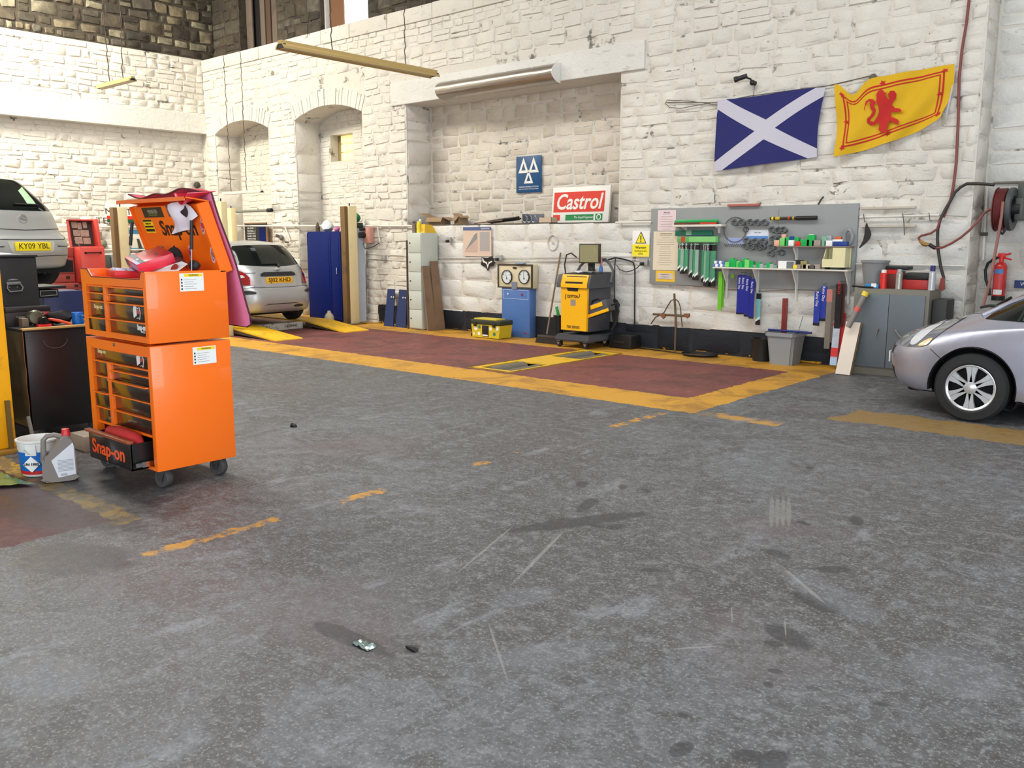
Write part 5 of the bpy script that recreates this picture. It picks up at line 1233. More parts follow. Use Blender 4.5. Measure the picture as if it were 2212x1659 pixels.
LN = [(1385, 370), (1400, 372), (1410, 385), (1428, 395), (1415, 402), (1422, 415), (1440, 432), (1432, 400), (1448, 378), (1470, 378), (1480, 395), (1476, 425), (1460, 440), (1452, 462), (1470, 478), (1495, 480), (1512, 492), (1505, 506), (1485, 498), (1465, 502), (1445, 500), (1448, 530), (1465, 535), (1490, 545), (1500, 560), (1490, 578), (1478, 572), (1455, 558), (1440, 550), (1432, 575), (1428, 600), (1432, 618), (1412, 628), (1395, 618), (1388, 622), (1372, 600), (1378, 575), (1372, 560), (1350, 578), (1330, 580), (1308, 565), (1310, 540), (1330, 522), (1342, 500), (1330, 480), (1325, 455), (1335, 445), (1318, 440), (1300, 470), (1298, 500), (1294, 480), (1302, 440), (1322, 425), (1345, 428), (1362, 445), (1350, 465), (1362, 490), (1352, 520), (1332, 540), (1325, 555), (1345, 558), (1365, 530), (1378, 500), (1375, 465), (1362, 440), (1366, 420), (1362, 400), (1372, 380)]
def lionmap(u, v):
    q = zf(u, v); x, z = W(q[0], q[1]); uu = (x - c[0][0]) / (c[1][0] - c[0][0]); vv = ((c[0][1] * (1 - uu) + c[1][1] * uu) - z) / ((c[0][1] * (1 - uu) + c[1][1] * uu) - (c[3][1] * (1 - uu) + c[2][1] * uu))
    p = bil(c, fd, .03)(uu, vv); p.x, p.z = x, z; return p
B().tube([V((W(u, v)[0] + .0, 11.03, W(u, v)[1])) for u, v in ((2066, 142), (2063, 180), (2056, 215), (2048, 252))], .010, 6).out('hoist_band', FWHT, t)
skin('rampant_lion', LN, lionmap, 14, FRED, t)
t = thing('flag_line', 'thin grey rope looped from wall hooks that holds the two flags', 'rope', (-5.3, 11.05, 3.5))
rp = mat('grey_rope', (96, 88, 80), .8)
def wl(pts, y=11.05): return [V((W(a, b_)[0], y, W(a, b_)[1])) for a, b_ in pts]
B().tube(wl([(1443, 222), (1500, 222), (1552, 223), (1620, 209), (1700, 198), (1789, 187), (1850, 173), (1888, 164)]), .006, 6).out('line', rp, t)
B().tube(wl([(1555, 228), (1530, 224), (1490, 219), (1445, 217), (1441, 224), (1450, 233), (1475, 235), (1510, 228), (1545, 222)]), .005, 6).out('loop', rp, t)
B().ico(V((W(1889, 167)[0], 11.05, W(1889, 167)[1])), .035, (1.4, .6, 1), 2, .01).out('knot', rp, t)
# ---- security camera
t = thing('security_camera', 'small dark security camera on a ball bracket above the blue flag', 'camera', (W(1628, 175)[0], 11.05, W(1628, 175)[1]))
x, z = W(1617, 171)
B().cyl((x - .07, 10.90, z - .02), (x + .05, 10.96, z + .02), .030, n=16).out('housing', BLK, t)
B().lathe([(.03, 0), (.036, .01), (.036, .05), (.03, .05)], (x - .05, 10.905, z - .014), 16, (-.95, -.3, -.25)).out('hood', BLK, t)
B().sph((W(1631, 180)[0], 11.02, W(1631, 180)[1]), .035).tube([V((x + .03, 10.96, z)), V((x + .08, 11.0, z - .02)), V((W(1631, 180)[0], 11.02, W(1631, 180)[1]))], .012).cyl((W(1631, 180)[0], 11.04, W(1631, 180)[1]), (W(1631, 180)[0], 11.1, W(1631, 180)[1]), .03).out('bracket', BLK, t)
B().tube(wl([(1631, 185), (1630, 200), (1628, 212)], 11.08), .004, 6).out('cable', BLK, t)
# ---- half-round foil duct on the lintel
t = thing('foil_duct', 'half-round silver foil duct fixed along the white lintel', 'duct', (-10, 10.9, 4.2))
x0, x1 = -11.27, -8.72
foilm = mat('silver_foil_wrap', (176, 168, 160), .30, .85, var=.06, bump=.1, scale=4)
def hd(u, v):
    a = pi * v; return V((x0 + (x1 - x0) * u, 11.05 - .22 * sin(a) + .004 * mnoise.noise(V((u * 12, v * 6, 0))), 4.115 + .15 * cos(a) + .0 * u))
B().grid(hd, 40, 20).out('shell', foilm, t)
for x in (x0, x1): B().prism([(11.05, 4.265)] + [(11.05 - .22 * sin(pi * i / 14), 4.115 + .15 * cos(pi * i / 14)) for i in range(1, 14)] + [(11.05, 3.965)], Fr((x, 0, 0), (0, 1, 0), (0, 0, 1), (1, 0, 0)), -.004, .004).out('end_cap', WHTP, t)
q = B()
for i in range(4): q.sph((x0 + .45 + i * .55, 10.9, 4.235), .012, n=8).sph((x0 + .4 + i * .6, 10.95, 3.99), .012, n=8)
q.out('rivet', WHT, t, kind='stuff')
# ---- hanging fluorescent fittings
LTM = mat('light_fitting_enamel', (186, 160, 104), .35, .25, var=.04); TUB = mat('unlit_tube', (214, 206, 176), .3); CH = mat('rusty_chain', (82, 70, 62), .7, .5)
def chain(par, p, q, wob=.02):
    p, q = V(p), V(q); n = max(6, int((q - p).length / .06)); pts = [p.lerp(q, i / n) + V((.006 * (-1) ** i, .006 * (-1) ** (i // 2), 0)) for i in range(n + 1)]
    B().tube(pts, .007, 5).out('chain', CH, par)
def batten(label, p0, p1, hw, hh, ch, m=LTM, tubes=2):
    p0, p1 = V(p0), V(p1); d = (p1 - p0); L_ = d.length; e = d.normalized(); s_ = V((-e.y, e.x, 0)); f = Fr(p0, s_, (0, 0, 1), e)
    t = thing('hanging_light', label, 'light fitting', tuple((p0 + p1) / 2), group='hanging fluorescent lights')
    B().prism([(-hw * .45, hh), (hw * .45, hh), (hw * .45, hh * .3), (hw, -hh * .4), (hw, -hh), (hw * .94, -hh), (hw * .4, hh * .15), (-hw * .4, hh * .15), (-hw * .94, -hh), (-hw, -hh), (-hw, -hh * .4), (-hw * .45, hh * .3)], f, 0, L_).out('reflector', m, t, 20)
    for k in range(tubes):
        o = (k - (tubes - 1) / 2) * hw * .9
        B().cyl(f(o, -hh * .35, .04), f(o, -hh * .35, L_ - .04), .016, n=10).out('tube', TUB, t)
    for a in (.02, L_ - .02): B().fbox(f, -hw * .8, hw * .8, -hh * .7, hh * .1, a - .015, a + .015).out('lamp_holder', BLK, t)
    for q, top in ch: chain(t, p0 + e * L_ * q + V((0, 0, hh)), top)
a_, b_ = P(604, 92, z=3.95), P(936, 158, z=3.95)
batten('long tan twin-tube light hanging from a cable and a chain near the middle', (a_.x, a_.y, 3.93), (a_.x, b_.y, 3.93), .095, .05, [(.30, (a_.x, a_.y + .3 * (b_.y - a_.y) - .05, 8.5)), (.78, (a_.x, a_.y + .78 * (b_.y - a_.y), 8.5))])
a_, b_ = P(211, 189, z=4.05), P(298, 171, z=4.05)
batten('short tan light hanging on two chains before the left end wall', (a_.x, a_.y, 4.05), (b_.x, a_.y, 4.05), .06, .034, [(.35, (a_.x + .5, a_.y - .1, 8.5)), (.72, (a_.x + .8, a_.y + .2, 8.5))])
a_ = P(481, 418, y=10.7); b_ = P(566, 411, y=10.7)
WE = mat('grimy_white_enamel', (196, 194, 184), .5)
batten('grimy white light on long chains in front of the first arch', (a_.x, 10.7, a_.z), (b_.x, 10.7, a_.z), .05, .03, [(.22, (a_.x + .3, 10.7, 8.5)), (.62, (a_.x + 1.0, 10.7, 8.5))], WE)
a_ = P(511, 457, y=10.3); b_ = P(586, 460, y=10.3)
t = thing('tube_light', 'horizontal grey tube lamp on a bracket above the silver hatchback', 'light fitting', tuple(a_))
B().cyl((a_.x, 10.3, a_.z), (b_.x - .1, 10.3, a_.z), .028, n=12).out('tube', mat('grey_tube', (120, 122, 112), .4), t)
B().cyl((b_.x - .12, 10.3, a_.z), (b_.x + .02, 10.3, a_.z), .04, n=12).out('end_cap', BLK, t)
B().tube([V((a_.x + .2, 10.3, a_.z)), V((a_.x + .2, 11.1, a_.z + .05))], .012).tube([V((b_.x - .2, 10.3, a_.z)), V((b_.x - .2, 11.1, a_.z + .05))], .012).out('bracket', WE, t)
# ---- alcove: signs and junk on the ledge
SGB = mat('sign_blue', (18, 74, 122), .4, var=.03); SGW = mat('sign_white', (232, 230, 224), .5, var=.02)
x0, x1, z0, z1 = rectpx(1117, 339, 1171, 414, 11.7); z0, z1 = W(1143, 416, 11.7)[1], W(1143, 337, 11.7)[1]
FM = Fr((0, 11.69, 0), (1, 0, 0), (0, 0, 1), (0, -1, 0))
t = thing('triangle_sign', 'blue sign with three white triangles on the alcove wall', 'sign', (x0, 11.69, z0))
B().fbox(FM, x0, x1, z0, z1, 0, .012, .004).out('panel', SGB, t)
cx, wd, ht = (x0 + x1) / 2, x1 - x0, z1 - z0
def trir(cx_, cz, h):
    o = [(cx_ - h * .44, cz), (cx_ + h * .44, cz), (cx_, cz + h)]; i_ = [(cx_ - h * .19, cz + h * .17), (cx_ + h * .19, cz + h * .17), (cx_, cz + h * .62)]
    B().ring(o, i_, FM, .012, .017).out('triangle', SGW, t)
trir(cx - wd * .20, z0 + ht * .54, wd * .46); trir(cx + wd * .20, z0 + ht * .54, wd * .46); trir(cx, z0 + ht * .25, wd * .41)
text('lettering', 'VEHICLE TESTING STATION', FM, cx, z0 + ht * .155, .035, SGW, t, width=wd * .78, d=.013); text('lettering', 'authorised by the Secretary of State', FM, cx, z0 + ht * .10, .026, SGW, t, width=wd * .78, d=.013)
# oil brand sign, leaning on the ledge
YC = 11.50
x0, x1 = W(1190, 440, YC)[0], W(1314, 440, YC)[0]; z0 = 1.862; z1 = W(1250, 402, YC)[1]
FCs = Fr((0, YC, 0), (1, 0, 0), (0, .10, .995), (0, -.995, .10))
zz = lambda v, u=1250: W(u, v, YC)[1]
t = thing('oil_sign', 'white and red oil company light-box sign leaning in the alcove', 'sign', (x0, YC, z0))
FCs = Fr((0, YC, 1.862), (1, 0, 0), (0, .10, .995), (0, -.995, .10)); z1 = z1 - 1.862; S_ = x1 - x0
B().fbox(FCs, x0, x1, 0, z1, -.05, 0, .006).out('case', SGW, t)
B().fbox(FCs, x0 + S_ * .035, x1 - S_ * .08, z1 * .30, z1 * .86, 0, .003).out('red_field', mat('castle_red', (214, 52, 36), .4, var=.03), t)
text('lettering', 'Castrol', FCs, (x0 + x1) / 2 - S_ * .03, z1 * .565, z1 * .60, SGW, t, width=S_ * .80, shear=.22, bold=.006, d=.005)
B().fbox(FCs, x0 + S_ * .035, x0 + S_ * .16, z1 * .07, z1 * .23, 0, .003).out('red_block', mat('castle_red', (214, 52, 36), .4), t)
B().fbox(FCs, x0 + S_ * .26, x1 - S_ * .25, z1 * .07, z1 * .23, 0, .003).out('green_block', mat('sign_green', (16, 128, 68), .4, var=.02), t)
B().fbox(FCs, x1 - S_ * .22, x1 - S_ * .10, z1 * .06, z1 * .24, 0, .003).out('green_block', mat('sign_green', (16, 128, 68), .4), t)
B().ring([(x1 - S_ * .16 + .045 * cos(a), z1 * .15 + .045 * sin(a)) for a in [i * pi / 10 for i in range(20)]], [(x1 - S_ * .16 + .032 * cos(a), z1 * .15 + .032 * sin(a)) for a in [i * pi / 10 for i in range(20)]], FCs, .003, .005).out('emblem', SGW, t)
text('lettering', 'The Liquid Engineers', FCs, x1 - S_ * .42, z1 * .15, .05, SGW, t, width=S_ * .34, shear=.2, d=.005)
# cardboard boxes and rods on the ledge
CB = mat('brown_cardboard', (150, 124, 94), .8, var=.12)
zl = 1.862
def cardbox(label, px, w2, d2, h, rz, open_=True, m=CB, y=11.4, cat='box'):
    x = W(px, 484, y)[0]; M = Matrix.Translation((x, y, zl)) @ Matrix.Rotation(rz, 4, 'Z')
    t = thing('cardboard_box', label, cat, (x, y, zl))
    b = B()
    b.box((-w2, -d2, 0), (w2, d2, .006), 0, M)
    for q in ((-w2, -w2 + .006, -d2, d2), (w2 - .006, w2, -d2, d2), (-w2, w2, -d2, -d2 + .006), (-w2, w2, d2 - .006, d2)): b.box((q[0], q[2], 0), (q[1], q[3], h), 0, M)
    b.out('carton', m, t)
    if open_:
        for s_ in (-1, 1):
            B().box((0, -d2, 0), (w2 * .9, d2, .006), 0, M @ Matrix.Translation((s_ * w2, 0, h)) @ Matrix.Rotation((0 if s_ > 0 else pi) + s_ * -.0, 4, 'Z') @ Matrix.Rotation(-.5 + (.9 if s_ > 0 else 0), 4, 'Y')).out('flap', m, t)
        B().box((-w2, 0, 0), (w2, .1, .006), 0, M @ Matrix.Translation((0, -d2, h)) @ Matrix.Rotation(-2.2, 4, 'X')).out('flap', m, t)
    return t
cardbox('open brown cardboard box at the left end of the alcove ledge', 948, .17, .13, .13, .2)
cardbox('second open cardboard box right of the first on the alcove ledge', 996, .10, .09, .15, -.4, y=11.52)
B().ico((W(963, 470, 11.45)[0], 11.33, zl + .21), .09, (1.2, .8, .6), 2, .03, 9).out('brown_paper', mat('brown_paper', (120, 104, 88), .85), None, label='crumpled brown paper sticking out of the cardboard boxes', cat='paper') if False else None
rodm = mat('black_rod', (30, 32, 34), .5)
for i, (ua, va, ub, vb, r, yy) in enumerate(((1052, 479, 1121, 469, .016, 11.22), (1054, 480, 1125, 472, .014, 11.27), (1060, 483, 1122, 474, .012, 11.32), (1025, 483, 1085, 476, .010, 11.2))):
    p, q = P(ua, va, y=yy), P(ub, vb, y=yy); p.z = max(p.z, zl + r); q.z = max(q.z, zl + r)
    B().cyl(p, q, r, n=10).out('long_rod', rodm if i < 3 else mat('rusty_brown_rod', (120, 84, 66), .7), None, label=('uppermost black rod of the bundle lying on the alcove ledge', 'second black rod from the top of the ledge bundle', 'lowest black rod resting behind the ledge bundle', 'rusty brown rod at the left of the black rods')[i], cat='rod', group='rods on the alcove ledge')
t = thing('wire_crate', 'grey wire basket with rings between rods and oil sign on the ledge', 'basket', (-9.6, 11.35, zl))
x = W(1156, 480, 11.35)[0]
B().box((x - .19, 11.24, zl), (x + .12, 11.44, zl + .012)).box((x - .19, 11.24, zl), (x - .184, 11.44, zl + .15)).box((x - .19, 11.435, zl), (x + .12, 11.44, zl + .15)).out('tray', mat('blue_grey_plastic', (108, 112, 124), .5, var=.3), t)
for i, dx in enumerate((-.12, -.03, .07)): B().tube([V((x + dx + .055 * cos(a), 11.23, zl + .07 + .055 * sin(a))) for a in [k * pi / 8 for k in range(16)]], .005, 5, closed=True).out('ring', STEEL, t)
B().ico((x + .2, 11.3, zl + .05), .06, (1, .8, .9), 2, .02).out('greasy_part', mat('greasy_black', (46, 42, 40), .6), None, label='greasy black part between the wire basket and small carton', cat='part')
cardbox('small pale carton in front of the oil sign on the ledge', 1184, .13, .08, .085, .0, False, mat('pale_carton', (196, 176, 150), .7), y=11.22)
# ---- electric conduit along the wall
t = thing('conduit_pipe', 'white painted conduit running along the wall at ledge height', 'pipe', (-12, 11.06, 1.9))
CP = mat('painted_conduit', (216, 212, 204), .55)
for k, (a, b_) in enumerate((((508, 488), (935, 488)), ((1335, 481), (1412, 480)))):
    p, q = W(*a), W(*b_); B().cyl((p[0], 11.04, p[1]), (q[0], 11.04, q[1]), .016, n=8).out('run', CP, t)
for u in (620, 820):
    p, q = W(u, 488), W(u + (6 if u > 700 else 12), 524 if u > 700 else 520); B().cyl((p[0], 11.04, p[1]), (q[0], 11.04, q[1]), .014, n=8).out('drop', CP, t)
t = thing('cable_trunking', 'pair of thin white wires along the wall behind the gauges', 'cable', (-10, 11.08, 1.3))
for v0, v1 in ((548, 558), (558, 566)):
    B().tube(wl([(786, v0), (880, v0 + 4), (940, v1 - 1), (1100, v1 - 2), (1260, v1 - 4), (1400, v1 - 6)], 11.072), .006, 6).out('wire', CP, t)
SKT = mat('socket_grey', (158, 156, 152), .5); 
def socket(label, u, v, w2=.07, plug=True, yy=11.08):
    x, z = W(u, v); t = thing('socket_box', label, 'socket', (x, 11.07, z), group='wall sockets')
    B().box((x - w2, 11.03, z - .045), (x + w2, 11.08, z + .045), .006).out('box', SKT, t)
    if plug: B().box((x - .03, 10.98, z - .05), (x + .02, 11.03, z - .0), .01).out('plug', BLK, t)
socket('grey metal socket with black plug under the faded poster', 1082, 557); socket('grey socket with black plug right of the fox head sign', 975, 518, .045)
socket('grey double socket with plug below the yellow warning sign', 1395, 566); socket('small white socket without plug beside the grey locker', 833, 557, .05, False)
# pink isolator box
x, z = W(803, 508); t = thing('isolator_box', 'faded pink isolator switch box with black knob right of the cream post', 'switch box', (x, 11.05, z))
B().box((x - .10, 10.97, z - .15), (x + .10, 11.08, z + .15), .01).out('case', mat('faded_pink_paint', (206, 150, 136), .6, dirt=.3), t)
B().cyl((x - .07, 10.97, z + .0), (x - .07, 10.86, z), .055, n=14).out('switch_drum', BLK, t)
B().cyl((x - .09, 10.88, z + .11), (x - .05, 10.97, z + .12), .03, n=12).out('knob', BLK, t)
B().tube([V((x - .07, 10.95, z - .15)), V((x - .06, 10.98, z - .26)), V((x + .1, 11.05, z - .22)), V((W(824, 524)[0], 11.06, W(824, 524)[1]))], .008, 6).out('cable', BLK, t)
# posters
x0, x1, z0, z1 = rectpx(1003, 491, 1064, 554); t = thing('faded_poster', 'faded pinkish wall poster with blue header above the fox head sign', 'poster', (x0, 11.07, z0))
FQ = Fr((0, 11.075, 0), (1, 0, 0), (0, 0, 1), (0, -1, 0))
B().fbox(FQ, x0, x1, z0, z1, -.0, .006).out('sheet', mat('faded_paper', (214, 190, 172), .6, var=.05), t)
B().fbox(FQ, x0, x1, z1 - .055, z1, .006, .008).out('header', mat('poster_blue', (84, 96, 140), .6), t); text('lettering', 'BEARINGS', FQ, x1 - .14, z1 - .028, .035, SGW, t, width=.2, shear=.2, d=.009)
w3 = (x1 - x0); B().prism([(x0 + .03, z0 + .07), (x0 + w3 * .52, z0 + .07), (x0 + w3 * .52, z1 - .09)], FQ, .006, .008).out('diagram', mat('poster_pink_grey', (196, 168, 156), .6), t)
B().prism([(x0 + .06, z0 + .10), (x0 + w3 * .5, z0 + .30), (x0 + w3 * .5, z1 - .10), (x0 + w3 * .42, z1 - .12)], FQ, .008, .010).out('grey_cone', mat('poster_grey', (134, 138, 142), .6), t)
B().fbox(FQ, x0 + w3 * .60, x1 - .04, z0 + .09, z1 - .08, .006, .008).out('picture', mat('poster_grey_photo', (168, 162, 160), .6), t)
x, z = W(1056, 568); t = thing('fox_head_sign', 'black and white fox head cut-out between poster and gauge cabinet', 'sign', (x, 11.07, z))
zz5 = zoom(1020, 320, 5.53)
fo = [(130, 1302), (165, 1310), (205, 1312), (240, 1292), (262, 1292), (262, 1320), (270, 1345), (288, 1365), (275, 1385), (270, 1402), (240, 1410), (225, 1415), (212, 1445), (203, 1468), (190, 1445), (178, 1418), (150, 1410), (130, 1400), (118, 1385), (125, 1362), (130, 1340)]
fi = [(142, 1315), (168, 1328), (205, 1328), (248, 1305), (250, 1330), (262, 1358), (276, 1368), (262, 1380), (258, 1392), (236, 1398), (218, 1402), (203, 1445), (186, 1402), (152, 1396), (134, 1382), (138, 1362), (142, 1340)]
B().prism([W(*zz5(*p)) for p in fo], FQ, 0, .010).out('outline', mat('fox_black', (24, 22, 22), .5), t)
q = B()
fw = [[(138, 1310), (140, 1345), (150, 1365), (175, 1372), (190, 1385), (196, 1410), (203, 1440), (210, 1410), (216, 1385), (232, 1372), (258, 1358), (248, 1345), (222, 1360), (210, 1355), (215, 1365), (203, 1395), (192, 1365), (196, 1358), (180, 1358), (158, 1345), (150, 1322)]]
B().prism([W(*zz5(*p)) for p in fw[0]], FQ, .010, .014).out('white_mask', SGW, t)
# warning sign
x0, x1, z0, z1 = rectpx(1369, 499, 1405, 555); t = thing('warning_sign', 'yellow and white warning sign with exclamation triangle beside the grey board', 'sign', (x0, 11.07, z0))
B().fbox(FQ, x0, x1, z0, z1, 0, .006, .002).out('panel', SGW, t)
WY = mat('warning_yellow', (246, 226, 40), .45, var=.02)
B().fbox(FQ, x0 + .004, x1 - .004, z0 + .003, z0 + (z1 - z0) * .48, .006, .008).out('yellow_panel', WY, t)
cx = (x0 + x1) / 2; zb = z0 + (z1 - z0) * .52; B().prism([(cx - .095, zb), (cx + .095, zb), (cx, zb + .175)], FQ, .006, .008).out('triangle_black', INK, t); B().prism([(cx - .078, zb + .010), (cx + .078, zb + .010), (cx, zb + .152)], FQ, .008, .010).out('triangle_yellow', WY, t)
B().fbox(FQ, cx - .008, cx + .008, zb + .05, zb + .115, .010, .012).sph(FQ(cx, zb + .032, .010), .010).out('exclamation_mark', INK, t, kind='stuff')
text('lettering', 'Warning', FQ, cx, z0 + .135, .052, INK, t, width=.19, bold=.001, d=.009); text('lettering', 'Rolling brake', FQ, cx, z0 + .085, .036, INK, t, width=.21, d=.009); text('lettering', 'tester', FQ, cx, z0 + .045, .036, INK, t, width=.085, d=.009)
x, z = W(1195, 524); B().tube([V((x + .10 * cos(a), 11.085, z + .12 * sin(a))) for a in [k * pi / 14 for k in range(28)]], .010, 6, closed=True).lathe([(0, 0), (.018, 0), (.018, .02), (0, .02)], (x, 11.085, z), 10, (0, -1, 0)).out('wall_vent_ring', mat('painted_ring', (206, 198, 188), .7), None, label='faint painted round outline with dark centre above the yellow machine', cat='vent', kind=None)
# ---- blue cabinets, planks, tall locker against the piers
BLUE = mat('royal_blue_steel', (4, 26, 96), .6, var=.06, spec=.2); BLUD = mat('dull_blue_steel', (36, 48, 88), .6, spec=.2)
t = thing('blue_locker', 'tall royal blue double-door steel locker behind the silver hatchback', 'locker', (-14.3, 10.9, 0))
xa, xb = P(662, 500, y=10.55).x, P(735, 500, y=10.55).x
zt = P(690, 500, y=10.55).z
B().box((xa, 10.57, .01), (xb, 11.06, zt), .006).out('carcass', BLUE, t)
mid = P(713, 500, y=10.55).x
for a, b_, m_ in ((xa + .01, mid - .006, BLUE), (mid + .006, xb - .01, BLUE)):
    k = B().box((a, 10.545, .06), (b_, 10.57, zt - .03), .004).out('door', m_, t)
    B().box((a + .06, 10.54, .12), (b_ - .05, 10.546, zt - .12), .002).out('door_panel', BLUE, k)
xk = P(728, 592, y=10.5).x; B().tube([V((xk - .02, 10.54, 1.06)), V((xk - .02, 10.51, 1.06)), V((xk - .02, 10.51, .94))], .008, 6).out('handle', CHR, k)
t = thing('second_blue_locker', 'blue steel locker seen right of the cream post, pale side towards us', 'locker', (-13.2, 10.9, 0))
xd = P(769, 500, y=10.82).x; yq = P(786, 500, x=xd).y
zt2 = P(775, 492, y=10.82).z
B().box((xb + .1, 10.82, .01), (xd, yq, zt2), .004).out('carcass', BLUE, t)
B().box((xd + .001, 10.83, .01), (xd + .015, yq, zt2 - .005)).out('side_panel', mat('pale_blue_side', (178, 188, 204), .5), t)
# things on top of the lockers
def bagf(x, y, z, sx, sz, m, label, cat, seed):
    B().ico((x, y, z + sz * .8), sx, (1, .7, sz / sx), 3, sx * .3, seed).out('bag', m, None, 30, label=label, cat=cat)
bagf(P(697, 490, y=10.8).x + .08, 10.86, zt + .015, .15, .11, mat('white_film', (214, 216, 220), .3), 'crumpled white plastic bag on top of the blue locker', 'bag', 1)
bagf(P(728, 492, y=10.8).x, 10.8, zt, .07, .05, mat('pink_film', (190, 90, 150), .4), 'small pink bag on the right of the blue locker top', 'bag', 4)
B().lathe([(0, 0), (.045, 0), (.045, .10), (.018, .15), (.018, .18), (0, .18)], (xa + .10, 10.75, zt), 16).out('brown_bottle', mat('brown_glass', (74, 56, 40), .2), None, label='dark brown bottle at the left of the blue locker top', cat='bottle')
xg = P(771, 480, y=10.8).x
t = thing('green_bag', 'dark green bag with black base standing on the second blue locker', 'bag', (xg, 10.8, zt2))
B().box((xd - .27, 10.84, zt2 + .001), (xd + .0, 11.0, zt2 + .10), .01).out('base', mat('black_green_plastic', (26, 42, 34), .5), t)
B().ico((xd - .12, 10.92, zt2 + .19), .11, (1.1, .7, .85), 2, .02, 8).out('pouch', mat('green_cloth', (14, 100, 62), .7), t)
# dark chalk board and lamp between arches (behind the car)
x0, x1, z0, z1 = rectpx(531, 488, 578, 531, 11.6); FP_ = Fr((0, 11.6, 0), (1, 0, 0), (0, 0, 1), (0, -1, 0))
t = thing('notice_board', 'dark notice board with white handwriting and blue strip in the first arch', 'notice board', (x0, 11.6, z0))
B().fbox(FP_, x0 - .02, x1 + .02, z0 - .1, z1 + .06, 0, .02).out('board', mat('slate_dark', (34, 36, 42), .5), t)
B().fbox(FP_, x1 - .28, x1 - .02, z0 - .08, z1, .02, .024).out('blue_strip', mat('royal_blue_steel', (22, 50, 134), .5), t); B().fbox(FP_, x1 + .0, x1 + .06, z0 - .1, z1 + .02, .0, .03).fbox(FP_, x0 - .02, x1 + .02, z1 + .04, z1 + .07, 0, .03).out('wood_frame', mat('brown_frame_wood', (130, 100, 70), .7), t)
for i in range(6): text('lettering', ('OIL 5W30 - 2', 'FILTERS x 4', 'MONDAY MOT', 'BULBS / FUSE', 'BRAKE PADS', 'ANTIFREEZE')[i], FP_, x0 + .26, z1 - .06 - i * .06, .052, SGW, t, width=.34, d=.022) if i < 5 else None
B().ico((P(608, 513, y=11.05).x, 11.04, P(608, 513, y=11.05).z), .06, (1.1, .6, 1), 2, .01).cyl((P(600, 508, y=11.0).x, 10.95, P(600, 508, y=11.0).z), (P(606, 512, y=11.05).x, 11.05, P(606, 512, y=11.05).z), .03).out('inlet_socket', mat('grey_plug', (100, 98, 96), .5), None, label='round grey industrial socket on the pier above the silver hatchback', cat='socket')
B().cyl((P(621, 523, y=11.05).x - .06, 11.03, P(621, 523, y=11.05).z), (P(621, 523, y=11.05).x + .06, 11.03, P(621, 523, y=11.05).z), .016, n=8).out('wall_hook', BLK, None, label='short black hook on the pier right of the grey industrial socket', cat='hook')
B().tube([V((P(588, 500, y=11.05).x, 11.04, P(588, 495, y=11.05).z)), V((P(589, 510, y=11.05).x, 11.03, P(589, 512, y=11.05).z)), V((P(587, 524, y=11.05).x, 11.04, P(587, 524, y=11.05).z))], .014, 6).out('brush', mat('rust_brown', (120, 84, 60), .8), None, label='thin rusty brush hanging right of the dark notice board', cat='brush')
# two blue panels, rod, locker, planks
for i, (ua, ub, lab) in enumerate(((829, 853, 'left of the two dull blue panels leaning on the wall'), (854, 880, 'right of the two dull blue panels, against the grey locker'))):
    pl_, pr_ = P(ua + 2, 702, z=0), P(ub - 3, 703, z=0); yb = 10.72
    xl, xr_ = P(ua, 702, y=yb).x, P(ub - 4, 702, y=yb).x; xl2, xr2 = P(ua + 9, 624, y=11.0).x, P(ub, 624, y=11.0).x; zt_ = P(840, 624, y=11.0).z
    t = thing('blue_sheet', lab, 'panel', (xl, yb, 0), group='dull blue leaning panels')
    b = B(); slab(b, [V((xl, yb, .0)), V((xr_, yb, .0)), V((xr2, 10.99, zt_)), V((xl2, 10.99, zt_))], -.02); b.out('sheet', BLUD, t)
    sl = (zt_ - .14) / zt_; cxx = xl + (xl2 - xl) * sl + .16; B().lathe([(0, 0), (.014, 0), (.014, .003), (0, .003)], (cxx, yb + .27 * sl - .012 - .013, zt_ - .14), 12, (0, -1, 0)).lathe([(0, 0), (.014, 0), (.014, .003), (0, .003)], (cxx + .06, yb + .27 * sl - .012 - .013, zt_ - .14), 12, (0, -1, 0)).out('bolt_hole', WHT, t, kind='stuff')
LG = mat('pale_grey_green_steel', (190, 196, 188), .5, var=.03)
yl = 10.66; xa, xb, xc_ = P(883, 600, y=yl).x, P(912, 600, y=yl).x, P(940, 600, y=11.0).x
ztl = P(895, 503, y=yl).z
t = thing('grey_locker', 'narrow pale grey metal locker between blue panels and wooden planks', 'locker', (xa, yl, 0))
B().box((xa, yl, .01), (xb, 11.05, ztl), .006).out('carcass', LG, t)
nd = 5
for i in range(nd):
    k = B().box((xa + .012, yl - .014, .03 + i * (ztl - .04) / nd), (xb - .012, yl - .001, (i + 1) * (ztl - .04) / nd + .02), .003).out('door', LG, t)
    B().cyl((xa + .06, yl - .02, .03 + (i + .5) * (ztl - .04) / nd), (xa + .06, yl - .012, .03 + (i + .5) * (ztl - .04) / nd), .014, n=10).out('lock', mat('dark_steel', (52, 50, 48), .6, .4), k)
B().box((xa - .05, yl - .01, 0), (xa - .02, yl + .01, 1.58)).out('dark_rod', mat('rust_brown_rod', (70, 52, 44), .7), None, label='thin dark rod standing against the left side of the grey locker', cat='rod')
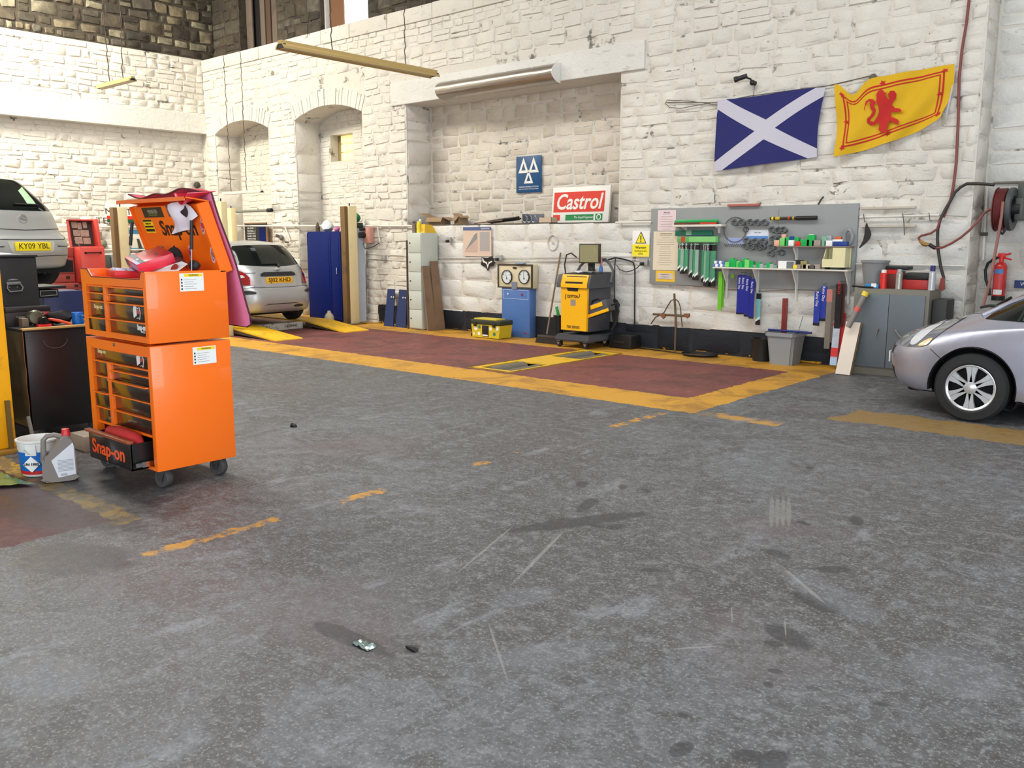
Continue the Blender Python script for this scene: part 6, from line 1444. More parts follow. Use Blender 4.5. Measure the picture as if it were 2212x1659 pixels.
# cans and yellow bin on top of the locker
def can(label, x, y, z, r, h, m, capm=None, nm='spray_can', caph=.03, cat='spray can', band=None):
    t = thing(nm, label, cat, (x, y, z))
    B().lathe([(0, 0), (r, 0), (r, h - r * .5), (r * .7, h - r * .1), (r * .55, h), (0, h)], (x, y, z), 18).out('body', m, t)
    if capm: B().lathe([(0, 0), (r * .72, 0), (r * .72, caph), (r * .6, caph + .006), (0, caph + .006)], (x, y, z + h - r * .15), 16).out('cap', capm, t)
    if band: B().lathe([(r + .0006, h * .2), (r + .0006, h * .6)], (x, y, z), 18).out('label_band', band, t)
    return t
can('brown-topped can at the left on the grey locker top', xa + .06, 10.76, ztl, .04, .17, mat('brown_can', (120, 104, 92), .4), mat('brown_cap', (70, 56, 50), .5)); can('tall thin white can beside the yellow bottle on the grey locker', xa + .13, 10.84, ztl, .028, .21, mat('grey_white_can', (184, 182, 176), .4), WHT)
can('yellow bottle with green label on the grey locker top', xa + .20, 10.74, ztl, .038, .17, mat('bright_yellow_bottle', (228, 212, 30), .4), mat('yellow_cap', (240, 220, 60), .5), cat='bottle', nm='yellow_bottle')
xq = xb - .06; t = thing('parts_bin', 'yellow parts bin with slanted front on top of the grey locker', 'parts bin', (xq, 10.8, ztl))
B().prism([(10.74, ztl), (11.04, ztl), (10.92, ztl + .14), (10.76, ztl + .15)], Fr((0, 0, 0), (0, 1, 0), (0, 0, 1), (1, 0, 0)), xq - .11, xq + .05).out('bin', mat('parts_bin_yellow', (226, 184, 40), .5), t); B().box((xq - .09, 10.742, ztl + .02), (xq + .0, 10.748, ztl + .08)).out('label', mat('label_orange_card', (206, 150, 90), .6), t)
WD = mat('weathered_plank', (128, 104, 82), .85, var=.25, scale=5, dirt=.3, bump=.5)
zpk = P(925, 568, x=xb + .05).z
for y0, y1, dz, lab in ((10.60, 10.79, -.05, 'left weathered plank leaning on the side of the grey locker'), (10.80, 11.0, .03, 'right, taller weathered plank leaning on the side of the grey locker')):
    b = B(); slab(b, [V((xb + .20, y0, .0)), V((xb + .20, y1 + .02, .0)), V((xb + .055, y1 - .01, zpk + dz)), V((xb + .055, y0 + .02, zpk + dz))], -.03); b.out('plank', WD, None, label=lab, cat='plank', group='leaning planks')
# ---- yellow stickered tool case
t = thing('sticker_toolbox', 'yellow and black plastic toolbox covered in stickers on the floor', 'toolbox', (-10.5, 10.5, 0)); fy = 10.45
xa, xb = P(1018, 700, y=fy).x, P(1080, 700, y=fy).x
YB = mat('toolbox_yellow', (206, 182, 40), .45); FT2 = Fr((0, fy, 0), (1, 0, 0), (0, 0, 1), (0, -1, 0))
B().prism([(xa + .03, 0.01), (xb - .03, .01), (xb, .22), (xa, .22)], FT2, -.30, 0).out('base', YB, t); B().fbox(FT2, xa - .01, xb + .01, .22, .30, -.31, .01, .015).out('lid', mat('toolbox_dark_lid', (52, 56, 40), .5), t)
B().fbox(FT2, xa + .04, xb - .10, .29, .318, -.25, -.02, .01).out('lid_tray', YB, t); B().fbox(FT2, (xa + xb) / 2 - .07, (xa + xb) / 2 + .07, .03, .21, 0, .008, .003).out('front_panel', BLK, t); B().fbox(FT2, (xa + xb) / 2 - .06, (xa + xb) / 2 + .06, .04, .06, .008, .012).out('white_bar', WHT, t)
for i, (dx, z, r) in enumerate(((.10, .15, .035), (.18, .18, .028), (.17, .07, .03), (.42, .16, .03), (.50, .08, .032), (.56, .17, .03), (.06, .06, .02))):
    B().lathe([(0, 0), (r, 0), (r, .002), (0, .002)], FT2(xa + dx * (xb - xa) / .62, z, .0 if z < .22 else .01), 12, (0, -1, 0)).out('sticker', (WHT, mat('teal_sticker', (70, 120, 90), .5), WHT)[i % 3], t)
for x in (xa + .1, xb - .12): B().fbox(FT2, x - .03, x + .03, .19, .25, .01, .025, .003).out('latch', BLK, t)
# ---- brake tester console
yc = 10.92; FCn = Fr((0, yc, 0), (1, 0, 0), (0, 0, 1), (0, -1, 0)); xa, xb = P(1084, 680, y=yc).x, P(1144, 680, y=yc).x; ha, hb = P(1076, 600, y=yc).x, P(1149, 600, y=yc).x
zc0, zc1 = P(1110, 622, y=yc).z, P(1110, 571, y=yc).z
CBL = mat('console_blue', (76, 114, 178), .45, var=.07, dirt=.1); CCR = mat('console_cream', (212, 200, 168), .45, dirt=.1)
t = thing('brake_tester_console', 'blue pedestal with cream double gauge head, brake tester console', 'brake tester', ((xa + xb) / 2, yc, 0))
B().box((xa, yc, 0), (xb, 11.08, zc0), .006).out('pedestal', CBL, t)
k = B().fbox(FCn, ha, hb, zc0, zc1, -.16, 0, .006).out('gauge_head', CCR, t)
B().ring([(ha - .005, zc0 - .005), (hb + .005, zc0 - .005), (hb + .005, zc1 + .005), (ha - .005, zc1 + .005)], [(ha + .02, zc0 + .018), (hb - .012, zc0 + .018), (hb - .012, zc1 - .02), (ha + .02, zc1 - .02)], FCn, -.02, .012).out('bezel', mat('dark_brown_frame', (70, 60, 48), .6), t)
for i, px in enumerate((1096, 1133)):
    gx, gz = P(px, 598, y=yc).x, P(px, 598, y=yc).z; R0 = .115
    g_ = B().lathe([(R0 - .012, 0), (R0, .006), (R0, .02), (R0 - .012, .024), (R0 - .014, .01)], (gx, yc, gz), 40, (0, -1, 0)).out('gauge_rim', BLK, t)
    B().lathe([(0, .006), (R0 - .012, .006), (R0 - .012, .012), (0, .012)], (gx, yc, gz), 40, (0, -1, 0)).out('dial_face', mat('dial_white', (216, 224, 224), .4, var=.01), g_)
    for j in range(9):
        a = radians(220 - j * 32.5); text('lettering', str(j * 100), FCn, gx + (R0 - .034) * cos(a), gz + (R0 - .034) * sin(a), .018, INK, g_, d=.013) if j % 2 == 0 else B().fbox(FCn, gx + (R0 - .03) * cos(a) - .003, gx + (R0 - .03) * cos(a) + .003, gz + (R0 - .03) * sin(a) - .003, gz + (R0 - .03) * sin(a) + .003, .012, .013).out('tick', INK, g_)
    a = radians(118 if i == 0 else 100); B().prism([(gx - .005, gz - .03), (gx + .005, gz - .03), (gx + .085 * cos(a), gz - .03 + .115 * sin(a)), (gx + .083 * cos(a), gz - .03 + .115 * sin(a))], FCn, .014, .016).lathe([(0, 0), (.010, 0), (.010, .006), (0, .006)], FCn(gx, gz - .03, .013), 12, (0, -1, 0)).out('needle', INK, g_)
cx = (ha + hb) / 2; B().prism([(cx - .05, zc1 - .055), (cx - .02, zc1 - .04), (cx + .02, zc1 - .04), (cx + .05, zc1 - .05), (cx + .045, zc1 - .06), (cx + .05, zc1 - .072), (cx + .02, zc1 - .075), (cx - .02, zc1 - .075)], FCn, 0, .008).out('maker_badge', mat('bronze_badge', (96, 84, 62), .4, .6), t)
B().fbox(FCn, cx - .055, cx + .055, zc0 - .02, zc0 + .10, .013, .016).out('photo_label', mat('blue_grey_photo', (120, 128, 150), .4, var=.3, scale=30), t)
B().ring([(xa + .03, zc0 - .03), (xb - .03, zc0 - .03), (xb - .03, zc0 - .18), (xa + .03, zc0 - .18)], [(xa + .036, zc0 - .036), (xb - .036, zc0 - .036), (xb - .036, zc0 - .174), (xa + .036, zc0 - .174)], FCn, 0, .004).out('panel_outline', mat('pale_outline', (196, 206, 216), .5), t)
B().lathe([(0, 0), (.014, 0), (.014, .008), (0, .008)], FCn(xa + .14, zc0 - .10), 12, (0, -1, 0)).out('white_lamp', SGW, t); B().fbox(FCn, xb - .18, xb - .15, zc0 - .115, zc0 - .085, 0, .012).out('red_switch', mat('red_switch', (170, 40, 40), .4), t)
B().fbox(FCn, xb - .12, xb - .05, .07, .085, 0, .002).out('red_tag', mat('red_switch', (170, 40, 40), .4), t)
B().box((cx + .06, 10.86, zc1 + .006), (cx + .22, 10.96, zc1 + .03), .006).out('remote_handset', mat('blue_grey_handset', (130, 150, 176), .4), None, label='pale blue handset lying on top of the gauge console', cat='handset')
B().tube([V((xa - .35, 10.55, .012)), V((xa - .30, 10.5, .05)), V((xa - .2, 10.52, .02)), V((xa - .05, 10.55, .015)), V((xa + .02, 10.6, .015))], .012, 6).out('black_lead', BLK, None, label='short black lead on the floor in front of the stickered toolbox', cat='cable')
# ---- broom
t = thing('broom', 'wooden broom standing upside against the wall beside the yellow machine', 'broom', (-8.9, 10.7, 0))
p, q = P(1183, 712, y=10.60), P(1211, 546, y=11.06); p = p - (q - p) * .06; B().cyl(p, q, .014, n=10).out('handle', mat('broom_wood', (122, 100, 78), .7), t)
xh = P(1188, 722, y=10.58).x; p = P(1183, 714, y=10.58)
B().box((xh - .22, 10.53, .09), (xh + .2, 10.60, .125), .006).out('head', mat('dark_broom_wood', (70, 58, 50), .8), t)
B().prism([(xh - .22, .09), (xh + .20, .09), (xh + .24, .002), (xh - .25, .002)], Fr((0, 10.565, 0), (1, 0, 0), (0, 0, 1), (0, -1, 0)), -.045, .045).out('bristles', mat('dark_bristle', (48, 42, 38), .95, bump=.8), t)
# ---- yellow gas analyser trolley
ya = 10.38; FA_ = Fr((0, ya, 0), (1, 0, 0), (0, 0, 1), (0, -1, 0))
zA = zoom(820, 420, 3.95)
def A(x, y, yy=ya): p = P(*zA(x, y), y=yy); return (p.x, p.z)
AY = mat('machine_yellow', (246, 182, 16), .35, coat=.2, var=.02); AG = mat('machine_grey', (74, 76, 82), .5, var=.04)
t = thing('gas_analyser', 'yellow and dark grey emissions test machine on castors, monitor on top', 'test machine', (A(1660, 1180)[0], ya, 0))
yb_ = 10.98
x0, x1 = A(1555, 900)[0], A(1775, 900)[0]
b = B(); pts = [A(1553, 790), A(1776, 800), A(1765, 1172), A(1560, 1152)]; pts = [(p[0], p[1]) for p in pts]; zlo, zhi = pts[3][1], pts[0][1]
b.prism([(x0, zlo), (x1 - .01, zlo), (x1, zhi), (x0 - .01, zhi)], FA_, -.03, .012).out('front_panel', AY, t)
B().box((x0 + .01, ya + .03, zlo - .02), (x1 - .01, yb_, zhi), .02).out('cabinet', AG, t)
k = B().prism([A(1600, 795), A(1702, 800), A(1695, 828), A(1612, 822)], FA_, .013, .016).out('hand_slot', BLK, t)
# hood
zh0, zh1 = zhi - .005, A(1760, 690)[1]
hx0, hx1 = A(1520, 740)[0], A(1800, 740)[0]
fr2 = Fr((0, 0, 0), (0, -1, 0), (0, 0, 1), (1, 0, 0))
b = B(); b.prism([(-ya + .03, zh0), (-ya + .03, zh0 + .06), (-ya - .02, zh1), (-yb_, zh1 + .03), (-yb_, zh0)], fr2, hx0, hx1).out('hood', AG, t)
b = B(); n_ = V((0, -.9, .43)); b.prism([(-ya + .04, zh0 + .005), (-ya + .04, zh0 + .06), (-ya - .01, zh1 + .004), (-ya - .05, zh1 + .004), (-ya - .05, zh0 + .005)], fr2, hx0 + .09, x1 + .01).out('hood_front', AY, t)
for zz_, a_0, a_1 in ((zh0 + .155, .17, -.02), (zh0 + .075, .17, -.07)):
    B().box((hx0 + a_0, ya - .045 + (zz_ - zh0 - .06) * .45, zz_ - .02), (x1 + a_1, ya - .01 + (zz_ - zh0 - .06) * .45, zz_ + .018), .004).out('vent_slot', BLK, t)
B().grid(lambda u, v: V((hx0 + .03 + (hx1 - hx0 - .06) * u, ya + .12 + .42 * v, zh1 + .012 + .02 * v)), 4, 4).thick(.01).out('top_mat', BLK, t)
xx, zz_ = A(1650, 872); text('lettering', 'CRYPTON', FA_, xx, zz_, .06, BLK, t, width=.20, bold=.002, d=.013)
B().tube([FA_(xx - .115, zz_ + .035, .014), FA_(xx - .135, zz_, .014), FA_(xx - .125, zz_ - .045, .014)], .005, 5).tube([FA_(xx + .125, zz_ + .05, .014), FA_(xx + .135, zz_ + .02, .014), FA_(xx + .11, zz_ - .015, .014)], .005, 5).out('logo_arc', BLK, t, kind='stuff')
xx, zz_ = A(1655, 922); B().fbox(FA_, xx - .045, xx + .045, zz_ - .045, zz_ + .045, .012, .015).out('photo_label', mat('grey_photo_label', (150, 140, 140), .4, var=.3, scale=40), t)
xx, zz_ = A(1655, 1132); text('lettering', '700 SERIES', FA_, xx, zz_, .055, BLK, t, width=.24, bold=.001, d=.013)
# base skirt and castors
bx0, bx1 = A(1505, 1190)[0], A(1800, 1200)[0]; b = B(); b.prism([(bx0, .10), (bx0 + .04, .20), (bx1 + .02, .20), (bx1 + .03, .10)], Fr((0, ya - .06, 0), (1, 0, 0), (0, 0, 1), (0, -1, 0)), -.66, 0); bmesh.ops.bevel(b.bm, geom=b.bm.edges[:], offset=.02, segments=2, affect='EDGES'); b.out('base_skirt', AG, t)
for x, y in ((bx0 + .07, ya), (bx1 - .08, ya), (bx0 + .1, ya + .5), (bx1 - .08, ya + .5)):
    k = B().box((x - .03, y - .03, .075), (x + .03, y + .03, .10)).prism([(x - .03, .09), (x + .03, .09), (x + .01, .035), (x - .015, .035)], Fr((0, y, 0), (1, 0, 0), (0, 0, 1), (0, -1, 0)), -.028, -.024).prism([(x - .03, .09), (x + .03, .09), (x + .01, .035), (x - .015, .035)], Fr((0, y, 0), (1, 0, 0), (0, 0, 1), (0, -1, 0)), .024, .03).out('castor', CHR, t)
    B().lathe([(0, -.018), (.045, -.018), (.048, 0), (.045, .018), (0, .018)], (x, y, .048), 20, (0, 1, 0)).out('wheel', BLK, k)
# side caddy with probe head
xs = A(1776, 900)[0]; M_ = Matrix.Translation((xs + .10, ya + .12, .60)) @ Matrix.Rotation(-.32, 4, 'Y')
k = B().box((-.18, -.09, -.10), (.24, .09, .08), .02, M_).out('side_pod', AG, t)
B().box((-.06, -.10, .0), (.16, -.088, .06), .004, M_).out('orange_label', AY, k); B().box((-.17, -.10, -.10), (.24, -.088, -.055), .004, M_).out('yellow_stripe', AY, k)
B().tube([M_ @ V(p) for p in ((-.1, 0, .08), (-.06, 0, .13), (.04, 0, .13), (.08, 0, .08))], .012, 8).out('grip', BLK, k)
B().tube([V((xs + .34, ya + .12, .66)), V((xs + .46, ya + .1, .70)), V((xs + .48, ya + .1, .58)), V((xs + .42, ya + .12, .40)), V((xs + .36, ya + .1, .30))], .012, 8).out('probe_hose', BLK, t)
def ap(x, y, yy): p = P(*zA(x, y), y=yy); return V((p.x, yy, p.z))
B().tube([ap(1880, 558, 10.9), ap(1930, 556, 10.88), ap(1960, 590, 10.85), ap(1992, 650, 10.8), ap(1985, 700, 10.75), ap(1975, 755, 10.7)], .020, 10).out('frame_tube', AG, t)
B().tube([ap(1690, 655, 10.75), ap(1712, 612, 10.82), ap(1750, 575, 10.9), ap(1800, 558, 10.9), ap(1880, 558, 10.9)], .020, 10).out('frame_tube', AG, t)
# monitor
m0, m1 = A(1702, 420, 10.75), A(1872, 590, 10.75); FMn = Fr((0, 10.75, 0), (1, 0, 0), (0, 0, 1), (0, -1, 0))
k = B().fbox(FMn, m0[0], m1[0], m1[1], m0[1], -.05, 0, .006).out('monitor', mat('old_monitor_frame', (64, 58, 44), .5), t)
B().fbox(FMn, m0[0] + .02, m1[0] - .02, m1[1] + .02, m0[1] - .02, .0, .003).out('screen', mat('greenish_screen', (146, 142, 106), .25, var=.03), k)
B().fbox(FMn, (m0[0] + m1[0]) / 2 - .05, (m0[0] + m1[0]) / 2 + .05, m1[1] - .12, m1[1], -.09, -.05).out('stand', BLK, k)
for a, b_ in (((1775, 600), (1800, 655)), ((1822, 600), (1825, 650))): B().tube([V((A(*a, 10.78)[0], 10.78, A(*a, 10.78)[1])), V((A(*b_, 10.7)[0] + .02, 10.7, A(*b_, 10.7)[1] + .03)), V((A(*b_, 10.7)[0] + .06, 10.68, zh1 + .04))], .004, 5).out('cable', BLK, k)
B().tube([V((A(1590, 690, 10.9)[0], 10.9, A(1590, 690, 10.9)[1])), V((A(1578, 600, 10.95)[0], 10.95, A(1578, 600, 10.95)[1])), V((A(1595, 515, 11)[0], 11.0, A(1595, 515, 11)[1])), V((A(1635, 500, 11)[0], 11.0, A(1635, 500, 11)[1])), V((A(1695, 535, 10.9)[0], 10.85, A(1695, 535, 10.9)[1]))], .012, 6).out('looped_cable', BLK, t)
B().ico((A(1700, 665, 10.6)[0], 10.6, zh1 + .035), .05, (1.6, 1, .35), 2, .012, 5).out('white_rag', mat('white_rag', (206, 208, 214), .8), None, label='small white rag on top of the yellow test machine', cat='rag')
B().ico((A(1780, 660, 10.7)[0], 10.7, zh1 + .035), .055, (1.8, 1, .3), 2, .012, 7).out('clear_bag', mat('clear_film', (150, 150, 148), .2), None, label='clear plastic bag beside the monitor on the yellow machine', cat='bag')
x = A(1882, 640, 10.8)[0]; t2 = thing('spray_bottle', 'blue spray bottle with pink top beside the monitor', 'bottle', (x, 10.82, zh1)); B().lathe([(0, 0), (.028, 0), (.03, .05), (.02, .09), (0, .09)], (x, 10.82, zh1 + .036), 14).out('body', mat('spray_blue', (60, 110, 180), .3), t2); B().lathe([(0, 0), (.018, 0), (.022, .08), (.010, .13), (0, .13)], (x, 10.82, zh1 + .126), 12).out('top', mat('spray_pink', (190, 120, 130), .4), t2)
# black case behind and cables
xk = A(1950, 1220, 10.75)[0] + .20; t = thing('black_case', 'black plastic case on the floor right of the yellow machine', 'case', (xk, 10.8, 0)); B().box((xk - .20, 10.76, .0), (xk + .2, 11.03, .20), .02).out('body', BLK, t); B().box((xk - .10, 10.74, .08), (xk + .1, 10.76, .12), .006).out('catch', mat('dark_steel', (52, 50, 48), .6, .4), t)
B().ico((A(1975, 960, 11)[0] + .08, 11.0, .50), .12, (.5, .5, 1.9), 2, .03, 11).out('dark_cloth', mat('black_cloth', (30, 27, 28), .9), None, label='black cloth bag hanging behind the yellow machine', cat='bag')
t = thing('wall_cables', 'black cables looping down the wall right of the yellow machine', 'cable', (-7.4, 11.05, 1))
zC = zoom(1020, 320, 5.53)
def cw(pts, y=11.06): return [V((W(*zC(a, b_))[0], y, W(*zC(a, b_))[1])) for a, b_ in pts]
B().tube(cw([(1615, 1345), (1670, 1325), (1725, 1308), (1800, 1320), (1900, 1345), (1945, 1370), (1958, 1420), (1962, 1500), (1960, 1700), (1958, 2100)]), .011, 6).out('main_cable', BLK, t)
B().tube(cw([(1730, 1310), (1722, 1400), (1718, 1600), (1715, 2000)]), .009, 6).out('drop_cable', BLK, t)
B().tube(cw([(1745, 1400), (1780, 1450), (1850, 1478), (1920, 1465), (1990, 1430), (2028, 1385)]), .006, 6).out('plug_lead', BLK, t)
x = P(*zoom(820, 420, 3.95)(1545, 1010), y=10.9).x; t = thing('plant_pot', 'small black pot with green gloves left of the yellow machine', 'pot', (x, 10.85, 0)); B().lathe([(0, 0), (.07, 0), (.085, .42), (.08, .42), (0, .40)], (x, 10.85, 0), 16).out('pot', BLK, t); B().box((-.025, -.01, 0), (.025, .01, .16), .006, Matrix.Translation((x, 10.85, .40)) @ Matrix.Rotation(-.3, 4, 'Y')).out('green_glove', mat('green_rubber', (40, 160, 60), .5), t)
# ================================================================ THE GREY PARTS BOARD
bd0 = W(1411, 453); bd1 = W(1859, 437); bz0, bz1 = .955, 2.035; BX0, BX1 = bd0[0], bd1[0]
FBD = Fr((0, 11.045, 0), (1, 0, 0), (0, 0, 1), (0, -1, 0))
zB = zoom(1380, 420, 4.148); zE = zoom(1400, 440, 9.2167); zG = zoom(1600, 440, 7.9)
def bb(x, y, yy=11.0, z=zB): return W(*z(x, y), yy)
t = thing('parts_board', 'large grey wall board holding wiper blades, clips and shelves', 'wall board', (BX0, 11.07, bz0))
B().box((BX0, 11.045, bz0), (BX1, 11.085, bz1), .003).out('panel', mat('board_grey', (142, 144, 144), .6, var=.05), t)
B().box((BX0 + 1.95, 11.043, bz0 + .2), (BX0 + 1.953, 11.0455, bz1 - .05)).out('board_seam', mat('board_seam_grey', (112, 112, 110), .7), t)
B().tube([V((bb(a, b_, 11.03)[0], 11.03, bb(a, b_, 11.03)[1])) for a, b_ in ((340, 805), (360, 812), (600, 828), (800, 850), (1100, 868), (1400, 852), (1700, 860))], .004, 5).out('hanging_wire', rp, t)
# shelves with brackets
ys0, ys1 = 10.84, 11.04
def shelf(label, a, b_, zs, y0, m, th=.016, brk=(), drop=.30):
    t = thing('wall_shelf', label, 'shelf', (a, y0, zs))
    B().box((a, y0, zs - th), (b_, ys1, zs), .002).out('board', m, t)
    for x, up in brk:
        B().box((x - .012, 11.02, zs - drop), (x + .012, 11.044, zs - th)).prism([(-y0 - .03, zs - th), (-11.03, zs - th), (-11.03, zs - drop), (-11.015, zs - drop), (-11.0, zs - drop * .5), (-y0 - .03, zs - th - .012)], Fr((0, 0, 0), (0, -1, 0), (0, 0, 1), (1, 0, 0)), x - .008, x + .008).out('bracket', mat('white_bracket', (214, 210, 204), .5), t)
    return t
SW = mat('shelf_cream', (218, 214, 200), .5)
L0 = bb(660, 650, ys0); L1 = bb(1872, 655, ys0); ZL = L0[1]
shelf('long cream lower shelf on white brackets across the grey board', L0[0], L1[0], ZL, ys0, SW, .018, [(bb(785, 700, 11)[0], 0), (bb(1062, 700, 11)[0], 0), (bb(1412, 700, 11)[0], 0), (bb(1905, 700, 11)[0] - .03, 0)], .42)
U0_ = bb(1225, 462, 10.88); U1_ = bb(1895, 445, 10.88); ZU = U0_[1]
shelf('short brown upper shelf at the right of the grey board', U0_[0], U1_[0], ZU, 10.88, mat('shelf_brown', (134, 116, 104), .6), .014, [(bb(1410, 500, 11)[0], 0)], .26)
T0_ = bb(295, 285, 10.9); T1_ = bb(740, 280, 10.9); ZT = T0_[1] + .02
shelf('small white shelf above the hanging wiper blades', T0_[0], T1_[0], ZT, 10.9, SW, .030, [(T0_[0] + .15, 0), (T1_[0] - .1, 0)], .12)
# papers
def paper(label, q, m, lines=0, border=None, name='paper_notice', title=None, z=zB, gap=.035):
    x0, z1 = bb(q[0], q[1], 11.04, z); x1, z0 = bb(q[2], q[3], 11.04, z)
    t = thing(name, label, 'notice', (x0, 11.04, z0))
    B().fbox(FBD, x0, x1, z0, z1, .0005, .004).out('sheet', border or m, t)
    if border: B().fbox(FBD, x0 + .03, x1 - .03, z0 + .04, z1 - .035, .004, .005).out('page', m, t)
    w = x1 - x0
    if lines:
        b = B()
        for i in range(lines):
            zz = z1 - .06 - i * gap; l = RND.uniform(.18, .38) * w
            b.fbox(FBD, x0 + w * .5 - l, x0 + w * .5 + l * .9, zz, zz + .005, .004, .005)
        b.out('print_line', mat('print_grey', (150, 140, 132), .6), t, kind='stuff')
    if title: text('lettering', title, FBD, (x0 + x1) / 2, z1 - .035, .022, mat('print_dark', (90, 80, 80), .6), t, d=.006)
    return t
paper('pale pink notice at the top left of the grey board', (172, 142, 328, 325), mat('pink_paper', (226, 204, 206), .7, var=.02), 7, title='PRICE LIST')
paper('tall cream printed notice down the left of the grey board', (133, 332, 345, 682), mat('cream_paper', (222, 208, 184), .7, var=.02), 14, gap=.032, title='WORKSHOP RATES')
paper('small notice with yellow border below the tall cream notice', (152, 682, 320, 786), mat('grey_pink_page', (206, 192, 184), .7), 3, mat('yellow_border', (232, 188, 50), .5), gap=.03)
paper('blue and white chart card among the hose clips', (967, 318, 1160, 400), mat('card_white', (216, 222, 230), .5), 0, title='Hose Clips')
x0, z1 = bb(967, 372, 11.04); x1, z0 = bb(1156, 398, 11.04); B().fbox(FBD, x0, x1, z0, z1, .005, .007).out('blue_card_strip', mat('card_blue', (90, 140, 206), .5), None, label='blue strip card along the foot of the white chart card', cat='card')
paper('pale blue card with blue foot left of the white chart card', (800, 388, 942, 445), mat('card_pale_blue', (150, 164, 206), .5), 0)
# wiper packs
def wbody(m): return m
GN = mat('pack_green', (70, 150, 110), .35, coat=.3, var=.25, scale=18); GNL = mat('pack_pale_green', (140, 176, 156), .35, coat=.3, var=.15, scale=20); BK = mat('pack_black', (28, 28, 30), .35, coat=.3); NAV = mat('pack_navy', (30, 38, 140), .35, coat=.3, var=.08); LIME = mat('pack_lime', (110, 190, 50), .35, coat=.3)
def hangpack(label, x, zt, ln, w, m, y=10.97, group=None, top=.16, bot=.14, words=None, dd=.02, hook=True, wm=None, tip=True):
    t = thing('wiper_pack', label, 'wiper blade', (x, y, zt - ln), group=group); f = Fr((0, y, 0), (1, 0, 0), (0, 0, 1), (0, -1, 0))
    B().prism([(x - w / 2, zt - ln), (x + w / 2, zt - ln), (x + w / 2, zt - .01), (x + w * .3, zt), (x - w * .3, zt), (x - w / 2, zt - .01)], f, -dd / 2, dd / 2).out('sleeve', m, t)
    if top: B().fbox(f, x - w / 2 - .001, x + w / 2 + .001, zt - ln * top, zt - .012, -dd / 2 - .001, dd / 2 + .0015).out('black_header', BK, t)
    if bot: B().fbox(f, x - w / 2 - .001, x + w / 2 + .001, zt - ln, zt - ln * (1 - bot), -dd / 2 - .001, dd / 2 + .0015).out('black_foot', BK, t)
    if tip and bot: B().prism([(x - w / 2, zt - ln * (1 - bot) - .03), (x + w / 2, zt - ln * (1 - bot) + .02), (x + w / 2, zt - ln * (1 - bot) + .05), (x - w / 2, zt - ln * (1 - bot) + .0)], f, dd / 2 + .0015, dd / 2 + .003).out('white_slash', WHT, t)
    if words: text('lettering', words, f, x, zt - ln * .22 if len(words) > 5 else zt - ln * .08, w * .62, wm or WHT, t, d=dd / 2 + .003, rot=-pi / 2)
    if hook: B().tube([V((x, 11.04, zt + .03)), V((x, y, zt + .028)), V((x, y, zt - .01))], .003, 5).out('hook', STEEL, t)
    return t
spec = [(625, 1345, 36), (690, 1395, 40), (785, 1390, 40), (850, 1470, 44), (945, 1520, 44), (1000, 1525, 44), (1100, 1570, 44), (1165, 1640, 44), (1215, 1650, 44), (1260, 1655, 44), (1320, 1655, 50)]
for i, (cx_, yb2, w_) in enumerate(spec):
    a = bb(cx_, 800, 10.96, zE); b_ = bb(cx_, yb2, 10.96, zE)
    o = ('leftmost', 'second', 'third', 'fourth', 'fifth', 'sixth', 'seventh', 'eighth', 'ninth', 'tenth', 'last and longest')[i]
    hangpack('%s of the black and green wiper packs hanging under the white shelf' % o, a[0], a[1], a[1] - b_[1], .052, GNL if i % 2 else GN, 10.985 - .023 * (i % 3), 'black and green wiper packs', words='VALEO' if i != 5 and i < 9 else None)
def lay(label, q0, q1, h, m, y, z=zE, hh=.05, nm='wiper_pack', parts=None, zfix=None):
    a = bb(*q0, y, z); b_ = bb(*q1, y, z); t = thing(nm, label, 'wiper blade', (a[0], y, min(a[1], b_[1])), group='wiper packs lying on the shelves')
    z0 = zfix if zfix is not None else min(a[1], b_[1])
    B().box((a[0], y - hh / 2, z0), (b_[0], y + hh / 2, z0 + h), .006).out('sleeve', m, t)
    for (f0, f1, pm) in parts or ():
        B().box((a[0] + (b_[0] - a[0]) * f0, y - hh / 2 - .002, z0 + h * .1), (a[0] + (b_[0] - a[0]) * f1, y - hh / 2 + .002, z0 + h * .95)).out('label_band', pm, t)
    return t
lay('bright green wiper pack lying on the small white shelf', (540, 405), (1390, 400), .035, mat('pack_bright_green', (40, 170, 90), .3, coat=.4, var=.2, scale=12), 11.0, zfix=ZT + .032)
lay('brown and red wiper pack lying under the bright green one', (530, 405), (1380, 405), .03, mat('pack_brown_red', (96, 50, 36), .4), 10.97, zfix=ZT + .001, parts=((.62, 1., mat('pack_red_orange', (190, 70, 44), .4)),))
lay('dark green wide wiper pack resting on hooks under the white shelf', (545, 640), (1285, 640), .08, mat('pack_dark_green', (22, 106, 82), .4), 11.0, hh=.03, parts=((.3, .45, mat('pack_pale_mark', (120, 160, 130), .5)),))
lay('dark navy wiper pack resting on the light green packs', (600, 685), (1245, 690), .045, mat('pack_dark_navy', (28, 34, 66), .4), 10.985, hh=.03)
lay('light green wiper pack lying above the hanging packs', (590, 770), (1400, 775), .085, mat('pack_light_green', (96, 170, 96), .35, coat=.3, var=.15), 10.965, hh=.04, parts=((.1, .2, mat('pack_red_orange', (190, 70, 44), .4)), (.3, .95, mat('pack_leaf_stripe', (130, 200, 120), .4))))
a = bb(620, 830, 10.97); 
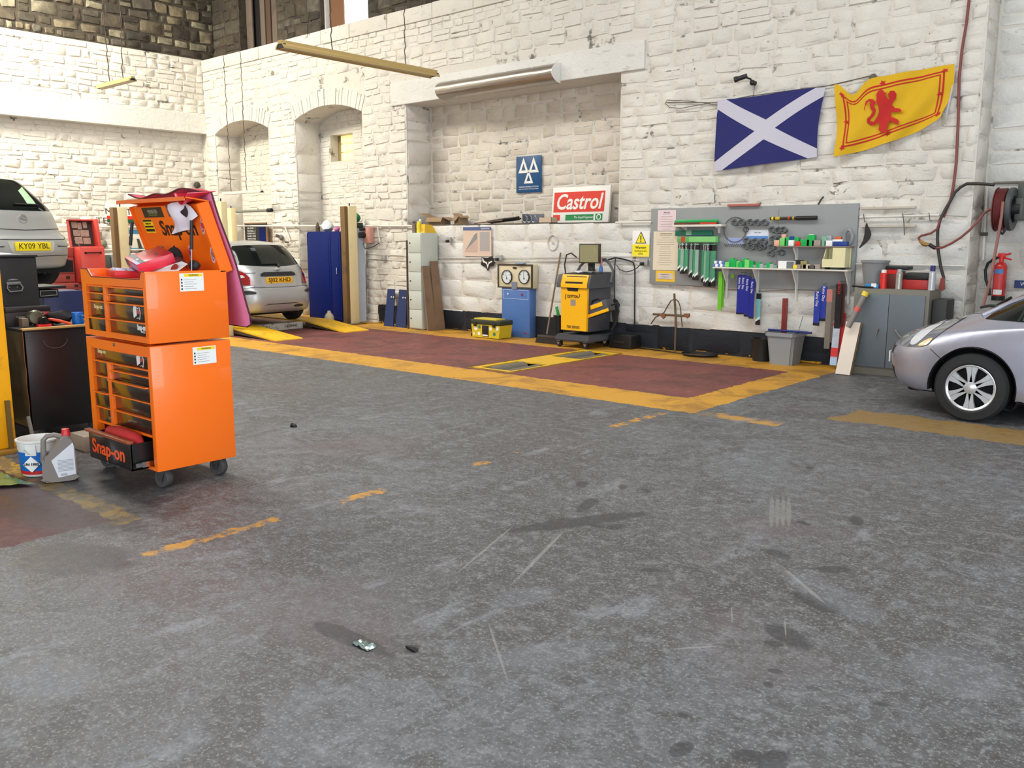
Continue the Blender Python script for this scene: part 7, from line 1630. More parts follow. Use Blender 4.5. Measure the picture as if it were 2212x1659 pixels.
# lime packs and navy packs under the long shelf
for i, (cx_, o) in enumerate(((735, 'front'), (752, 'rear'))):
    p = bb(cx_, 690 + i * 6, 10.96 + .03 * i); q = bb(cx_, 1040 - i * 25, 10.96)
    hangpack('%s of two lime green wiper packs hanging from the long shelf' % o, p[0], p[1], p[1] - q[1], .055, LIME, 10.96 + .03 * i, 'lime green wiper packs', 0, 0)
p = bb(848, 708); B().prism([(p[0] - .03, p[1] - .06), (p[0] + .03, p[1] - .06), (p[0] + .01, p[1]), (p[0] - .01, p[1])], Fr((0, 10.98, 0), (1, 0, 0), (0, 0, 1), (0, -1, 0)), 0, .008).out('lime_tag', LIME, None, label='small lime green tag hanging from a hook under the long shelf', cat='tag')
for i, (cx_, yt, yb2) in enumerate(((905, 720, 1075), (940, 720, 1075), (980, 730, 1095), (1025, 755, 1112))):
    p = bb(cx_, yt, 10.94); q = bb(cx_, yb2, 10.94); o = ('first', 'second', 'third', 'fourth')[i]
    hangpack('%s from the left of four navy wiper packs in the middle of the board' % o, p[0], p[1], p[1] - q[1], .062, NAV, 10.95 - .008 * i, 'navy wiper packs', 0, .04, 'Rainy Day', tip=False)
p = bb(1066, 880, 10.95); q = bb(1066, 1172, 10.95); hangpack('black and teal wiper pack at the right end of the four navy packs', p[0], p[1], p[1] - q[1], .06, mat('pack_teal', (120, 180, 180), .4), 10.99, None, .2, .16)
for i, (cx_, yt, yb2) in enumerate(((1605, 868, 1176), (1657, 820, 1138))):
    p = bb(cx_, yt, 10.95); q = bb(cx_, yb2, 10.95)
    hangpack('%s navy wiper pack at the right end of the board' % ('lower left', 'upper right')[i], p[0], p[1], p[1] - q[1], .075, mat('pack_blue', (44, 62, 160), .35, coat=.3, var=.1), 10.95 + .02 * i, 'navy wiper packs', 0, .08, 'Rainy Day', tip=False)
GYP = mat('pack_grey_brown', (124, 116, 108), .5, var=.25, scale=16)
for (cx_, yt, yb2, w_, m, lab, tp, wd) in ((1712, 850, 1385, .07, GYP, 'grey brown wiper pack with red top beside the navy packs', 0, None), (1758, 835, 1330, .06, mat('pack_speckled', (96, 88, 82), .5, var=.5, scale=30), 'speckled dark wiper pack hanging between grey and black packs', 0, None), (1805, 800, 1250, .075, BK, 'black wiper pack with red lettering near the grey cabinet', 0, 'BOSCH'), (1832, 800, 1180, .05, mat('pack_maroon', (86, 36, 36), .4), 'dark maroon wiper pack behind the black pack with red lettering', 0, None)):
    p = bb(cx_, yt, 10.95); q = bb(cx_, yb2, 10.95); k = hangpack(lab, p[0], p[1], p[1] - q[1], w_, m, 10.93 if wd else 10.96, None, 0, 0, wd, wm=mat('pack_red_ink', (220, 50, 50), .4) if wd else None)
    if not wd and cx_ == 1712: B().box((p[0] - .036, 10.947, p[1] - .16), (p[0] + .036, 10.95, p[1] - .0)).out('red_header', mat('pack_pale_red', (190, 120, 110), .5), k)
def leanpack(label, q, w_, m, y0=10.78, y1=11.0, th=.02, cat='wiper blade', nm='wiper_pack', bands=()):
    (xt, yt), (xb, yb2) = q; p = V((bb(xt, yt, y1)[0], y1, bb(xt, yt, y1)[1])); g_ = P(*zB(xb, yb2), y=y0); g_.z = max(.004, g_.z)
    t = thing(nm, label, cat, tuple(g_)); b = B(); d = V((w_ / 2, 0, 0)); slab(b, [g_ - d, g_ + d, p + d, p - d], -th); b.out('sleeve', m, t)
    for f0, f1, bm_ in bands:
        A0, A1_ = g_.lerp(p, f0), g_.lerp(p, f1); n = V((0, -.002, .0005)) ; b = B(); slab(b, [A0 - d + n, A0 + d + n, A1_ + d + n, A1_ - d + n], .002); b.out('label_band', bm_, t)
leanpack('tall silver and white wiper pack with red bands leaning by the grey cabinet', ((1788, 1015), (1740, 1530)), .085, mat('pack_silver', (176, 182, 196), .35, var=.25, scale=16), bands=((.15, .3, mat('pack_red', (206, 44, 40), .4)), (.68, .74, mat('pack_red', (206, 44, 40), .4)), (0, .12, mat('pack_pale_blue', (170, 194, 224), .4))))
leanpack('bright red wiper pack leaning behind the white board by the grey cabinet', ((1835, 1065), (1790, 1490)), .05, mat('pack_red', (206, 44, 40), .4), 10.86, 11.02)
t = thing('white_shelf_board', 'white faced wooden board leaning against the grey cabinet', 'board', (-4.2, 10.4, 0))
c4 = [P(*zB(1765, 1568), y=10.40), P(*zB(1893, 1585), y=10.40)]; yt_ = 10.555
for q in c4: q.z = .004
zz_ = P(*zB(1860, 1140), y=yt_); z2_ = P(*zB(1990, 1150), y=yt_)
b = B(); slab(b, [c4[0], c4[1], V((z2_.x, yt_, z2_.z)), V((zz_.x, yt_, zz_.z))], .012); b.out('white_face', mat('laminate_white', (232, 218, 204), .5, var=.02), t)
b = B(); n = V((0, .014, 0)); slab(b, [c4[0] + n, c4[1] + n + V((.01, 0, 0)), V((z2_.x + .014, yt_ + .014, z2_.z)), V((zz_.x, yt_ + .014, zz_.z))], -.014); b.out('wood_back', mat('chipboard_edge', (120, 96, 66), .7), t)
# hose clips on the board
CLP = mat('clip_steel', (92, 96, 96), .4, .4); k0 = None
def clip(x, z, r, lab):
    global k0
    if k0 is None:
        k0 = thing('hose_clip', lab, 'hose clip', (x, 11.0, z), group='hose clips on the grey board')
        for j in range(3): B().tube([V((x + (r + .002 * j) * cos(a), 11.035 - .03 * j, z + (r * .8) * sin(a))) for a in [q * pi / 8 for q in range(16)]], .006, 5, closed=True).out('band', CLP, k0)
        B().box((x - .012, 10.97, z + r * .7), (x + .014, 11.01, z + r * .7 + .018)).out('screw', CLP, k0)
    else: dup(k0, (x, 11.0, z), lab)
rows = {'top row': [(860, 256), (925, 252), (1000, 252), (1062, 255), (1128, 255)], 'second row by chart card': [(1198, 318), (1252, 324), (1298, 320)], 'row beside upper shelf': [(1205, 402), (1252, 408)],
        'cluster under blue card': [(970, 418), (1045, 425), (1118, 424), (960, 468), (1010, 474), (1078, 478), (1110, 470)], 'lowest row': [(1196, 474), (1183, 535), (1276, 525)]}
for rn, ps in rows.items():
    for i, (a, b_) in enumerate(ps):
        x, z = bb(a, b_, 11.0); clip(x, z, .040, 'metal hose clip, %s from the left, %s' % (('first', 'second', 'third', 'fourth', 'fifth', 'sixth', 'seventh')[i], rn))
x, z = bb(862, 315, 11.03); t = thing('large_clamp', 'big thin round clamp ring with screw on the grey board', 'clamp', (x, 11.03, z)); B().tube([V((x + .165 * cos(a), 11.03, z + .165 * sin(a))) for a in [q * pi / 20 for q in range(40)]], .005, 6, closed=True).out('band', CLP, t); B().tube([V((x + .165 + .035 * cos(a), 11.02, z + .0 + .035 * sin(a))) for a in [q * pi / 8 for q in range(16)]], .008, 6, closed=True).out('screw_clamp', CLP, t)
a, b_ = bb(765, 455, 11.02), bb(925, 462, 11.02); t = thing('clip_strip', 'zigzag strip of small clips below the pale blue card', 'clip', (a[0], 11.02, a[1])); B().tube([V((a[0] + (b_[0] - a[0]) * i / 18, 11.03, a[1] + .02 * (-1) ** i)) for i in range(19)], .004, 5).out('strip', CLP, t)
# things on the upper shelf
def sbox(label, x, w, h, m, z, y=10.94, d=.07, nm='small_box', cat='box', cap=None):
    t = thing(nm, label, cat, (x, y, z), group='small packs on the shelves'); B().box((x - w / 2, y - d / 2, z + .0005), (x + w / 2, y + d / 2, z + h), .005).out('body', m, t)
    if cap: B().box((x - w * .3, y - d * .3, z + h), (x + w * .3, y + d * .3, z + h + cap[0]), .004).out('cap', cap[1], t)
gx = lambda x: bb(x, 690, 10.94, zG)[0]
PE = mat('peach_card', (232, 176, 150), .5); EG = mat('emerald_plastic', (20, 170, 80), .35, var=.2, scale=20); LG2 = mat('light_green_plastic', (120, 206, 110), .4); RD3 = mat('poppy_red', (222, 40, 36), .4); GY = mat('warm_grey_card', (156, 142, 132), .6); BLU2 = mat('tray_blue', (34, 64, 136), .4)
sbox('peach coloured bulb card at the left end of the upper shelf', gx(628), .07, .075, PE, ZU); sbox('light green bulb pack beside the peach card on the upper shelf', gx(735), .09, .10, LG2, ZU, cap=(.05, PE)); sbox('emerald bulb pack left of the white and blue bottle', gx(800), .06, .11, EG, ZU); sbox('white bottle with blue top on the upper shelf', gx(868), .08, .075, WHT, ZU, cap=(.05, BLU2), cat='bottle', nm='small_bottle')
sbox('emerald pack behind the red cap on the upper shelf', gx(935), .07, .11, EG, ZU, 10.98); sbox('bright red round cap on the upper shelf', gx(1000), .08, .06, RD3, ZU, cat='cap', nm='round_tub'); sbox('wide emerald bulb box with white square label on the upper shelf', gx(1110), .12, .085, EG, ZU); sbox('taller emerald bulb box with white label on the upper shelf', gx(1205), .10, .14, EG, ZU, cap=(.01, WHT))
sbox('grey card box in the middle of the upper shelf', gx(1305), .11, .075, GY, ZU); sbox('clear green pack left of the white bottle pair', gx(1435), .06, .12, mat('pale_green_film', (120, 176, 144), .3), ZU); sbox('white bottle with silver cap towards the right of the upper shelf', gx(1510), .10, .07, WHT, ZU, cap=(.06, mat('silver_grey_cap', (170, 176, 178), .4, .3)), cat='bottle', nm='small_bottle')
sbox('white tub with orange lid at the right of the upper shelf', gx(1640), .13, .085, WHT, ZU, 10.98, cap=(.03, mat('orange_lid', (214, 96, 50), .4)), cat='tub', nm='small_tub'); sbox('dark blue tray at the right end of the upper shelf', gx(1722), .17, .06, BLU2, ZU, 10.92, nm='small_tray', cat='tray')
x, z = bb(1835, 580, 10.98, zG); B().tube([V((x + .05 * cos(a) - .0, 10.98, ZU + .11 + .09 * sin(a))) for a in [q * pi / 10 for q in range(20)]], .022, 8, closed=True).out('clear_roll', mat('clear_grey_film', (134, 138, 140), .3), None, label='clear grey tape roll standing at the end of the upper shelf', cat='tape roll')
# things on the long shelf
for i in range(9):
    x = bb(1330 + (i % 5) * 48, 1200, 10.93, zE)[0]; z = ZL + (0 if i < 5 else .042); x += .02 * (i >= 5)
    sbox(('%s small bulb pack in the heap at the left end of the long shelf' % ('first', 'second', 'third', 'fourth', 'fifth', 'sixth', 'seventh', 'eighth', 'ninth')[i]), x, .042, .04, WHT if i % 2 else mat('pack_blue_white', (100, 120, 190), .4), z)
for i in range(8):
    x = bb(1590 + i * 66, 1200, 10.93, zE)[0]
    sbox('%s green bulb blister from the left on the long shelf' % ('first', 'second', 'third', 'fourth', 'fifth', 'sixth', 'seventh', 'eighth')[i], x, .062, .07 + .05 * ((i * 3) % 4) / 3, EG if i % 3 else LG2, ZL, 10.93 + .02 * (i % 2))
for i in range(7):
    x = bb(250 + i * 58, 1050, 10.93, zG)[0]
    sbox('%s loose pack from the left between green heap and white carton' % ('first', 'second', 'third', 'fourth', 'fifth', 'sixth', 'seventh')[i], x, .05, .04 + .03 * ((i * 5) % 3) / 2, (mat('grey_green_pack', (120, 150, 134), .4, var=.4, scale=30), EG, mat('silver_pack', (160, 166, 166), .4))[i % 3], ZL)
a, b_ = bb(665, 1060, 10.93, zG), bb(815, 980, 10.93, zG); c5 = bb(935, 1060, 10.93, zG)
t = thing('white_carton', 'white carton with a dark picture on the middle of the long shelf', 'box', (a[0], 10.93, ZL)); B().box((a[0], 10.88, ZL + .001), (c5[0], 11.0, ZL + .095), .003).out('carton', WHT, t); B().box((b_[0], 10.877, ZL + .003), (c5[0] - .002, 10.88, ZL + .09)).out('picture', mat('grey_picture', (110, 116, 120), .4, var=.4, scale=30), t)
for (px, w, h, m, lab) in ((968, .05, .05, YEL, 'small yellow pack right of the white carton on the long shelf'), (985, .10, .11, BK, 'black bulb tub behind the small yellow pack'), (1040, .07, .055, GY, 'small grey card box on the long shelf'), (1110, .08, .10, mat('olive_orange_pack', (150, 140, 90), .5, var=.4, scale=20), 'olive and orange pack left of the empty cream bin'), (1160, .09, .06, mat('beige_pack', (196, 180, 160), .5), 'beige pack in front of the olive pack'), (1250, .10, .05, mat('loose_dark_fittings', (80, 74, 66), .5, var=.5, scale=40), 'loose dark fittings left of the cream bin'), (1340, .08, .06, GY, 'grey fitting against the cream bin')):
    sbox(lab, bb(px, 1050, 10.95, zG)[0], w, h, m, ZL, 10.97 if px == 985 else 10.91)
xa, xb = bb(1385, 1040, 10.86, zG)[0], bb(1825, 1040, 10.93, zG)[0]; CBN = mat('cream_parts_bin', (224, 216, 170), .5, var=.03)
t = thing('cream_bin', 'large open cream parts bin at the right end of the long shelf', 'parts bin', (xa, 10.93, ZL)); z9 = ZL + .028
b = B(); b.box((xa + .02, 10.86, z9), (xb - .02, 11.03, z9 + .008)); b.box((xa + .02, 11.02, z9), (xb, 11.035, z9 + .24))
b.box((xa + .0, 10.86, z9), (xb - .17, 10.868, z9 + .10)); b.box((xb - .17, 10.862, z9), (xb - .02, 10.87, z9 + .24))
b.prism([(-10.86, z9), (-11.03, z9), (-11.03, z9 + .24), (-10.93, z9 + .24), (-10.86, z9 + .10)], Fr((0, 0, 0), (0, -1, 0), (0, 0, 1), (1, 0, 0)), xa + .012, xa + .02); b.box((xb - .02, 10.862, z9), (xb - .012, 11.03, z9 + .24)); b.out('tub', CBN, t)
B().box((xa + .0, 10.862, z9 + .235), (xb + .01, 11.03, z9 + .25)).out('rim', CBN, t) if False else None
for x in (xa + .04, xb - .07): B().cyl((x, 10.88, ZL + .015), (x, 11.0, ZL + .015), .0145, n=10).out('foot', BLK, t)
# black and yellow pole, red bar on top of the board
a, b_ = bb(505, 250, 11.0, zG), bb(1300, 245, 11.0, zG); zc = (a[1] + b_[1]) / 2
t = thing('baton', 'black and yellow rod mounted level near the top of the grey board', 'rod', (a[0], 11.0, zc))
B().cyl((a[0], 11.0, zc), (b_[0] - .27, 11.0, zc + .0), .020, n=12).out('shaft', mat('black_yellow_wrap', (52, 46, 22), .4), t); B().cyl((b_[0] - .27, 11.0, zc), (b_[0], 11.0, zc), .026, n=12).out('grip', BLK, t)
for f0, f1, m in ((.04, .08, YEL), (.12, .22, mat('dull_yellow', (196, 170, 50), .5)), (.40, .43, RD3), (.50, .52, YEL), (.62, .635, mat('dull_yellow', (196, 170, 50), .5)), (.70, .72, YEL)): B().cyl((a[0] + (b_[0] - a[0]) * f0, 11.0, zc), (a[0] + (b_[0] - a[0]) * f1, 11.0, zc), .0225, n=12).out('coloured_band', m, t)
a, b_ = W(1573, 444, 11.03), W(1641, 442, 11.03); B().box((a[0], 11.0, 2.036), (b_[0], 11.06, 2.066), .004).out('red_bar', mat('dusty_red_bar', (176, 96, 84), .6), None, label='dusty red bar lying on the top edge of the grey board', cat='bar')
B().tube([V((W(1771, 437)[0], 11.05, 2.03)), V((W(1776, 430)[0], 11.06, 2.09)), V((W(1782, 424)[0], 11.06, 2.13))], .012, 6).out('bent_stick', mat('dark_olive_stick', (70, 66, 50), .7), None, label='bent dark stick poking up behind the grey board', cat='stick')
# ================================================================ BELOW THE BOARD
t = thing('wheel_stand', 'rusty steel cross stand with hoop against the plinth below the board', 'wheel brace', (-6.7, 10.9, 0)); y_ = 11.0
RS = mat('rusty_steel', (108, 88, 66), .6, .5)
def ww_(a, b_, y=y_): x, z = W(*zB(a, b_), y); return V((x, y, z))
B().tube([ww_(318, 888), ww_(320, 940), ww_(330, 1090), ww_(330, 1180), V((ww_(330, 1180).x, 11.0, .0))], .016, 8).out('upright', RS, t); B().tube([ww_(128, 1072), ww_(250, 1080), ww_(455, 1090)], .016, 8).out('cross_bar', RS, t)
B().tube([ww_(108, 1160), ww_(150, 1100), ww_(225, 1060), ww_(258, 1000), ww_(290, 950), ww_(325, 938), ww_(355, 960), ww_(372, 1010), ww_(380, 1100), ww_(390, 1190)], .009, 6).out('hoop', RS, t)
for a, b_ in ((220, 1090), (435, 1085)): B().prism([tuple(W(*zB(a - 28, b_ - 18), y_)), tuple(W(*zB(a + 25, b_ - 18), y_)), tuple(W(*zB(a + 22, b_ + 8), y_)), tuple(W(*zB(a + 5, b_ + 25), y_))], Fr((0, y_, 0), (1, 0, 0), (0, 0, 1), (0, -1, 0)), .0, .03).out('clamp_plate', mat('orange_rust', (128, 84, 52), .7), t)
p = P(*zB(580, 1430), z=.02); p.y = min(p.y, 10.78); t = thing('wire_coil', 'coil of black wire lying on the yellow floor strip', 'coil', (p.x, p.y, 0)); b = B()
for j in range(3): b.tube([V((p.x + (.24 + .01 * j) * cos(a) , p.y + (.16 + .012 * j) * sin(a), .012 + .012 * j)) for a in [q * pi / 16 for q in range(32)]], .008, 6, closed=True)
b.out('coil', BLK, t, kind='stuff'); B().tube([V((p.x - .24, p.y, .012)), V((p.x - .6, p.y + .08, .012)), V((p.x - .9, p.y + .14, .012)), V((-7.3, 10.95, .012))], .008, 6).out('tail', BLK, t)
def binlab(label, cx_, cy_, r0, r1, h, m, sq=False, nm='bin'):
    t = thing(nm, label, 'bin', (cx_, cy_, 0))
    if sq:
        b = B(); f = lambda s_, z: [(cx_ - s_, cy_ - s_, z), (cx_ + s_, cy_ - s_, z), (cx_ + s_, cy_ + s_, z), (cx_ - s_, cy_ + s_, z)]
        prof = [(r0, .0), (r1, h - .05), (r1 + .02, h - .05), (r1 + .022, h), (r1 - .005, h), (r0 - .01, .02)]
        rg = [[b.bm.verts.new(p) for p in f(r, z)] for r, z in prof]
        for A_, D_ in zip(rg, rg[1:]):
            for j in range(4): b.bm.faces.new((A_[j], A_[(j + 1) % 4], D_[(j + 1) % 4], D_[j]))
        b.bm.faces.new(rg[0]); b.bm.faces.new(rg[-1])
        bmesh.ops.bevel(b.bm, geom=[e for e in b.bm.edges if abs(e.verts[0].co.z - e.verts[1].co.z) > .02], offset=.03, segments=3, affect='EDGES')
        b.out('tub', m, t)
    else: B().lathe([(0, 0), (r0, 0), (r1, h - .03), (r1 + .01, h), (r1 - .006, h), (r0 - .008, .02), (0, .02)], (cx_, cy_, 0), 28).out('tub', m, t)
    return t
pb = P(*zB(1110, 1468), z=0); binlab('small black plastic bin beside the square grey bin', P(1640, 770, y=10.86).x, 10.92, .11, .135, .30, BLK)
pg = P(*zB(1290, 1492), z=0); GB = mat('grey_bin_plastic', (142, 146, 150), .5, var=.03); gx_, gy_ = P(1692, 740, y=10.82).x + .02, 10.85; binlab('square grey plastic bin with red packet and blue blade', gx_, gy_, .15, .185, .42, GB, True)
b = B().box((gx_ - .12, gy_ + .10, .03), (gx_ - .05, gy_ + .13, .84), .004); b.out('red_packet', mat('red_black_packet', (120, 40, 34), .4, var=.3, scale=12), None, label='tall red and black packet standing in the grey bin', cat='packet'); B().box((gx_ - .165, gy_ - .004, .72), (gx_ - .085, gy_ + .0, .81)).out('red_top', RD3, None, label='bright red card top of the packet in the grey bin', cat='card') if False else None
B().cyl((gx_ - .22, gy_ - .06, .436), (gx_ + .38, gy_ - .10, .436), .014, n=10).out('blue_wiper', mat('blade_blue', (30, 44, 120), .4), None, label='blue wiper blade lying across the top of the grey bin', cat='wiper blade')
B().cyl((gx_ + .08, gy_, .1), (gx_ + .16, gy_ + .12, .62), .004, n=6).out('thin_wire', STEEL, None, label='thin silver wire sticking up from the grey bin', cat='wire')
# ================================================================ GREY CABINET AND WHAT STANDS ON IT
zH = zoom(1780, 420, 4.148)
yk = 10.62; gl, gr = P(*zH(262, 1000), y=yk).x, P(*zH(940, 1000), y=yk).x; gz = P(*zH(600, 850), y=yk).z
CG = mat('cabinet_grey', (104, 112, 118), .45, var=.04); CGB = mat('cabinet_frame', (120, 116, 104), .5)
t = thing('grey_cabinet', 'low grey two-door steel cabinet behind the compact car', 'cabinet', (gl, yk, 0))
B().box((gl, yk, .0), (gr, 11.05, gz), .006).out('carcass', CGB, t)
gm = P(*zH(585, 1000), y=yk).x
for a, b_, n in ((gl + .04, gm - .003, -1), (gm + .003, gr - .04, 1)):
    k = B().box((a, yk - .018, .10), (b_, yk, gz - .06), .004).out('door', CG, t)
    xh_ = gm + n * .10 + .0; zh = P(*zH(560, 1210), y=yk).z
    b = B().cyl((xh_, yk - .018, zh), (xh_, yk - .035, zh), .014, n=10); b.tube([V((xh_, yk - .04, zh)), V((xh_ + (.07 if n > 0 else -.01), yk - .05, zh - .08))], .007, 6); b.out('handle', CHR, k)
B().box((gr + .01, 10.7, .0), (gr + .17, 11.0, gz - .10), .02).out('black_locker', mat('charcoal_vinyl', (54, 56, 54), .6), None, label='dark charcoal case standing between grey cabinet and the wall corner', cat='case')
def kx(px, y=10.8): return P(*zH(px, 850), y=y).x
t = thing('grey_bucket', 'grey plastic bucket at the back left of the cabinet top', 'bucket', (kx(445, 10.88), 10.9, gz)); x = kx(445, 10.88)
B().lathe([(0, .002), (.11, .002), (.155, .30), (.165, .30), (.165, .325), (.15, .325), (.10, .02), (0, .02)], (x, 10.88, gz), 28).out('tub', mat('bucket_grey', (128, 130, 132), .5), t)
can('red aerosol can at the left on the cabinet top', kx(527, 10.72), 10.72, gz, .040, .19, mat('aerosol_red', (214, 40, 36), .35), WHT); can('silver aerosol can in the middle of the cabinet top', kx(667, 10.72), 10.72, gz, .038, .20, mat('aerosol_silver', (176, 172, 164), .3, .5), mat('silver_grey_cap', (170, 176, 178), .4, .3), band=None)
can('tall white aerosol can with dark blue cap at the right on the cabinet', kx(962, 10.72), 10.72, gz, .038, .22, mat('aerosol_white', (196, 200, 206), .3, .3), mat('cap_navy', (40, 42, 110), .4), caph=.06)
t = thing('red_case', 'red case with black lid on the right of the cabinet top', 'case', (kx(820, 10.85), 10.85, gz)); a, b_ = kx(700, 10.8), kx(935, 10.8); B().box((a, 10.76, gz + .001), (b_, 10.98, gz + .11), .008).out('base', mat('case_red', (176, 44, 42), .45), t); B().box((a + .03, 10.76, gz + .11), (b_, 10.98, gz + .19), .02).out('lid', mat('case_black', (34, 34, 34), .5), t)
t = thing('red_crate', 'red and brown crate with black top behind the red aerosol can', 'crate', (kx(610, 10.95), 10.93, gz)); a, b_ = kx(545, 10.9), kx(690, 10.9); B().box((a, 10.84, gz + .001), (b_, 11.03, gz + .20), .006).out('tub', mat('crate_brown_red', (110, 44, 36), .5, var=.2), t); B().box((a + .0, 10.836, gz + .17), (b_ - .02, 10.84, gz + .22)).out('red_rim', RD3, t); B().box((a - .03, 10.83, gz + .22), (b_ + .08, 11.03, gz + .26), .01).out('black_top', BLK, t)
t = thing('blue_white_packet', 'blue and white packet lying at the left of the cabinet top', 'packet', (kx(440, 10.68), 10.68, gz)); a, b_ = kx(365, 10.68), kx(487, 10.68); B().box((a, 10.66, gz + .001), (b_, 10.74, gz + .05), .006).out('wrapper', mat('packet_blue', (40, 130, 180), .4), t); B().box((a + .08, 10.657, gz + .015), (b_ - .02, 10.66, gz + .06)).out('white_front', WHT, t)
B().tube([V((kx(280), 10.70, gz + .02)), V((kx(350), 10.68, gz + .015)), V((kx(420), 10.66, gz + .012)), V((kx(480), 10.66, gz + .012))], .012, 6).out('dark_tool', BLK, None, label='dark pry bar lying along the left front edge of the cabinet', cat='tool')
t = thing('level', 'long grey tube with yellow and red ends leaning on the grey cabinet', 'tube', (gl, 10.5, 0)); p = P(*zH(375, 880), y=10.56); q = P(*zH(215, 1190), y=10.45); d = (q - p)
B().cyl(p, q, .034, n=12).out('tube', mat('grey_tube_card', (134, 126, 120), .5), t); B().cyl(p + d * -.02, p + d * .10, .040, n=12).out('yellow_end', mat('tube_yellow', (232, 204, 50), .4), t); B().cyl(p + d * .42, p + d * .54, .036, n=12).out('red_band', mat('tube_red', (214, 90, 80), .4), t)
# ================================================================ RIGHT-HAND CORNER: HOSE, REEL, EXTINGUISHER
zI = zoom(1960, 380, 5.9246)
def wi(a, b_, y): p = P(*zI(a, b_), y=y); return V((p.x, y, p.z))
t = thing('channel_rail', 'white steel channel rail with wires right of the grey board', 'rail', (-4, 11.05, 1.8)); 
for z_, h in ((125, .012), (285, .012)):
    a, b_ = W(*zH(328, z_), 11.05), W(*zH(820, z_ - 6), 11.05); B().box((a[0], 11.03, a[1] - h), (b_[0], 11.08, a[1] + h)).out('flange', mat('rail_beige', (190, 180, 164), .6), t)
a, b_ = W(*zH(325, 205), 11.05), W(*zH(1040, 188), 11.05); B().cyl((a[0], 11.03, a[1]), (b_[0], 11.03, a[1] + .01), .014, n=8).out('pipe', CP, t)
for px in (380, 730, 965): x = W(*zH(px, 200), 11.05)[0]; B().tube([V((x - .02, 11.0, a[1] + .04)), V((x, 11.0, a[1] - .06)), V((x + .02, 11.0, a[1] - .22 if px == 730 else a[1] - .05))], .005, 5).out('wire_hook', CLP, t)
q_ = [(385, 255), (398, 285), (418, 330), (424, 360), (412, 395), (385, 430), (350, 460), (322, 482), (318, 475), (340, 440), (355, 410), (366, 360), (372, 300), (378, 270)]
B().prism([W(*zH(*p), 11.04) for p in q_], Fr((0, 11.04, 0), (1, 0, 0), (0, 0, 1), (0, -1, 0)), 0, .02).out('rubber_offcut', mat('dark_rubber', (40, 38, 36), .7), None, label='curved black rubber strip hanging right of the grey board', cat='rubber strip')
HR = mat('hose_red_brown', (124, 62, 56), .5); HB = mat('hose_black', (44, 38, 36), .5)
t = thing('air_hose', 'red brown air hose running down the wall right of the flags', 'hose', (-3, 11.05, 3)); B().tube([V((W(*p)[0], 11.06, W(*p)[1])) for p in ((2096, -5), (2090, 50), (2080, 110), (2074, 170), (2072, 260), (2068, 350), (2062, 400), (2056, 430), (2046, 455), (2040, 470))], .016, 8).out('hose', HR, t)
t = thing('power_cable', 'thick black cable curving from the corner down to the cabinet', 'cable', (-3, 11.05, 2))
B().tube([wi(1110, 115, 11.0), wi(1000, 105, 11.02), wi(880, 98, 11.03), wi(760, 100, 11.04), wi(680, 145, 11.04), wi(610, 210, 11.04), wi(550, 320, 11.03), wi(480, 440, 11.03), wi(420, 560, 11.02), wi(390, 680, 11.02), wi(385, 820, 11.02), wi(395, 960, 11.02), wi(430, 1180, 11.02), wi(465, 1300, 11.0), wi(460, 1400, 10.98)], .018, 8).out('cable', HB, t)
B().prism([tuple(wi(a, b_, 10.9).xz) for a, b_ in ((400, 1440), (430, 1310), (465, 1300), (475, 1450), (440, 1470))], Fr((0, 10.94, 0), (1, 0, 0), (0, 0, 1), (0, -1, 0)), 0, .05).out('red_plug', mat('plug_brick_red', (150, 66, 54), .5), t)
t = thing('hose_loop', 'red brown hose with brass coupling hanging in a loop to the reel', 'hose', (-2.9, 11.0, 1.9))
B().tube([wi(420, 560, 10.98), wi(380, 680, 10.98), wi(300, 735, 10.98), wi(180, 765, 10.98), wi(145, 790, 10.98), wi(155, 825, 10.98)], .013, 8).out('hose_end', HR, t); B().tube([wi(155, 825, 10.98), wi(200, 865, 10.98), wi(240, 880, 10.98), wi(280, 878, 10.98)], [.014, .026, .026, .015], 10).out('brass_coupling', mat('brass', (168, 132, 76), .4, .6), t); B().tube([wi(280, 878, 10.98), wi(320, 905, 10.98), wi(360, 925, 10.98)], .022, 8).out('black_coupling', BLK, t)
B().tube([wi(360, 925, 10.98), wi(450, 915, 10.98), wi(560, 865, 10.98), wi(680, 790, 11.0), wi(800, 690, 11.0), wi(900, 580, 11.05), wi(980, 480, 11.1), wi(1040, 435, 11.1), wi(1090, 425, 11.1)], .014, 8).out('hose', HR, t)
t = thing('hose_reel', 'wall hose reel of wound red brown hose with dark grey flange', 'hose reel', (-2.2, 11.2, 1.9)); cc = wi(1170, 430, 11.2); zr = abs(wi(1170, 150, 11.2).z - wi(1170, 720, 11.2).z) / 2
ax = V((1, -.0, 0)); cx_ = cc.x
prof = [(0, 0), (zr * .98, 0), (zr * 1.0, .01)]
for i in range(5): prof += [(zr * .90, .01 + i * .02), (zr * .96, .02 + i * .02), (zr * .90, .028 + i * .02)]
B().lathe(prof + [(zr * .8, .115), (0, .115)], (cx_ - .03, 11.22, cc.z), 36, ax).out('wound_hose', mat('wound_hose_red', (116, 56, 54), .5), t)
B().lathe([(zr * .35, 0), (zr * .95, 0), (zr * .98, .02), (zr * .95, .05), (zr * .62, .05), (zr * .58, .02), (zr * .35, .02)], (cx_ + .10, 11.22, cc.z), 36, ax).out('flange', mat('reel_dark_grey', (66, 70, 70), .5), t)
B().lathe([(0, 0), (zr * .36, 0), (zr * .36, .12), (0, .12)], (cx_ + .1, 11.22, cc.z), 20, ax).out('hub', BLK, t); B().box((cx_ + .17, 11.15, cc.z - .12), (cx_ + .25, 11.54, cc.z + .12), .01).box((cx_ + .15, 11.3, cc.z + .1), (cx_ + .23, 11.54, cc.z + .30), .01).out('bracket', mat('reel_bracket', (74, 78, 72), .5), t)
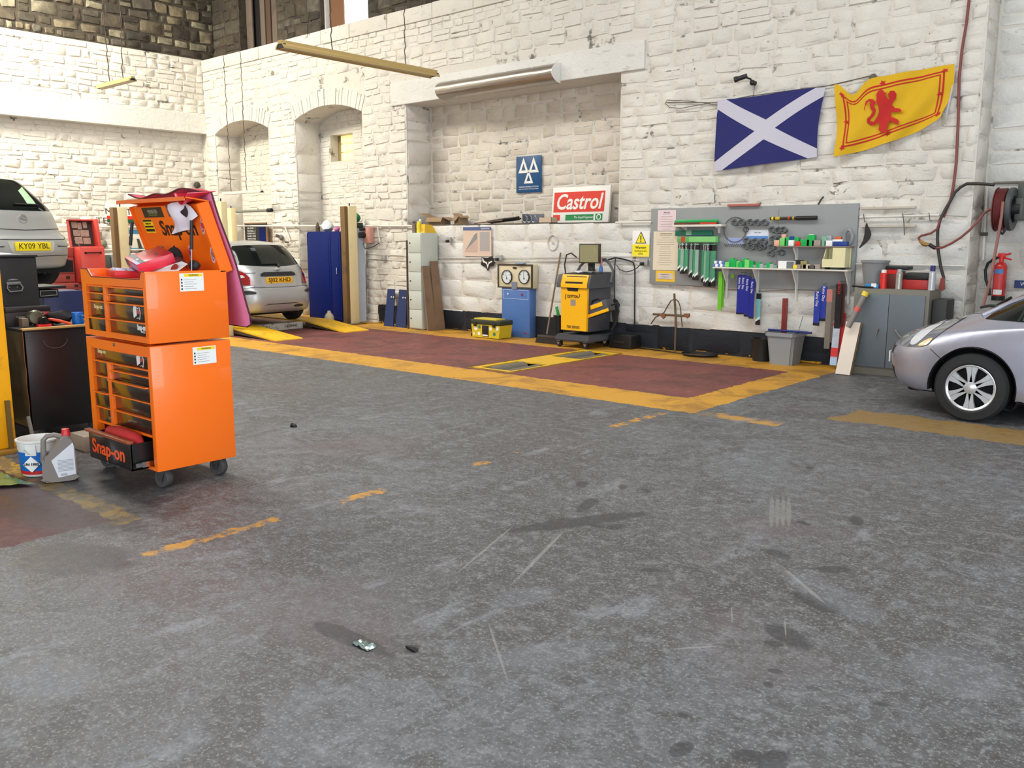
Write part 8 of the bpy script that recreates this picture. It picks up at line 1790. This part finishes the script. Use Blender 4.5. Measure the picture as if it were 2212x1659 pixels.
B().tube([wi(1180, 690, 11.0), wi(1195, 735, 11.0), wi(1215, 745, 11.0), wi(1240, 710, 11.0), wi(1250, 670, 11.02)], .014, 8).out('hose_bend', BLK, t)
B().tube([wi(1225, 330, 10.99), wi(1205, 520, 10.98), wi(1165, 760, 10.98), wi(1120, 1000, 10.95), wi(1090, 1200, 10.9), wi(1040, 1420, 10.8), wi(965, 1680, 10.6)], .016, 8).out('falling_hose', mat('hose_dusty_red', (142, 92, 84), .5), t)
t = thing('conduit_right', 'grey conduit along the recess wall above the hose reel', 'pipe', (-2, 11.5, 2.2)); a, b_ = wi(1110, 92, 11.53), wi(1493, 78, 11.53); B().cyl(a, (b_.x + 1.5, 11.53, a.z + .0), .014, n=8).out('pipe', mat('conduit_grey_brown', (120, 112, 100), .6), t)
B().cyl(wi(1020, 150, 11.5), wi(965, 1080, 11.5), .016, n=8).out('down_pipe', CP, None, label='thin white pipe running down the recess corner behind the hose', cat='pipe')
a = wi(945, 700, 11.48); B().box((a.x, 11.46, a.z - .06), (a.x + .07, 11.5, a.z - .02), .004, None).out('brown_wedge', mat('dark_olive_stick', (70, 66, 50), .7), None, label='small dark wedge fixed to the pipe in the recess corner', cat='wedge')
a, b_ = W(1790, 573), W(2110, 572); B().cyl((a[0] + .1, 11.07, P(1950, 572, y=11.07).z), (RX - .02, 11.07, P(1950, 572, y=11.07).z), .010, n=8).out('low_wire', CP, None, label='thin white wire along the wall above the grey cabinet', cat='wire')
# extinguisher
ye = 11.40; c0 = wi(1185, 1100, ye); c1 = wi(1165, 1590, ye); re = abs(wi(1100, 1300, ye).x - wi(1270, 1300, ye).x) / 2; h = c0.z - c1.z; ex = (wi(1185, 1300, ye)).x
t = thing('fire_extinguisher', 'red fire extinguisher with blue band and black hose on the recess wall', 'fire extinguisher', (ex, ye, c1.z))
B().lathe([(0, 0), (re * .97, 0), (re, .02), (re, h * .88), (re * .75, h * .96), (re * .3, h), (re * .28, h + .02), (0, h + .02)], (ex, ye, c1.z), 32).out('cylinder', mat('extinguisher_red', (190, 34, 34), .3, coat=.5, var=.03), t)
B().lathe([(0, 0), (re * 1.03, 0), (re * 1.03, h * .12), (re, h * .12)], (ex, ye, c1.z - .002), 32).out('base_ring', BLK, t)
def wrap(nm, z0, z1, m, a0=-2.35, a1=-.9, rr=1.0):
    B().grid(lambda u, v: V((ex + re * 1.01 * rr * cos(a0 + (a1 - a0) * u), ye + re * 1.01 * rr * sin(a0 + (a1 - a0) * u), c1.z + h * (z0 + (z1 - z0) * v))), 14, 1).out(nm, m, t)
wrap('blue_label', .70, .81, mat('label_sky_blue', (70, 130, 190), .4)); wrap('white_label', .15, .28, WHT); wrap('red_text_panel', .30, .68, mat('text_panel_red', (206, 70, 70), .4))
B().cyl((ex, ye, c0.z + .0), (ex, ye, c0.z + .07), .025, n=12).box((ex - .04, ye - .02, c0.z + .05), (ex + .04, ye + .02, c0.z + .10), .01).out('valve', RD3, t)
B().tube([V((ex - .02, ye, c0.z + .09)), wi(1240, 1015, ye), wi(1330, 992, ye)], .010, 6).tube([V((ex - .01, ye, c0.z + .06)), wi(1250, 1052, ye), wi(1335, 1072, ye)], .010, 6).out('lever', RD3, t)
B().tube([V((ex - .02, ye, c0.z + .06)), wi(1100, 1070, ye), wi(1030, 1120, ye), wi(998, 1210, ye), wi(1005, 1330, ye), wi(1045, 1440, ye), wi(1050, 1530, ye)], .016, 8).out('hose', BLK, t)
a, b_ = wi(1370, 1335, 11.52), wi(1560, 1440, 11.52); t = thing('blue_sign', 'small dark blue sign on the recess wall beyond the extinguisher', 'sign', (a.x, 11.53, b_.z)); FZ = Fr((0, 11.545, 0), (1, 0, 0), (0, 0, 1), (0, -1, 0)); B().fbox(FZ, a.x, b_.x + .05, b_.z, a.z, 0, .01).out('panel', mat('sign_navy', (36, 60, 116), .4), t); text('lettering', 'Water', FZ, a.x + .14, (a.z + b_.z) / 2, .06, SGW, t, d=.011)
# small litter on the floor
def pz(u, v): p = P(u, v, z=0); return p.x, p.y
x, y = pz(785, 1396); t = thing('foil_scrap', 'shiny crumpled silver scrap on the open floor', 'scrap', (x, y, 0)); b = B(); b.grid(lambda u, v: V((x - .05 + .1 * u, y - .022 + .045 * v, .004 + .012 * abs(mnoise.noise(V((u * 5, v * 5, 7)))) * 2)), 8, 5).thick(.001); b.out('foil', mat('blue_silver_foil', (176, 206, 210), .15, .9), t, 10)
x, y = pz(890, 1403); B().ico((x, y, .004), .03, (1.3, .5, .2), 2, .012, 3).out('dark_crumb', BLK, None, label='small dark crumb right of the silver scrap on the floor', cat='debris')
x, y = pz(634, 922); B().ico((x, y, .01), .035, (1.2, .7, .5), 2, .018, 6).out('dark_chip', BLK, None, label='small dark chip on the floor between orange cabinet and red lane', cat='debris')
# signs on the left end wall, seen between the posts
XL = -19.3; FLW = Fr((XL, 0, 0), (0, 1, 0), (0, 0, 1), (1, 0, 0))
def wy(u, v): p = P(u, v, x=XL); return (p.y, p.z)
a = wy(229, 443); b_ = wy(292, 484); t = thing('mot_sign', 'white M.O.T. testing sign with red and green stripes behind the lift post', 'sign', (XL, a[0], b_[1]))
y0, y1, z0, z1 = a[0], a[0] + 1.15, b_[1], a[1] + .02
B().fbox(FLW, y0, y1, z0, z1, -.05, .0).out('panel', SGW, t); text('lettering', 'M.O.T.', FLW, wy(258, 455)[0] - .0, z1 - .16, .19, mat('dark_brown_ink', (70, 46, 40), .6), t, width=.62, d=.003); text('lettering', 'TESTING', FLW, wy(253, 466)[0], z1 - .36, .19, mat('dark_brown_ink', (70, 46, 40), .6), t, width=.92, d=.003)
B().fbox(FLW, y0, y1 - .06, z0 + .10, z0 + .17, .0, .004).out('red_stripe', mat('poppy_red', (222, 40, 36), .4), t); B().fbox(FLW, y0, y1 - .06, z0 + .03, z0 + .10, 0, .004).out('green_stripe', mat('stripe_green', (30, 84, 44), .5), t); B().prism([(wy(262, 475)[0] - .14 + .11 * cos(q), z0 + .10 + .10 * sin(q)) for q in [i * pi / 8 for i in range(16)]], FLW, .003, .008).out('white_roundel', SGW, t)
a = wy(268, 494); b_ = wy(305, 540); t = thing('tool_poster', 'framed tool poster with blue header and silhouettes of hammers', 'poster', (XL, a[0], b_[1])); y0, y1, z0, z1 = a[0] - .06, b_[0] + .45, b_[1] - .03, a[1] + .03
B().fbox(FLW, y0, y1, z0, z1, -.05, .01, .01).out('frame', mat('pale_frame', (214, 214, 200), .5), t); B().fbox(FLW, y0 + .06, y1 - .06, z1 - .14, z1 - .05, .01, .014).out('blue_header', mat('header_blue', (60, 130, 170), .5), t); B().fbox(FLW, y0 + .12, y1 - .06, z0 + .04, z0 + .075, .01, .014).out('blue_footer', mat('header_blue', (60, 130, 170), .5), t)
TBk = mat('tool_silhouette', (66, 58, 44), .6); ym = y0 + .14; zm = z1 - .2
k = B().fbox(FLW, ym - .06, ym + .08, zm - .03, zm + .0, .012, .03).fbox(FLW, ym - .0, ym + .035, zm - .52, zm - .03, .012, .025).out('hammer', TBk, t); B().prism([(ym + .18, zm - .05), (ym + .23, zm - .05), (ym + .30, zm - .28), (ym + .27, zm - .45), (ym + .20, zm - .48), (ym + .22, zm - .3)], FLW, .012, .025).out('saw_handle', TBk, t); B().fbox(FLW, ym + .34, ym + .48, zm - .12, zm - .09, .012, .025).fbox(FLW, ym + .40, ym + .42, zm - .32, zm - .12, .012, .02).out('tee_driver', mat('tee_grey', (120, 118, 106), .5), t)
for v in (489, 541, 551):
    B().cyl((XL + .03, wy(125, v)[0], wy(125, v)[1]), (XL + .03, 11.0, wy(125, v)[1] + .0), .016, n=8).out('wall_pipe', CP, None, label={489: 'uppermost', 541: 'middle', 551: 'lowest'}[v] + ' of the three thin white pipes along the left end wall', cat='pipe')
a = wy(220, 527); t = thing('wall_lamp', 'round grey bulkhead lamp on the left end wall', 'lamp', (XL, a[0], a[1])); B().lathe([(0, .08), (.05, .07), (.10, .03), (.11, 0), (0, 0)], (XL, a[0], a[1]), 20, (1, 0, 0)).out('lens', mat('lamp_grey', (120, 120, 104), .4), t); B().box((XL, a[0] - .04, a[1] + .10), (XL + .04, a[0] + .0, a[1] + .26)).out('conduit_stub', mat('lamp_grey', (120, 120, 104), .4), t)
for i, (u, v, w, h, m) in enumerate(((230, 563, .20, .20, 'dark_switchgear'), (238, 566, .0, .0, ''), (226, 580, .0, 0, ''))):
    if w:
        a = wy(u, v); t = thing('switch_boxes', 'pair of dark grey switch boxes with pipes below on the left end wall', 'switch box', (XL, a[0], a[1])); B().box((XL, a[0] - .14, a[1] - .16), (XL + .12, a[0] + .04, a[1] + .12), .01).out('left_box', mat('dark_switchgear', (70, 76, 70), .5), t); B().box((XL, a[0] + .06, a[1] - .16), (XL + .12, a[0] + .20, a[1] + .12), .01).out('right_box', mat('blue_switchgear', (110, 120, 130), .5), t)
        for d in (-.04, .12): B().cyl((XL + .05, a[0] + d, a[1] - .6), (XL + .05, a[0] + d, a[1] - .16), .04, n=10).out('pipe', mat('dark_switchgear', (70, 76, 70), .5), t)
a = wy(423, 400); B().ico((XL + .06, a[0], a[1]), .08, (1, 1, 1), 2, .02).out('alarm_sounder', mat('sounder_dark', (60, 58, 50), .6), None, label='small dark alarm sounder high on the left end wall corner', cat='alarm')
